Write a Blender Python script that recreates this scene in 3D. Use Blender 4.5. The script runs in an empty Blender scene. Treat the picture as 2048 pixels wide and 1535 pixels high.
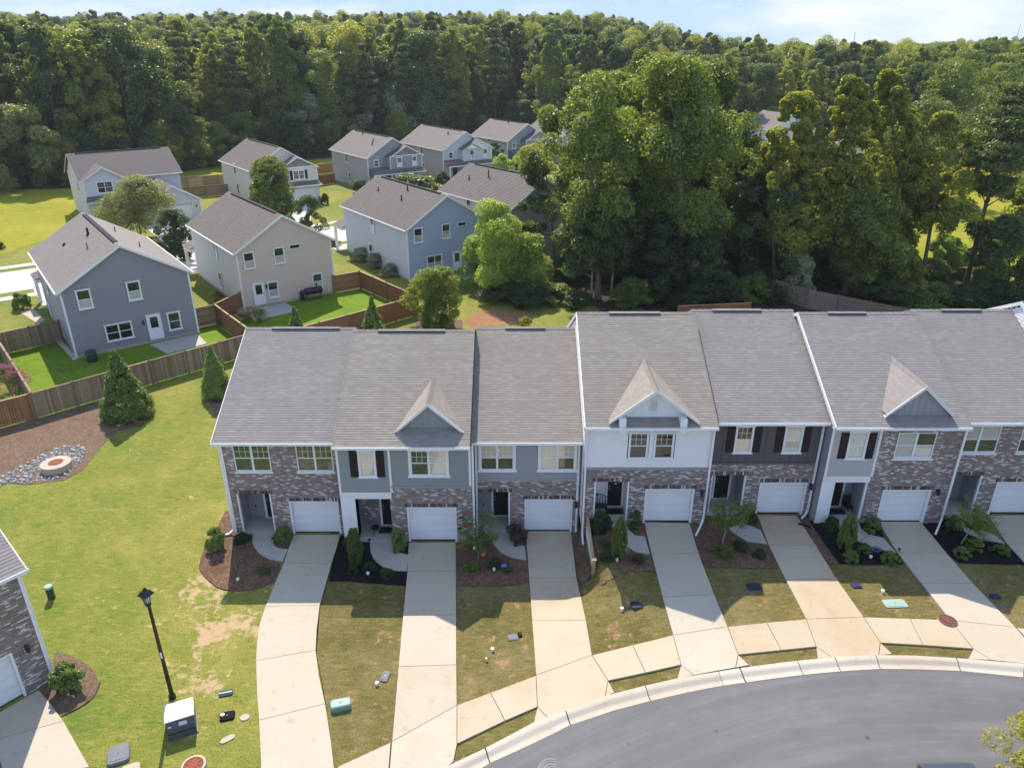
import bpy, math, random
import numpy as np
from mathutils import Vector, Matrix
from mathutils.geometry import delaunay_2d_cdt, tessellate_polygon
R = math.radians
rnd = random.Random(7)
SC = bpy.context.scene
COL = SC.collection
# ---------------------------------------------------------------- camera
FPX, PITCH, CAMZ = 1480.0, R(24.44), 22.1
cam_d = bpy.data.cameras.new('camera')
cam_d.sensor_width = 36; cam_d.lens = FPX / 2048 * 36
cam_d.clip_start = .5; cam_d.clip_end = 6000
cam = bpy.data.objects.new('camera', cam_d); COL.objects.link(cam)
cam.location = (0, 0, CAMZ); cam.rotation_euler = (R(90) - PITCH, 0, 0)
SC.camera = cam
# ---------------------------------------------------------------- sky and sun
SUN_DIR = Vector((-.24, .86, 1.0)).normalized()          # towards the sun: behind the row, a little to the left
SUN_EL = math.asin(SUN_DIR.z)
SUN_AZ = math.atan2(SUN_DIR.x, SUN_DIR.y)                # from +Y towards +X
world = bpy.data.worlds.new('World'); SC.world = world; world.use_nodes = True
wn = world.node_tree; wn.nodes.clear()
def wnode(t, **k):
    n = wn.nodes.new(t)
    for a, b in k.items(): setattr(n, a, b)
    return n
w_out = wnode('ShaderNodeOutputWorld'); w_bg = wnode('ShaderNodeBackground'); w_bg.inputs[1].default_value = .15
w_sky = wnode('ShaderNodeTexSky', sky_type='NISHITA', sun_disc=False, sun_elevation=SUN_EL, sun_rotation=SUN_AZ,
              altitude=100, air_density=1.0, dust_density=.25, ozone_density=1.2)
w_tc = wnode('ShaderNodeTexCoord'); w_map = wnode('ShaderNodeMapping'); w_map.inputs['Scale'].default_value = (1.6, 1.6, 7)
w_n = wnode('ShaderNodeTexNoise'); w_n.inputs['Scale'].default_value = 2.1; w_n.inputs['Detail'].default_value = 7; w_n.inputs['Roughness'].default_value = .55
w_r = wnode('ShaderNodeValToRGB'); w_r.color_ramp.elements[0].position = .50; w_r.color_ramp.elements[1].position = .68
w_mix = wnode('ShaderNodeMixRGB'); w_mix.inputs[2].default_value = (2.25, 2.25, 2.3, 1)
# soft shoulder of the whole sky's radiance, s / sqrt(1 + (s / c)^2) per channel, the same in every direction
w_sep = wnode('ShaderNodeSeparateXYZ'); w_com = wnode('ShaderNodeCombineXYZ')
def wmath(op, a, b=None):
    n = wnode('ShaderNodeMath', operation=op)
    for i, v in enumerate((a, b)):
        if v is None: continue
        if isinstance(v, (int, float)): n.inputs[i].default_value = v
        else: wn.links.new(v, n.inputs[i])
    return n.outputs[0]
wn.links.new(w_sky.outputs[0], w_sep.inputs[0])
for ch, lim in enumerate((1.08, 1.52, 2.42)):
    sv = w_sep.outputs[ch]; q = wmath('DIVIDE', sv, lim)
    wn.links.new(wmath('DIVIDE', sv, wmath('SQRT', wmath('ADD', wmath('MULTIPLY', q, q), 1.0))), w_com.inputs[ch])
w_mul = wnode('ShaderNodeMath', operation='MULTIPLY'); w_mul.inputs[1].default_value = .75
for a, b in ((w_tc.outputs['Generated'], w_map.inputs[0]), (w_map.outputs[0], w_n.inputs['Vector']), (w_n.outputs[0], w_r.inputs[0]),
             (w_r.outputs[0], w_mul.inputs[0]), (w_mul.outputs[0], w_mix.inputs[0]), (w_com.outputs[0], w_mix.inputs[1]),
             (w_mix.outputs[0], w_bg.inputs[0]), (w_bg.outputs[0], w_out.inputs[0])):
    wn.links.new(a, b)
sun_d = bpy.data.lights.new('sun', 'SUN'); sun_d.energy = 2.0; sun_d.angle = R(.5); sun_d.color = (1, .90, .75)
sun = bpy.data.objects.new('sun', sun_d); COL.objects.link(sun)
sun.rotation_euler = (-SUN_DIR).to_track_quat('-Z', 'Y').to_euler(); sun.location = (0, 0, 80)
SC.view_settings.view_transform = 'Standard'; SC.view_settings.look = 'None'
SC.view_settings.gamma = 1; SC.view_settings.use_curve_mapping = False
SC.view_settings.exposure = 1.78
SC.render.engine = 'CYCLES'
SC.cycles.max_bounces = 7; SC.cycles.diffuse_bounces = 3; SC.cycles.glossy_bounces = 3; SC.cycles.transmission_bounces = 4
SC.cycles.transparent_max_bounces = 6; SC.cycles.volume_bounces = 0; SC.cycles.caustics_reflective = False; SC.cycles.caustics_refractive = False
SC.cycles.use_denoising = True
try: SC.cycles.denoiser = 'OPENIMAGEDENOISE'
except Exception: pass
# ---------------------------------------------------------------- terrain height and map helpers
def sst(a, b, x):
    t = min(1, max(0, (x - a) / (b - a))); return t * t * (3 - 2 * t)
def g(x, y):
    """height of the ground: a plateau under the right-hand units, a wooded hill far behind"""
    t = sst(22, 27, y)
    a = -3 + 6.35 * t; b = 13 - 9.2 * t
    z = 1.1 * sst(a, b, x)
    if y > 44: z *= 1 - sst(44, 60, y)
    if y > 150:
        z += 15 * sst(185, 420, y) * (1 - sst(-10 + .1 * y, 40 + .22 * y, x))
        z += 10 * sst(600, 950, y) * sst(.44 * y, .6 * y, x)
    return z
def ray(px, py):
    u = (px - 1024) / FPX; v = -(py - 767.5) / FPX
    c, s = math.cos(PITCH), math.sin(PITCH)
    return Vector((u, c + v * s, -s + v * c))
def P(px, py, h=0.0):
    """the place on the ground (or h above it) that was measured at this spot of the survey photograph"""
    d = ray(px, py); t = 8.0; last = t
    while t < 1500:
        q = d * t; z = CAMZ + q.z
        if z <= g(q.x, q.y) + h: break
        last = t; t += .4 if t < 70 else 1.5
    lo, hi = last, t
    for _ in range(30):
        m = (lo + hi) / 2; q = d * m
        if CAMZ + q.z <= g(q.x, q.y) + h: hi = m
        else: lo = m
    q = d * hi
    return Vector((q.x, q.y, CAMZ + q.z))
def P2(px, py, h=0.0):
    q = P(px, py, h); return (q.x, q.y)
def heightat(px, py, y):
    """z of the sight line through px,py at depth y"""
    d = ray(px, py); return CAMZ + d.z * y / d.y
# ---------------------------------------------------------------- objects
def tag(o, label=None, cat=None, group=None, kind=None):
    if label: o['label'] = label
    if cat: o['category'] = cat
    if group: o['group'] = group
    if kind: o['kind'] = kind
    return o
def empty(name, loc=(0, 0, 0), rz=0, label=None, cat=None, group=None, kind=None, parent=None):
    o = bpy.data.objects.new(name, None); COL.objects.link(o)
    o.location = loc; o.rotation_euler = (0, 0, rz); o.empty_display_size = .3
    if parent: o.parent = parent
    return tag(o, label, cat, group, kind)
def link(name, me, parent=None, loc=None, rz=None):
    o = bpy.data.objects.new(name, me); COL.objects.link(o)
    if parent: o.parent = parent
    if loc is not None: o.location = loc
    if rz is not None: o.rotation_euler = (0, 0, rz)
    return o
def copy_tree(o, parent=None):
    c = o.copy(); COL.objects.link(c); c.parent = parent
    for ch in list(o.children): copy_tree(ch, c)
    return c
class MB:
    """collects faces (with a second, metric UV) and links them as one mesh object"""
    def __init__(s): s.v = []; s.f = []; s.uv = []; s.mi = []; s.cur = 0; s.smooth = False
    def face(s, pts, uv=None):
        n = len(s.v); s.v += [tuple(p) for p in pts]; s.f.append(tuple(range(n, n + len(pts)))); s.mi.append(s.cur)
        if uv is None:
            a = Vector(pts[0]); e1 = Vector(pts[1]) - a; nn = e1.cross(Vector(pts[-1]) - a)
            if abs(nn.z) > .9 * nn.length: uv = [(p[0], p[1]) for p in pts]
            else:
                h = Vector((-nn.y, nn.x, 0)); h = h.normalized() if h.length > 1e-9 else Vector((1, 0, 0))
                uv = [(p[0] * h.x + p[1] * h.y, p[2]) for p in pts]
        s.uv += uv; return s
    def quad(s, a, b, c, d, uv=None): return s.face([a, b, c, d], uv)
    def box(s, x0, x1, y0, y1, z0, z1, bot=True):
        if x0 > x1: x0, x1 = x1, x0
        if y0 > y1: y0, y1 = y1, y0
        p = [(x0, y0, z0), (x1, y0, z0), (x1, y1, z0), (x0, y1, z0), (x0, y0, z1), (x1, y0, z1), (x1, y1, z1), (x0, y1, z1)]
        for q in ((0, 1, 5, 4), (1, 2, 6, 5), (2, 3, 7, 6), (3, 0, 4, 7), (4, 5, 6, 7)): s.face([p[i] for i in q])
        if bot: s.face([p[i] for i in (3, 2, 1, 0)])
        return s
    def obox(s, o, ax, ay, az, x0, x1, y0, y1, z0, z1):
        """box in a frame: o + ax*x + ay*y + az*z"""
        o = Vector(o); ax = Vector(ax); ay = Vector(ay); az = Vector(az)
        p = [o + ax * x + ay * y + az * z for z in (z0, z1) for x, y in ((x0, y0), (x1, y0), (x1, y1), (x0, y1))]
        for q in ((3, 2, 1, 0), (4, 5, 6, 7), (0, 1, 5, 4), (1, 2, 6, 5), (2, 3, 7, 6), (3, 0, 4, 7)): s.face([p[i] for i in q])
        return s
    def beam(s, a, b, w, h, up=(0, 0, 1)):
        a = Vector(a); b = Vector(b); d = b - a; L = d.length; d.normalize()
        sd = d.cross(Vector(up)); sd.normalize(); u = sd.cross(d)
        return s.obox(a, d, sd, u, 0, L, -w / 2, w / 2, -h / 2, h / 2)
    def tube(s, pts, rad, n=8, cap=True):
        pts = [Vector(p) for p in pts]
        if not hasattr(rad, '__len__'): rad = [rad] * len(pts)
        rings = []; ref = Vector((.31, .17, .9)).normalized()
        for i, p in enumerate(pts):
            d = (pts[min(i + 1, len(pts) - 1)] - pts[max(i - 1, 0)]).normalized()
            r0 = Vector((1, 0, 0)) if abs(d.z) > .97 else Vector((0, 0, 1))
            x = d.cross(r0).normalized(); y = d.cross(x)
            if rings and False: pass
            rings.append([p + (x * math.cos(2 * math.pi * k / n) + y * math.sin(2 * math.pi * k / n)) * rad[i] for k in range(n)])
        for i in range(len(rings) - 1):
            for k in range(n):
                s.quad(rings[i][k], rings[i + 1][k], rings[i + 1][(k + 1) % n], rings[i][(k + 1) % n])
        if cap: s.face(rings[0]); s.face(rings[-1][::-1])
        return s
    def lathe(s, prof, c=(0, 0, 0), n=20, cap=True):
        """prof: (radius, z) from the bottom up"""
        R_ = [[(c[0] + r * math.cos(2 * math.pi * k / n), c[1] + r * math.sin(2 * math.pi * k / n), c[2] + z) for k in range(n)] for r, z in prof]
        for i in range(len(R_) - 1):
            for k in range(n): s.quad(R_[i][k], R_[i][(k + 1) % n], R_[i + 1][(k + 1) % n], R_[i + 1][k])
        if cap: s.face(R_[0][::-1]); s.face(R_[-1])
        return s
    def prism(s, poly, z0, z1):
        """vertical prism over a flat polygon; z0, z1 may be functions of x, y"""
        f0 = z0 if callable(z0) else (lambda x, y: z0); f1 = z1 if callable(z1) else (lambda x, y: z1)
        ar = sum(a[0] * b[1] - b[0] * a[1] for a, b in zip(poly, poly[1:] + poly[:1]))
        if ar < 0: poly = poly[::-1]
        top = [(x, y, f1(x, y)) for x, y in poly]; bot = [(x, y, f0(x, y)) for x, y in poly]
        for t in tessellate_polygon([[Vector((p[0], p[1], 0)) for p in poly]]):
            q = [top[i] for i in t]
            a, b, c = [Vector(k) for k in q]
            if (b - a).cross(c - a).z < 0: q = q[::-1]
            s.face(q, [(p[0], p[1]) for p in q])
        for i in range(len(poly)):
            j = (i + 1) % len(poly); s.quad(bot[i], bot[j], top[j], top[i])
        return s
    def mesh(s, name, mats):
        me = bpy.data.meshes.new(name); me.from_pydata(s.v, [], s.f)
        for m in (mats if isinstance(mats, (list, tuple)) else [mats]): me.materials.append(m)
        if any(s.mi): me.polygons.foreach_set('material_index', s.mi)
        if s.smooth: me.polygons.foreach_set('use_smooth', [True] * len(s.f))
        l = me.uv_layers.new(name='metric'); l.data.foreach_set('uv', np.array(s.uv, np.float32).ravel())
        me.update(); return me
    def build(s, name, mats, parent=None, loc=None, rz=None):
        return link(name, s.mesh(name, mats), parent, loc, rz)
def sheet(name, poly, mat, dz, step=1.2, parent=None, kind='structure', fz=None):
    """a sheet draped on the ground: polygon in metres, triangulated with grid points inside"""
    xs = [p[0] for p in poly]; ys = [p[1] for p in poly]
    pts = [Vector(p) for p in poly]; n = len(pts)
    edges = [(i, (i + 1) % n) for i in range(n)]
    nx = int((max(xs) - min(xs)) / step) + 1; ny = int((max(ys) - min(ys)) / step) + 1
    for i in range(1, nx):
        for j in range(1, ny):
            x = min(xs) + i * step + .01 * (j % 2); y = min(ys) + j * step
            pts.append(Vector((x, y)))
    v, e, f, *_ = delaunay_2d_cdt(pts, edges, [list(range(n))], 1, 1e-5)
    fz = fz or g
    vv = [(p.x, p.y, fz(p.x, p.y) + dz) for p in v]
    ff = []
    for t in f:
        a, b, c = v[t[0]], v[t[1]], v[t[2]]
        ff.append(tuple(t) if (b - a).cross(c - a) > 0 else tuple(reversed(t)))
    me = bpy.data.meshes.new(name); me.from_pydata(vv, [], ff); me.materials.append(mat)
    l = me.uv_layers.new(name='metric'); co = np.array(vv, np.float32)
    idx = np.empty(len(me.loops), np.int32); me.loops.foreach_get('vertex_index', idx)
    l.data.foreach_set('uv', co[idx, :2].ravel())
    o = link(name, me, parent)
    if kind: o['kind'] = kind
    return o
def PX(*pts): return [P2(*p) for p in pts]
# ---------------------------------------------------------------- materials
class NT:
    def __init__(s, name):
        s.m = bpy.data.materials.new(name); s.m.use_nodes = True; s.t = s.m.node_tree
        s.b = s.t.nodes['Principled BSDF']; s.o = s.t.nodes['Material Output']
    def n(s, t, **k):
        q = s.t.nodes.new(t)
        for a, b in k.items():
            if a in q.inputs: s.set(q.inputs[a], b)
            else: setattr(q, a, b)
        return q
    def set(s, i, v):
        if hasattr(v, 'is_linked') or isinstance(v, bpy.types.NodeSocket): s.t.links.new(v, i)
        elif isinstance(v, tuple) and len(v) == 3 and i.type == 'RGBA': i.default_value = (*v, 1)
        else: i.default_value = v
    def uv(s): return s.n('ShaderNodeUVMap', uv_map='metric').outputs[0]
    def pos(s): return s.n('ShaderNodeNewGeometry').outputs['Position']
    def obj(s): return s.n('ShaderNodeTexCoord').outputs['Object']
    def noise(s, vec, scale, detail=3, rough=.55, dist=0):
        return s.n('ShaderNodeTexNoise', Vector=vec, Scale=scale, Detail=detail, Roughness=rough, Distortion=dist).outputs[0]
    def ramp(s, fac, stops):
        r = s.n('ShaderNodeValToRGB'); s.set(r.inputs[0], fac); e = r.color_ramp.elements
        while len(e) < len(stops): e.new(.5)
        for k, (p, c) in zip(e, stops):
            k.position = p; k.color = (*c, 1) if isinstance(c, tuple) else (c, c, c, 1)
        return r.outputs[0]
    def mix(s, fac, a, b, mode='MIX'):
        q = s.n('ShaderNodeMixRGB', blend_type=mode)
        for i, v in zip(q.inputs, (fac, a, b)): s.set(i, v)
        return q.outputs[0]
    def math(s, op, a, b=0.0):
        q = s.n('ShaderNodeMath', operation=op); s.set(q.inputs[0], a); s.set(q.inputs[1], b); return q.outputs[0]
    def scale(s, vec, x, y, z=1): return s.n('ShaderNodeMapping', Vector=vec, Scale=Vector((x, y, z))).outputs[0]
    def out(s, col=None, rough=.6, spec=.5, bump=None, bd=.02, bs=.5, metal=0):
        if col is not None: s.set(s.b.inputs['Base Color'], col)
        s.set(s.b.inputs['Roughness'], rough); s.set(s.b.inputs['Specular IOR Level'], spec); s.set(s.b.inputs['Metallic'], metal)
        if bump is not None:
            q = s.n('ShaderNodeBump', Height=bump, Distance=bd, Strength=bs); s.set(s.b.inputs['Normal'], q.outputs[0])
        return s.m
def plain(name, c, rough=.5, spec=.4, var=.12, sc=3.0, metal=0):
    k = NT(name); p = k.obj()
    f = k.noise(p, sc, 5); f2 = k.noise(p, sc * 17, 2)
    v = k.mix(.35, f, f2)
    col = k.mix(v, tuple(x * (1 - var * 1.6) for x in c), tuple(min(1, x * (1 + var * 1.6)) for x in c))
    return k.out(col, rough, spec, f2, .004, .25, metal)
M = {}
M['white'] = plain('white_paint', (.82, .82, .83), .45, .4, .04)
M['whitewall'] = plain('white_siding', (.86, .86, .88), .55, .3, .05)
M['black'] = plain('black_metal', (.012, .012, .016), .35, .5, .2)
M['dark'] = plain('dark_recess', (.015, .015, .017), .9, .1, .1)
M['door'] = plain('front_door_black', (.012, .011, .012), .4, .5, .15)
M['shutter'] = plain('shutter_brown', (.022, .014, .016), .55, .3, .15)
M['soffit'] = plain('soffit_white', (.6, .61, .63), .7, .2, .04)
M['vent'] = plain('ridge_vent_black', (.02, .022, .03), .8, .2, .15)
M['fence_cap'] = plain('fence_cap_pine', (.42, .30, .19), .8, .1, .2)
M['brass'] = plain('handle_nickel', (.6, .58, .54), .3, .5, .05, metal=1)
GA = 1.19
def lift(*cs): return [tuple(min(.9, x * GA) for x in c) for c in cs]
def siding(name, c): return plain(name, lift(c)[0], .6, .25, .06, 1.3)
M['sage'] = siding('siding_sage', (.235, .265, .255)); M['gray_sid'] = siding('siding_gray', (.275, .275, .30))
M['taupe'] = siding('siding_taupe', (.10, .09, .09)); M['greige'] = siding('siding_greige', (.40, .385, .375))
M['slate'] = siding('siding_slate', (.252, .240, .262)); M['tan'] = siding('siding_tan', (.575, .465, .385))
M['blue'] = siding('siding_blue', (.345, .40, .525)); M['cream'] = siding('siding_cream', (.56, .535, .485))
M['pale'] = siding('siding_pale', (.50, .52, .56)); M['warm'] = siding('siding_warm_gray', (.36, .34, .34)); M['gable_brown'] = siding('gable_brown', (.23, .20, .19))
M['mint'] = siding('siding_mint', (.55, .62, .62))
def shingles(name, a, b, c):
    a, b, c = lift(a, b, c); k = NT(name); u = k.uv()
    br = k.n('ShaderNodeTexBrick', Vector=u, Scale=1.0, Color1=(0, 0, 0), Color2=(1, 1, 1), Mortar=(.25, .25, .25))
    br.offset = .37; br.squash = 1
    for nme, v in (('Brick Width', .31), ('Row Height', .145), ('Mortar Size', .004), ('Mortar Smooth', .3), ('Bias', 0)): br.inputs[nme].default_value = v
    n1 = k.noise(k.scale(u, .35, .8), 1.0, 4, .6); n2 = k.noise(u, 38, 2); n3 = k.noise(k.scale(u, 1.1, 6.9), 1.0, 2, .5)
    t = k.mix(.24, k.mix(.5, n1, n3), br.outputs[0])
    t = k.mix(.15, t, n2)
    col = k.ramp(t, [(.25, a), (.52, b), (.80, c)])
    return k.out(col, .85, .25, n2, .006, .5)
M['shingle'] = shingles('shingle_gray', (.195, .178, .170), (.227, .208, .199), (.297, .275, .263))
M['shingle2'] = shingles('shingle_weathered', (.200, .176, .153), (.238, .211, .185), (.31, .279, .247))
M['shingle_d'] = shingles('shingle_charcoal', (.118, .100, .094), (.137, .118, .111), (.162, .143, .135))
M['shingle_t'] = shingles('shingle_taupe', (.165, .145, .135), (.19, .170, .158), (.225, .202, .188))
def brick(name):
    k = NT(name); u = k.uv()
    def tex(c1, c2, mo):
        br = k.n('ShaderNodeTexBrick', Vector=u, Scale=1.0, Color1=c1, Color2=c2, Mortar=mo)
        for nme, v in (('Brick Width', .195), ('Row Height', .068), ('Mortar Size', .006), ('Mortar Smooth', .2), ('Bias', 0)): br.inputs[nme].default_value = v
        return br
    br = tex((0, 0, 0), (1, 1, 1), (.5, .5, .5)); r = br.outputs[0]; fac = br.outputs[1]
    n1 = k.noise(u, .9, 4); n2 = k.noise(u, 60, 3); n3 = k.noise(k.scale(u, 3.2, 9.5), 1.0, 2, .5)
    base = k.ramp(k.mix(.3, r, n1), [(.15, (.19, .145, .138)), (.45, (.26, .203, .192)), (.65, (.315, .25, .23)), (.85, (.37, .315, .295))])
    th = k.math('ADD', k.math('MULTIPLY', r, 1.0), k.math('MULTIPLY', n3, .12))
    wmask = k.ramp(k.math('ADD', th, k.math('MULTIPLY', n1, .22)), [(.96, 0.0), (1.03, 1.0)])
    col = k.mix(k.math('MULTIPLY', wmask, k.ramp(k.noise(k.scale(u, 9, 18), 1.0, 3), [(.36, .1), (.56, 1.0)])), base, (.72, .68, .67))
    col = k.mix(k.math('MULTIPLY', fac, .8), col, (.35, .31, .295))
    col = k.mix(.16, col, n2, 'OVERLAY')
    return k.out(col, .85, .25, k.mix(.3, k.math('SUBTRACT', 1.0, fac), n2), .012, .7)
M['brick'] = brick('brick_tumbled')
def concrete(name, base=(.50, .46, .39), stain=(.44, .30, .17), amt=.35, rough=.8):
    base, stain = lift(base, stain); k = NT(name); p = k.pos()
    ri = k.n('ShaderNodeObjectInfo').outputs['Random']
    big = k.noise(p, .45, 4, .6); fine = k.noise(p, 26, 4, .7); brush = k.noise(k.scale(p, .35, 5.5), 1.0, 4, .6)
    col = k.mix(k.ramp(fine, [(.3, 0.0), (.8, 1.0)]), tuple(x * .94 for x in base), tuple(min(1, x * 1.05) for x in base))
    col = k.mix(k.math('MULTIPLY', k.ramp(brush, [(.45, 0.0), (.75, 1.0)]), .22), col, tuple(x * .8 for x in base))
    col = k.mix(k.math('MULTIPLY', k.ramp(big, [(.46, 0.0), (.70, 1.0)]), amt), col, stain)
    col = k.mix(k.math('MULTIPLY', ri, .22), col, tuple(x * .82 for x in stain))
    sp = k.noise(p, 2.2, 3, .7)
    col = k.mix(k.math('MULTIPLY', k.ramp(sp, [(.60, 0.0), (.76, 1.0)]), .34), col, (.2, .17, .14))
    return k.out(col, rough, .3, fine, .003, .4)
M['concrete'] = concrete('concrete_broom', (.415, .375, .305), (.37, .27, .165), .28)
M['concrete_s'] = concrete('concrete_clay_stained', (.415, .36, .275), (.37, .235, .115), .5)
M['concrete_w'] = concrete('concrete_walk', (.38, .355, .32), (.32, .28, .23), .2)
M['curbc'] = concrete('concrete_curb', (.43, .395, .34), (.34, .235, .14), .3)
M['concrete_n'] = concrete('concrete_clean', (.50, .485, .46), (.42, .38, .34), .15)
ROADC = (14.4, -9.9)
def asphalt():
    k = NT('asphalt'); p = k.pos()
    fine = k.noise(p, 55, 3, .7); big = k.noise(k.scale(p, .16, .55), 1.0, 5, .6); v = k.noise(p, 1.1, 5, .65)
    col = k.ramp(k.mix(.45, big, v), [(.3, (.113, .113, .120)), (.55, (.143, .142, .148)), (.75, (.172, .170, .173))])
    col = k.mix(.25, col, fine, 'OVERLAY')
    # sweep of the wheels round the bend: streaks along the arc of the road
    rel = k.n('ShaderNodeVectorMath', operation='SUBTRACT'); k.set(rel.inputs[0], p); rel.inputs[1].default_value = (ROADC[0], ROADC[1], 0)
    sx = k.n('ShaderNodeSeparateXYZ'); k.set(sx.inputs[0], rel.outputs[0]); ln = k.n('ShaderNodeVectorMath', operation='LENGTH'); k.set(ln.inputs[0], rel.outputs[0])
    cb = k.n('ShaderNodeCombineXYZ'); k.set(cb.inputs[0], k.math('MULTIPLY', ln.outputs['Value'], 2.2)); k.set(cb.inputs[1], k.math('MULTIPLY', k.math('ARCTAN2', sx.outputs[0], sx.outputs[1]), 3.0))
    arc = k.noise(cb.outputs[0], 1.0, 5, .65)
    col = k.mix(k.math('MULTIPLY', k.ramp(arc, [(.42, 1.0), (.56, 0.0)]), .30), col, (.085, .086, .092)); col = k.mix(k.math('MULTIPLY', k.ramp(arc, [(.54, 0.0), (.70, 1.0)]), .35), col, (.205, .203, .205))
    gr = k.noise(p, 140, 2, .8); col = k.mix(k.math('MULTIPLY', k.ramp(gr, [(.66, 0.0), (.74, 1.0)]), .25), col, (.3, .3, .3))
    vo = k.n('ShaderNodeTexVoronoi', Vector=p, Scale=.55); vo.inputs['Randomness'].default_value = 1
    col = k.mix(k.math('MULTIPLY', k.ramp(vo.outputs[0], [(.03, 1.0), (.06, 0.0)]), .6), col, (.04, .04, .042))
    return k.out(col, .78, .35, fine, .006, .6)
M['asphalt'] = asphalt()
def grass(name, lush, mid, dry, bare=None, bare_t=.62, patch=None, sc=1.0):
    lush, mid, dry = lift(lush, mid, dry)
    """lush/mid/dry blade colours; bare soil where noise passes bare_t; patch = (x, y, radius_x, radius_y, strength) worn area"""
    k = NT(name); p = k.pos()
    big = k.noise(p, .11 * sc, 5, .6); med = k.noise(p, .9 * sc, 4, .65, .6); fine = k.noise(p, 9, 4, .7); stalk = k.noise(k.scale(p, 22, 12), 1.0, 3, .7)
    t = k.math('ADD', k.math('MULTIPLY', big, .55), k.math('ADD', k.math('MULTIPLY', med, .3), k.math('MULTIPLY', fine, .15)))
    col = k.ramp(t, [(.36, lush), (.5, mid), (.64, dry)])
    col = k.mix(k.math('MULTIPLY', k.ramp(stalk, [(.35, 1.0), (.62, 0.0)]), .55), col, tuple(x * .38 for x in lush))
    clump = k.noise(k.scale(p, 2.6, 4.4), 1.0, 3, .65, .8)
    col = k.mix(k.math('MULTIPLY', k.ramp(clump, [(.28, 1.0), (.45, 0.0)]), .6), col, tuple(x * .62 for x in lush))
    streak = k.noise(k.scale(p, 1.6, 6.5), 1.0, 4, .7, .4)
    col = k.mix(k.math('MULTIPLY', k.ramp(streak, [(.5, 0.0), (.72, 1.0)]), .4), col, tuple(min(1, x * 1.15) for x in dry))
    col = k.mix(k.math('MULTIPLY', k.ramp(fine, [(.6, 0.0), (.8, 1.0)]), .3), col, tuple(min(1, x * 1.5) for x in dry))
    if bare:
        bn = k.mix(.45, k.noise(p, .6 * sc, 5, .62, .25), k.noise(p, 2.8, 5, .72, .1))
        th = k.math('ADD', k.math('MULTIPLY', k.math('SUBTRACT', bn, .5), 2.5), .5)
        for (px_, py_, rx, ry, s_) in (patch or []):
            d = k.n('ShaderNodeVectorMath', operation='LENGTH')
            mp = k.n('ShaderNodeMapping', vector_type='POINT', Vector=p, Scale=Vector((1 / rx, 1 / ry, 0)), Location=Vector((-px_ / rx, -py_ / ry, 0)))
            k.set(d.inputs[0], mp.outputs[0])
            th = k.math('ADD', th, k.math('MULTIPLY', k.ramp(d.outputs['Value'], [(.2, 1.0), (1.0, 0.0)]), s_))
        mask = k.ramp(k.math('ADD', th, k.math('MULTIPLY', k.math('SUBTRACT', fine, .5), .22)), [(bare_t - .03, 0.0), (bare_t + .12, 1.0)])
        col = k.mix(k.math('MULTIPLY', mask, .92), col, k.mix(k.noise(p, 1.6, 3), bare[0], bare[1]))
    return k.out(col, .9, .1, k.mix(.5, fine, stalk), .05, .8)
def mulch(name, a, b, c):
    k = NT(name); p = k.pos()
    v = k.n('ShaderNodeTexVoronoi', Vector=k.scale(p, 16, 9), Scale=1.0).outputs['Color']
    n = k.noise(p, 1.2, 5, .7); f = k.noise(p, 34, 3, .8)
    bw = k.n('ShaderNodeRGBToBW', Color=v).outputs[0]
    col = k.ramp(k.mix(.4, k.mix(.5, bw, f), n), [(.25, a), (.5, b), (.72, c)])
    return k.out(col, .95, .1, k.mix(.5, bw, f), .05, .9)
M['mulch'] = mulch('mulch_pine_straw', (.075, .045, .03), (.15, .09, .06), (.27, .175, .12))
M['mulch_pale'] = mulch('mulch_bank', (.095, .062, .043), (.175, .118, .083), (.27, .19, .135))  # slightly paler brown mulch for the bank and outer beds
M['mulch_black'] = mulch('mulch_black', (.006, .006, .008), (.014, .013, .015), (.03, .028, .03))
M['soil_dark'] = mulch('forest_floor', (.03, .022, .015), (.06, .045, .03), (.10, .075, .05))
M['clay'] = mulch('clay_soil', (.22, .10, .055), (.32, .165, .09), (.40, .24, .15))
def glass(name, dark=(.02, .03, .03), blind=None, refl=.42):
    k = NT(name); p = k.obj()
    if blind:
        st = k.n('ShaderNodeTexWave', wave_type='BANDS', bands_direction='Z', Vector=p, Scale=6.5).outputs[0]
        col = k.mix(k.ramp(st, [(.0, 0.0), (.35, 1.0)]), tuple(x * .78 for x in blind), blind)
        col = k.mix(k.noise(p, .8, 2), tuple(x * .9 for x in blind), col)
    else: col = k.mix(k.noise(p, 1.2, 3), tuple(x * .5 for x in dark), tuple(x * 1.8 for x in dark))
    k.out(col, .6, .0)
    gl = k.n('ShaderNodeBsdfGlossy', Color=(.95, 1, .97), Roughness=.02)
    lw = k.n('ShaderNodeLayerWeight', Blend=.35).outputs['Fresnel']
    f = k.math('MINIMUM', k.math('ADD', k.math('MULTIPLY', lw, .6), refl), .95)
    mx = k.n('ShaderNodeMixShader'); k.set(mx.inputs[0], f); k.set(mx.inputs[1], k.b.outputs[0]); k.set(mx.inputs[2], gl.outputs[0])
    k.set(k.o.inputs[0], mx.outputs[0]); return k.m
M['glass'] = glass('window_glass', (.025, .05, .04), refl=.10)
M['glass_d'] = glass('window_glass_dark', (.010, .013, .02), refl=.05)
M['blind'] = glass('window_glass_with_blind', blind=(.62, .57, .46), refl=.12)
M['blind_w'] = glass('window_glass_with_white_blind', blind=(.50, .53, .52), refl=.12)
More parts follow.
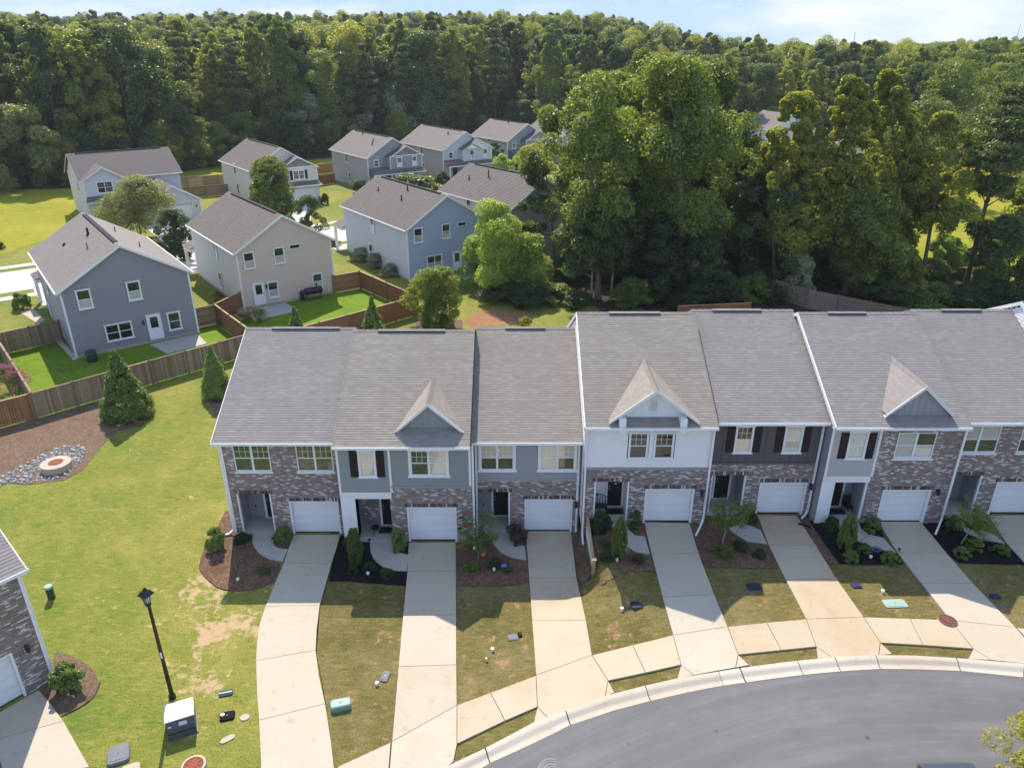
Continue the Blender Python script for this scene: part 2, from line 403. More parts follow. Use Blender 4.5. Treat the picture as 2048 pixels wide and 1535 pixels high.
def leaf(name, dark, light, trans=.46, gloss=.25):
    dark, light = lift(dark, light); k = NT(name)
    ri = k.n('ShaderNodeNewGeometry').outputs['Random Per Island']; oi = k.n('ShaderNodeObjectInfo').outputs['Random']
    p = k.obj(); nz = k.noise(p, .35, 3)
    t = k.math('ADD', k.math('MULTIPLY', ri, .38), k.math('ADD', k.math('MULTIPLY', nz, .30), k.math('MULTIPLY', oi, .42)))
    col = k.ramp(t, [(.15, tuple(x * .7 for x in dark)), (.5, tuple((x + y) / 2 for x, y in zip(dark, light))), (.9, light)])
    k.out(col, .42, gloss)
    tr = k.n('ShaderNodeBsdfTranslucent', Color=k.mix(1.0, col, (1.9, 1.75, .55), 'MULTIPLY'))
    mx = k.n('ShaderNodeMixShader'); mx.inputs[0].default_value = trans
    k.set(mx.inputs[1], k.b.outputs[0]); k.set(mx.inputs[2], tr.outputs[0]); k.set(k.o.inputs[0], mx.outputs[0]); return k.m
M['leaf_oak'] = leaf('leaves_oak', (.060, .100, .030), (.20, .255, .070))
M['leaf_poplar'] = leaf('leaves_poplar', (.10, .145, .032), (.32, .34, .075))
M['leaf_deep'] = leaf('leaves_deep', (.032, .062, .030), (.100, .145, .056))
M['leaf_pine'] = leaf('needles_pine', (0.073, 0.113, 0.052), (0.181, 0.222, 0.101), .25)
M['leaf_cedar'] = leaf('leaves_cedar', (0.056, 0.092, 0.048), (0.121, 0.173, 0.077), .25)
M['leaf_bright'] = leaf('leaves_bright', (0.151, 0.252, 0.060), (0.343, 0.420, 0.111), .45)
M['leaf_holly'] = leaf('leaves_holly', (.09, .15, .04), (.25, .33, .09), .3, .4)
M['leaf_arb'] = leaf('leaves_arborvitae', (0.081, 0.133, 0.036), (0.172, 0.231, 0.060), .3)
M['leaf_gray'] = leaf('leaves_silver', (0.142, 0.172, 0.121), (0.343, 0.373, 0.263), .35)
M['leaf_willow'] = leaf('leaves_willow', (.12, .145, .065), (.25, .27, .125), .4)
M['leaf_gold'] = leaf('leaves_gold', (.14, .16, .03), (.32, .31, .06), .45)
M['leaf_maroon'] = leaf('leaves_maroon', (0.060, 0.044, 0.040), (0.121, 0.081, 0.070), .3)
M['petal_pink'] = leaf('petals_magenta', (.20, .035, .16), (.42, .12, .34), .35)
M['petal_pale'] = leaf('petals_pale_pink', (.35, .24, .24), (.55, .42, .40), .35)
def bark(name, a, b):
    k = NT(name); p = k.obj(); n = k.noise(k.scale(p, 9, 9, 1.6), 1.0, 5, .7)
    return k.out(k.ramp(n, [(.3, a), (.7, b)]), .9, .15, n, .03, .8)
M['bark'] = bark('bark_gray', (.085, .07, .055), (.24, .205, .165)); M['bark_pine'] = bark('bark_pine', (.06, .042, .032), (.16, .115, .085))
M['bark_pale'] = bark('bark_pale', (.22, .19, .15), (.40, .36, .30))
def wood(name, a, b, c):
    k = NT(name); p = k.obj(); ri = k.n('ShaderNodeObjectInfo').outputs['Random']
    n = k.noise(k.scale(p, 11, 11, .7), 1.0, 4, .7); n2 = k.noise(p, .8, 3)
    col = k.ramp(k.math('ADD', k.math('MULTIPLY', n, .5), k.math('ADD', k.math('MULTIPLY', ri, .3), k.math('MULTIPLY', n2, .2))), [(.25, a), (.5, b), (.75, c)])
    return k.out(col, .9, .1, n, .01, .6)
M['wood_old'] = wood('fence_weathered', (.16, .112, .078), (.275, .20, .145), (.40, .31, .235))
M['wood_new'] = wood('fence_cedar_stain', (.20, .095, .045), (.29, .145, .075), (.38, .205, .115))
M['wood_gray'] = wood('fence_gray_brown', (.15, .115, .095), (.225, .18, .155), (.29, .24, .21))
M['stone'] = plain('riprap_stone', (.34, .345, .37), .8, .3, .35, 5)
M['stone_d'] = plain('stone_veneer_gray', (.17, .17, .19), .85, .2, .35, 4)
M['galv'] = plain('metal_light_top', (.62, .64, .65), .5, .4, .08)
M['cabinet'] = plain('cabinet_gray_green', (.085, .095, .10), .5, .4, .1)
M['teal'] = plain('plastic_teal', (.19, .32, .27), .5, .4, .1); M['teal2'] = plain('lid_pale_teal', (.30, .41, .36), .6, .3, .12)
M['green_dk'] = plain('plastic_dark_green', (.02, .065, .045), .5, .4, .12)
M['gray_lid'] = plain('lid_gray', (.16, .17, .19), .7, .3, .12); M['blue_lid'] = plain('lid_dark_blue', (.02, .028, .06), .6, .3, .15)
M['rust_brown'] = plain('lid_rust_brown', (.15, .062, .045), .8, .3, .3, 6); M['rust'] = plain('lid_rust', (.25, .075, .04), .8, .3, .3, 6); M['ring'] = plain('ring_concrete', (.44, .39, .31), .8, .2, .12)
M['blue_sign'] = plain('sign_blue', (.05, .14, .42), .5, .4, .1); M['red'] = plain('red_metal', (.50, .05, .035), .5, .4, .1)
M['orange'] = plain('orange_paint', (.62, .13, .05), .5, .4, .1); M['iron'] = plain('cast_iron', (.14, .14, .15), .6, .5, .25)
M['pole'] = plain('pole_brown', (.028, .016, .012), .45, .5, .2)
M['carpaint'] = plain('car_paint_dark', (.05, .065, .085), .25, .6, .04); M['carglass'] = glass('car_glass', (.01, .03, .045), refl=.2); M['rubber'] = plain('rubber', (.02, .02, .02), .8, .3, .1)
M['lampglass'] = glass('lantern_glass', (.25, .27, .3), refl=.3)
# ---------------------------------------------------------------- building helpers
def roof_plane(mb, A, B, C, D, course=.145, lift=.0115, u0=0.0):
    """shingled slope: A, B along the eave, C, D along the ridge (C above B); each course is a real step"""
    A, B, C, D = map(Vector, (A, B, C, D))
    nrm = (B - A).cross(D - A)
    if nrm.length < 1e-6: nrm = (B - A).cross(C - A)
    nrm.normalize(); L = max(((D - A) - (D - A).project(B - A)).length, .1)
    n = max(1, int(round(L / course))); ex = (B - A).normalized()
    for i in range(n):
        t0, t1 = i / n, (i + 1) / n
        a, b, c, d = A.lerp(D, t0), B.lerp(C, t0), B.lerp(C, t1), A.lerp(D, t1)
        up = nrm * lift; off = u0 + (i * .618 % 1) * .31
        def U(p, q): return ((p - A).dot(ex) + off, q)
        v0, v1 = i * .145, (i + .98) * .145
        mb.face([a + up, b + up, c, d], [U(a, v0), U(b, v0), U(c, v1), U(d, v1)])
        mb.face([a, b, b + up, a + up], [U(a, v0), U(b, v0), U(b, v0), U(a, v0)])
def cells(x0, x1, z0, z1, holes):
    xs = sorted({x0, x1, *[min(max(h[i], x0), x1) for h in holes for i in (0, 1)]})
    zs = sorted({z0, z1, *[min(max(h[i], z0), z1) for h in holes for i in (2, 3)]})
    for a, b in zip(xs, xs[1:]):
        for c, d in zip(zs, zs[1:]):
            if b - a < 1e-4 or d - c < 1e-4: continue
            mx, mz = (a + b) / 2, (c + d) / 2
            if any(h[0] < mx < h[1] and h[2] < mz < h[3] for h in holes): continue
            yield a, b, c, d
def flat_wall(mb, y, x0, x1, z0, z1, holes=(), depth=.14):
    for a, b, c, d in cells(x0, x1, z0, z1, holes): mb.quad((a, y, c), (b, y, c), (b, y, d), (a, y, d))
    for a, b, c, d in holes:
        if b <= x0 or a >= x1 or d <= z0 or c >= z1: continue
        if a > x0 - 1e-3: mb.quad((a, y, c), (a, y, d), (a, y + depth, d), (a, y + depth, c))
        if b < x1 + 1e-3: mb.quad((b, y, c), (b, y + depth, c), (b, y + depth, d), (b, y, d))
        if d < z1 + 1e-3: mb.quad((a, y, d), (b, y, d), (b, y + depth, d), (a, y + depth, d))
        if c > z0 + 1e-3: mb.quad((a, y, c), (a, y + depth, c), (b, y + depth, c), (b, y, c))
def lap_wall(mb, y, x0, x1, z0, z1, holes=(), ex=.16, out=.016):
    """clapboards: each board leans out at its foot"""
    n = max(1, int(round((z1 - z0) / ex))); e = (z1 - z0) / n
    for i in range(n):
        c, d = z0 + i * e, z0 + (i + 1) * e
        segs = [(x0, x1)]
        for h in holes:
            if h[2] < d - 1e-4 and h[3] > c + 1e-4:
                ns = []
                for a, b in segs:
                    if h[1] <= a or h[0] >= b: ns.append((a, b)); continue
                    if h[0] > a: ns.append((a, h[0]))
                    if h[1] < b: ns.append((h[1], b))
                segs = ns
        q = .03 if out > .025 else 0
        for a, b in segs:
            mb.quad((a, y - out, c + q), (b, y - out, c + q), (b, y, d), (a, y, d))
            mb.quad((a, y + q * .5, c + q), (b, y + q * .5, c + q), (b, y - out, c + q), (a, y - out, c + q))
            if q: mb.quad((a, y + q * .5, c), (b, y + q * .5, c), (b, y + q * .5, c + q), (a, y + q * .5, c + q))
def groove_wall(mb, y, x0, x1, z0, z1, holes=(), w=.1, dep=.008):
    """narrow upright boards with joints"""
    n = int(round((x1 - x0) / w)); r = random.Random(int(x0 * 100))
    for i in range(n):
        a, b = x0 + (x1 - x0) * i / n, x0 + (x1 - x0) * (i + 1) / n
        segs = [(z0, z1)]
        for h in holes:
            if h[0] < b - 1e-4 and h[1] > a + 1e-4:
                ns = []
                for c, d in segs:
                    if h[3] <= c or h[2] >= d: ns.append((c, d)); continue
                    if h[2] > c: ns.append((c, h[2]))
                    if h[3] < d: ns.append((h[3], d))
                segs = ns
        o = r.uniform(0, dep)
        for c, d in segs:
            mb.quad((a, y - o, c), (b - .012, y - o, c), (b - .012, y - o, d), (a, y - o, d))
            mb.quad((b - .012, y + .006, c), (b, y + .006, c), (b, y + .006, d), (b - .012, y + .006, d))
            mb.quad((b - .012, y - o, c), (b - .012, y + .006, c), (b - .012, y + .006, d), (b - .012, y - o, d))
            mb.quad((a, y - o, c), (a, y - o, d), (a, y + .006, d), (a, y + .006, c))
def window(par, x0, x1, z0, z1, y, n=2, trim=None, panes=('glass',), grid=True, name='window', ledge=False):
    """double-hung window in the plane y, facing -y: frame; panes and grilles are its sub-parts"""
    f = MB(); t = .05
    if trim:
        s, top, bot = trim
        f.box(x0 - s, x0, y - .035, y + .02, z0, z1); f.box(x1, x1 + s, y - .035, y + .02, z0, z1)
        f.box(x0 - s - .04, x1 + s + .04, y - .05, y + .02, z1, z1 + top); f.box(x0 - s - .05, x1 + s + .05, y - .06, y + .02, z0 - bot, z0)
    yy = y + (.02 if trim else .05)
    f.box(x0, x0 + t, yy - .04, yy + .05, z0, z1); f.box(x1 - t, x1, yy - .04, yy + .05, z0, z1)
    f.box(x0 + t, x1 - t, yy - .04, yy + .05, z1 - t, z1); f.box(x0 + t, x1 - t, yy - .045, yy + .05, z0, z0 + t * 1.2)
    w = (x1 - x0) / n; zm = (z0 + z1) / 2 - .01
    for i in range(1, n): f.box(x0 + w * i - .05, x0 + w * i + .05, yy - .042, yy + .05, z0 + t * 1.2, z1 - t)
    for i in range(n):
        a, b = x0 + w * i + (.05 if i else t), x0 + w * (i + 1) - (.05 if i < n - 1 else t)
        f.box(a, b, yy - .02, yy + .045, zm - .025, zm + .025)
    if ledge: f.box(x0 - .06, x1 + .06, y - .06, y + .03, z0 - .09, z0 - .003)
    fo = f.build(name, M['white'], par)
    k = 0
    for i in range(n):
        a, b = x0 + w * i + (.05 if i else t), x0 + w * (i + 1) - (.05 if i < n - 1 else t)
        for c, d, off in ((z0 + t * 1.2, zm - .025, .012), (zm + .025, z1 - t, .0)):
            pm = panes[k % len(panes)]; k += 1
            MB().quad((a, yy + off, c), (b, yy + off, c), (b, yy + off, d), (a, yy + off, d)).build('pane', M[pm], fo)
        if grid:
            m = MB()
            for q in (1, 2): m.box(a + (b - a) * q / 3 - .009, a + (b - a) * q / 3 + .009, yy - .008, yy - .003, zm + .025, z1 - t)
            m.box(a, b, yy - .0095, yy - .004, (zm + z1 - .025) / 2 - .009, (zm + z1 - .025) / 2 + .009)
            m.build('grille', M['white'], fo)
    return fo
def garage(par, x0, x1, z0, z1, y):
    f = MB(); yr = y + .16
    f.box(x0, x0 + .09, y - .015, yr, z0, z1); f.box(x1 - .09, x1, y - .015, yr, z0, z1); f.box(x0 + .09, x1 - .09, y - .015, yr, z1 - .07, z1)
    f.box(x0 + .09, x1 - .09, yr + .03, yr + .06, z0, z1 - .07)
    fo = f.build('garage_door', M['white'], par)
    n = 4; h = (z1 - .07 - z0 - .03) / n
    for i in range(n):
        m = MB(); a, b, c, d = x0 + .095, x1 - .095, z0 + .03 + i * h, z0 + .03 + (i + 1) * h - .012
        m.box(a, b, yr, yr + .028, c, d)
        for q in range(2): m.box(a + .06, b - .06, yr - .007, yr - .0005, c + .05 + q * h * .47, c + .05 + q * h * .47 + h * .36)
        m.build('panel', M['white'], fo)
    MB().box(x0 + .1, x1 - .1, y + .13, yr + .03, z0, z0 + .026).build('bottom_seal', M['black'], fo)
def front_door(par, x0, x1, z0, z1, y):
    f = MB(); f.box(x0 - .11, x0, y - .03, y + .03, z0, z1 + .1); f.box(x1, x1 + .11, y - .03, y + .03, z0, z1 + .1); f.box(x0, x1, y - .03, y + .03, z1, z1 + .1)
    f.box(x0, x1, y - .05, y + .03, z0, z0 + .03)
    f.build('door_frame', M['white'], par)
    d = MB(); d.box(x0, x1, y, y + .03, z0 + .03, z1); w = x1 - x0
    for i in range(2):
        for c, e in ((.2, .75), (.85, 1.5), (1.6, 1.85)): d.box(x0 + .12 + i * w * .47, x0 + .12 + i * w * .47 + w * .3, y - .012, y - .0005, z0 + c, z0 + e)
    do = d.build('front_door', M['door'], par)
    h = MB(); h.lathe([(.03, 0), (.035, .03), (.02, .06)], (x0 + .08, y - .03, z0 + 1.0), 8); h.box(x0 + .06, x0 + .1, y - .05, y - .001, z0 + 1.15, z0 + 1.23)
    h.build('handle', M['brass'], do)
def wall_lamp(par, x, z, y):
    m = MB(); m.box(x - .05, x + .05, y - .04, y, z - .08, z + .1); m.lathe([(.03, -.19), (.08, -.15), (.07, .08), (.10, .09), (.02, .2)], (x, y - .12, z), 8); m.build('wall_lamp', M['black'], par)
def downspout(par, x, y, z0, z1, kick=(0, -.6), col='white'):
    m = MB(); m.box(x - .045, x + .045, y - .09, y - .01, z0 + .25, z1)
    m.beam((x, y - .05, z0 + .27), (x + kick[0] * .4, y - .05 + kick[1] * .4, z0 + .10), .09, .07); m.beam((x + kick[0] * .36, y - .05 + kick[1] * .36, z0 + .10), (x + kick[0], y - .05 + kick[1], z0 + .05), .09, .07)
    m.build('downspout', M[col], par)
def gutter(par, x0, x1, y, z):
    m = MB(); m.box(x0, x1, y - .11, y - .095, z - .11, z + .01); m.box(x0, x1, y - .095, y, z - .11, z - .095); m.box(x0, x0 + .01, y - .095, y, z - .095, z); m.box(x1 - .01, x1, y - .095, y, z - .095, z)
    m.box(x0, x1, y + .001, y + .02, z - .17, z - .005)
    m.build('gutter', M['white'], par)
def shutters(par, x0, x1, z0, z1, y, w=.37):
    for a in (x0 - w - .02, x1 + .02):
        m = MB(); m.box(a, a + w, y - .03, y - .003, z0, z1)
        zm = (z0 + z1) / 2 - .05
        for c, d in ((z0 + .07, zm - .03), (zm + .03, z1 - .07)): m.box(a + .06, a + w - .06, y - .042, y - .0305, c, d)
        m.build('shutter', M['shutter'], par)
def dormer(par, xc, hw, yf, zr, zb, over, eave, slope, face, facemat, rake='white', roofmat='shingle2', name='dormer', vent=False, flush_to=None):
    """front gable on the main roof; eave = (y, z) of the main roof edge"""
    ye, ze = eave
    back = lambda z: ye + (z - ze) / slope
    gs = (zr - zb) / hw; zr2 = zr - .10
    f = MB(); zl = ze + slope * (yf - ye) - .05
    if flush_to: zl = flush_to
    hl = min((zr2 - zl) / gs, hw - .12)
    zl2 = zr2 - hl * gs
    if face == 'batten':
        f.face([(xc - hl, yf, zl), (xc + hl, yf, zl), (xc + hl, yf, zl2), (xc, yf, zr2), (xc - hl, yf, zl2)])
        k = -4
        while k * .30 < hl:
            x = k * .30
            if abs(x) < hl - .06:
                top = zr2 - abs(x) * gs - .03
                if top > zl + .05: f.box(xc + x - .02, xc + x + .02, yf - .02, yf - .0005, zl, top)
            k += 1
    else:
        n = int(2 * hl / .1); r = random.Random(3)
        for i in range(n):
            a, b = -hl + 2 * hl * i / n, -hl + 2 * hl * (i + 1) / n; o = r.uniform(0, .008)
            f.face([(xc + a, yf - o, zl), (xc + b - .01, yf - o, zl), (xc + b - .01, yf - o, zr2 - abs(b) * gs), (xc + a, yf - o, zr2 - abs(a) * gs)])
            f.face([(xc + b - .01, yf + .006, zl), (xc + b, yf + .006, zl), (xc + b, yf + .006, zr2 - abs(b) * gs), (xc + b - .01, yf + .006, zr2 - abs(b) * gs)])
    # cheeks
    for s in (-1, 1): f.face([(xc + s * hl, yf, zl), (xc + s * hl, yf, zl2), (xc + s * hl, back(zl2) + .05, zl2), (xc + s * hl, back(zl2) + .05, zl)])
    d = f.build(name, M[facemat], par)
    y0 = yf - over
    r = MB()
    for s in (-1, 1):
        e0, e1 = (xc + s * hw, y0, zb), (xc + s * hw, back(zb), zb); r0, r1 = (xc, y0, zr), (xc, back(zr), zr)
        if s < 0: roof_plane(r, e1, e0, r0, r1, .145, .007)
        else: roof_plane(r, e0, e1, r1, r0, .145, .007)
    n = int((back(zr) - y0) / .2)
    for i in range(n):
        a, b = y0 + (back(zr) - y0) * i / n, y0 + (back(zr) - y0) * (i + .92) / n
        for s in (-1, 1): r.face([(xc, a, zr + .035), (xc, b, zr + .022), (xc + s * .13, b, zr + .02 - .13 * gs), (xc + s * .13, a, zr + .032 - .13 * gs)][::s])
    r.build('dormer_roof', M[roofmat], d)
    k = MB()
    for s in (-1, 1):
        k.face([(xc, y0 - .006, zr + .01), (xc + s * (hw + .02), y0 - .006, zb), (xc + s * (hw + .02), y0 - .006, zb - .15), (xc, y0 - .006, zr - .19)][::s])
        k.face([(xc, y0 - .03, zr + .012), (xc + s * (hw + .02), y0 - .03, zb + .002), (xc + s * (hw + .02), y0 - .03, zb - .06), (xc, y0 - .03, zr - .08)][::s])
        k.face([(xc, y0 - .006, zr - .19), (xc + s * (hw + .02), y0 - .006, zb - .15), (xc + s * (hw + .02), yf, zb - .15), (xc, yf, zr - .19)][::s])
        k.face([(xc, y0 - .03, zr + .012), (xc, y0, zr + .012), (xc + s * (hw + .02), y0, zb + .002), (xc + s * (hw + .02), y0 - .03, zb + .002)][::s])
    k.build('rake_trim', M[rake], d)
    if vent:
        v = MB(); a, b, c, e = xc - .15, xc + .15, zr - 1.25, zr - .72
        v.box(a - .04, a, yf - .04, yf, c - .04, e + .04); v.box(b, b + .04, yf - .04, yf, c - .04, e + .04); v.box(a, b, yf - .04, yf, e, e + .04); v.box(a, b, yf - .04, yf, c - .04, c)
        vo = v.build('gable_vent', M['white'], d)
        for i in range(7):
            z = c + (e - c) * i / 7
            MB().quad((a, yf - .035, z), (b, yf - .035, z), (b, yf - .008, z + .065), (a, yf - .008, z + .065)).build('louver', M['soffit'], vo)
    return d
# ---------------------------------------------------------------- the row of townhouses
SL = .5
def townhouse(label, x0, x1, yw, zb, ze, span, left_open, right_open, roofmat='shingle', zl_side=None, zr_side=None):
    """shell: side and back walls, roof, gutter, ridge vent. yw = front wall, zb = ground, ze = top surface of the roof at the eave edge"""
    t = empty('townhouse', ((x0 + x1) / 2, yw, zb), 0, label, 'townhouse', 'row of attached townhouses')
    inv = Vector((-(x0 + x1) / 2, -yw, -zb))
    ye = yw - .40; yr = ye + span; zr = ze + SL * span; yb = yr + span - .4
    return t, inv, dict(ye=ye, ze=ze, yr=yr, zr=zr, yb=yb)
class Unit:
    def __init__(s, label, x0, x1, yw, zb, ze, span=6.5, lo=0, ro=0, roofmat='shingle', side='whitewall', rake='white', ventx=None):
        s.x0, s.x1, s.yw, s.zb, s.ze = x0, x1, yw, zb, ze
        s.t = empty('townhouse', (0, 0, 0), 0, label, 'townhouse', 'row of attached townhouses')
        s.ye = yw - .40; s.yr = s.ye + span; s.zr = ze + SL * span; s.yb = s.yr + span - .4
        s.zw = ze - .17                                           # top of the front wall, under the soffit
        # roof
        r = MB(); a, b = x0 - lo, x1 + ro
        roof_plane(r, (a, s.ye, ze), (b, s.ye, ze), (b, s.yr, s.zr), (a, s.yr, s.zr), u0=x0 * 3.1)
        roof_plane(r, (b, s.yr + span, ze), (a, s.yr + span, ze), (a, s.yr, s.zr), (b, s.yr, s.zr), u0=x0 * 1.7)
        n = int((b - a) / .3)
        for i in range(n):
            p, q = a + (b - a) * i / n, a + (b - a) * (i + .93) / n
            for sg in (-1, 1): r.face([(p, s.yr, s.zr + .035), (q, s.yr, s.zr + .025), (q, s.yr + sg * .15, s.zr + .018 - .075), (p, s.yr + sg * .15, s.zr + .03 - .075)][::-sg])
        ro_ = r.build('roof', M[roofmat], s.t)
        w = ventx or (x0 + (x1 - x0) * .28, x0 + (x1 - x0) * .82)
        v = MB(); v.box(w[0], w[1], s.yr - .17, s.yr + .17, s.zr - .065, s.zr - .005); v.build('ridge_vent', M['vent'], ro_)
        c = MB()
        for sg in (-1, 1): c.face([(w[0], s.yr, s.zr + .06), (w[1], s.yr, s.zr + .06), (w[1], s.yr + sg * .14, s.zr - .002), (w[0], s.yr + sg * .14, s.zr - .002)][::-sg])
        c.build('vent_cap', M[roofmat], ro_)
        # rakes, soffit, side walls
        for x, sg in ((a, -1), (b, 1)):
            k = MB()
            for y0, z0, y1, z1 in ((s.ye, ze, s.yr, s.zr), (s.yr, s.zr, s.yr + span, ze)):
                xo = x + sg * .025
                k.face([(xo, y0, z0 + .004), (xo, y1, z1 + .004), (xo, y1, z1 - .19), (xo, y0, z0 - .19)][::-sg])
                k.face([(x - sg * .02, y0, z0 + .02), (x - sg * .02, y1, z1 + .02), (xo, y1, z1 + .004), (xo, y0, z0 + .004)][::sg])
                k.face([(x - sg * .02, y0, z0 - .19), (x - sg * .02, y1, z1 - .19), (xo, y1, z1 - .19), (xo, y0, z0 - .19)][::-sg])
            k.build('rake_board', M[rake[sg > 0] if isinstance(rake, tuple) else rake], s.t)
        so = MB(); so.quad((a, s.ye + .02, ze - .17), (a, yw, ze - .17), (b, yw, ze - .17), (b, s.ye + .02, ze - .17)); so.build('soffit', M['soffit'], s.t)
        sd = MB(); out = .016; e = .16
        zz = zb
        while zz < s.zr - .2:
            for x, sg in ((x0, -1), (x1, 1)):
                y0, y1 = yw, s.yb
                top = zz + e
                if top > s.zw:
                    y0 = max(y0, s.ye + (top - ze + .17) / SL + .02); y1 = min(y1, s.yr + span - (top - ze + .17) / SL - .02)
                if y1 > y0:
                    p = [(x + sg * out, y0, zz), (x + sg * out, y1, zz), (x, y1, top), (x, y0, top)]
                    sd.face(p[::-sg]); sd.face([(x, y0, zz), (x, y1, zz), (x + sg * out, y1, zz), (x + sg * out, y0, zz)][::sg])
            zz += e
        sd.quad((x0, s.yb, zb), (x0, s.yb, s.zw), (x1, s.yb, s.zw), (x1, s.yb, zb))
        sd.build('side_wall', M[side], s.t)
        gutter(s.t, a, b, s.ye, ze - .005)
    def wall(s, kind, mat, x0, x1, z0, z1, holes=(), name='wall'):
        m = MB(); {'flat': flat_wall, 'lap': lap_wall, 'groove': groove_wall}[kind](m, s.yw, x0, x1, z0, z1, holes)
        return m.build(name, M[mat], s.t)
    def belt(s, x0, x1, z, mat='white', h=.13, pr=.045):
        m = MB(); m.box(x0, x1, s.yw - pr, s.yw + .01, z, z + h); m.build('belt_trim', M[mat], s.t)
    def post(s, x, z0, z1, w=.11, mat='white'):
        m = MB(); m.box(x - w / 2, x + w / 2, s.yw - .035, s.yw + .02, z0, z1); m.build('corner_board', M[mat], s.t)
    def porch(s, x0, x1, zt, mat, door, depth=1.25, win=None, floor=.15, trim=True, doormat=True):
        y0, y1, z0 = s.yw, s.yw + depth, s.zb + floor
        if mat == 'brick':
            m = MB(); flat_wall(m, y1, x0, x1, z0, zt); m.build('porch_wall', M['brick'], s.t)
        else:
            m = MB(); lap_wall(m, y1, x0, x1, z0, zt); m.build('porch_wall', M[mat], s.t)
        for q in (((x0, y0 + .02, z0), (x0, y0 + .02, zt), (x0, y1, zt), (x0, y1, z0)), ((x1, y0 + .02, z0), (x1, y1, z0), (x1, y1, zt), (x1, y0 + .02, zt))): MB().quad(*q).build('porch_side', M[mat if mat != 'brick' else 'gray_sid'], s.t)
        m = MB(); m.quad((x0, y0, zt - .004), (x1, y0, zt - .004), (x1, y1, zt - .004), (x0, y1, zt - .004)); m.build('porch_ceiling', M['soffit'], s.t)
        m = MB(); m.box(x0, x1, y0 - .02, y1, s.zb - .1, z0); m.build('porch_floor', M['concrete_w'], s.t)
        if trim:
            for q in (x0, x1 - .07): MB().box(q, q + .07, y0 - .02, y0 + .10, z0, zt).build('porch_trim', M['white'], s.t)
        front_door(s.t, door[0], door[1], z0, z0 + 2.05, y1 - .04)
        if win: window(s.t, win[0], win[1], win[2], win[3], y1 - .045, 1, (.09, .09, .09), ('glass_d',), False)
        m = MB(); m.box(x0 + .3, x0 + .36, y1 - .055, y1 - .02, z0 + .62, z0 + .74); m.build('outlet', M['black'], s.t)
        if doormat:
            c = (door[0] + door[1]) / 2
            o = MB().box(c - .42, c + .42, y1 - .75, y1 - .25, z0 + .002, z0 + .014).build('doormat', M['black'])
            return o
    def brickwall(s, x0, x1, z0, z1, holes, garage_x, porch_x=None):
        s.wall('flat', 'brick', x0, x1, z0, z1, holes, 'brick_wall')
        # soldier courses: upright bricks over the openings, built brick by brick
        me = None
        for (a, b, z) in ([(garage_x[0], garage_x[1], garage_x[2])] if garage_x else []) + ([porch_x] if porch_x else []):
            n = int((b - a + .2) / .075)
            for i in range(n):
                x = a - .1 + (b - a + .2) * (i + .5) / n
                if me is None: me = MB().box(-.032, .032, -.006, .03, 0, .2).mesh('brick', [M['brick_s']])
                link('brick', me, s.t, (x, s.yw - .0005, z + .003))
def soldier():
    k = NT('brick_soldier'); ri = k.n('ShaderNodeObjectInfo').outputs['Random']; p = k.pos(); n = k.noise(p, 50, 3)
    col = k.ramp(ri, [(.0, (.06, .04, .042)), (.4, (.12, .08, .072)), (.7, (.20, .15, .14)), (.8, (.22, .19, .18)), (.9, (.52, .49, .47))])
    return k.out(k.mix(.2, col, n, 'OVERLAY'), .85, .2, n, .01, .5)
M['brick_s'] = soldier()
D_MAT = []
B = 1.12
# unit 1
u = Unit('leftmost brick townhouse with two twin windows and no dormer', -13.8, -8.2, 30.55, 0, 5.4, 6.55, lo=.2, roofmat='shingle', side='pale', rake=('white', 'shingle'), ventx=(-12.6, -9.05))
gx = (-10.92, -8.5, 1.93); po = (-13.4, -11.75, 2.36); wh = [(-13.22, -11.5, 3.62, 5.06), (-10.24, -8.52, 3.62, 5.06)]
u.brickwall(-13.8, -8.2, 0, u.zw, [(gx[0], gx[1], 0, gx[2]), (po[0], po[1], 0, po[2])] + wh, gx, po)
for i, w in enumerate(wh): window(u.t, *w, u.yw, 2, None, (('glass', 'glass', 'glass', 'glass'), ('glass', 'glass', 'glass', 'glass'))[i], ledge=True)
garage(u.t, gx[0], gx[1], 0, gx[2], u.yw); D_MAT.append(u.porch(*po, 'slate', (-12.5, -11.82), win=(-13.0, -12.68, 1.95, 2.22), doormat=False)); wall_lamp(u.t, -8.33, 1.85, u.yw); u.post(-13.8 + .05, 0, u.zw, .1)
downspout(u.t, -13.84, 30.6, 0, 5.3, (-.5, -.25))
# unit 2
u = Unit('sage green townhouse with small sage dormer and white porch column', -8.2, -1.9, 29.9, 0, 5.55, 6.5, roofmat='shingle2', side='sage', rake=('shingle2', 'vent'), ventx=(-6.9, -3.45))  # right rake board near black: shade of the roof step put into its colour
gx = (-5.05, -2.68, 2.02); po = (-7.5, -5.83, 2.5)
w1 = (-7.12, -6.4, 3.74, 5.12); w2 = (-4.73, -3.05, 3.8, 5.14)
u.brickwall(-5.72, -1.9, 0, 3.1, [(gx[0], gx[1], 0, gx[2])], gx)
u.wall('lap', 'sage', -8.2, -5.72, 2.86, u.zw, [w1], 'siding_wall'); u.wall('groove', 'sage', -5.72, -1.9, 3.23, u.zw, [w2], 'shake_wall')
u.wall('flat', 'whitewall', -8.2, po[0], 0, 2.7, (), 'porch_column'); m = MB(); m.box(-8.2, -5.74, 29.88, 30.1, 2.5, 2.86); m.build('porch_beam', M['white'], u.t); MB().box(-8.19, po[0], 29.91, 30.55, 0, 2.5).build('column_return', M['whitewall'], u.t)
u.belt(-5.72, -1.9, 3.1, 'sage'); u.post(-5.72, 2.86, u.zw); u.post(-8.14, 2.86, u.zw); u.post(-1.97, 3.23, u.zw); MB().box(-5.83, -5.70, 29.92, 31.1, 0, 2.5).build('porch_side', M['brick'], u.t)
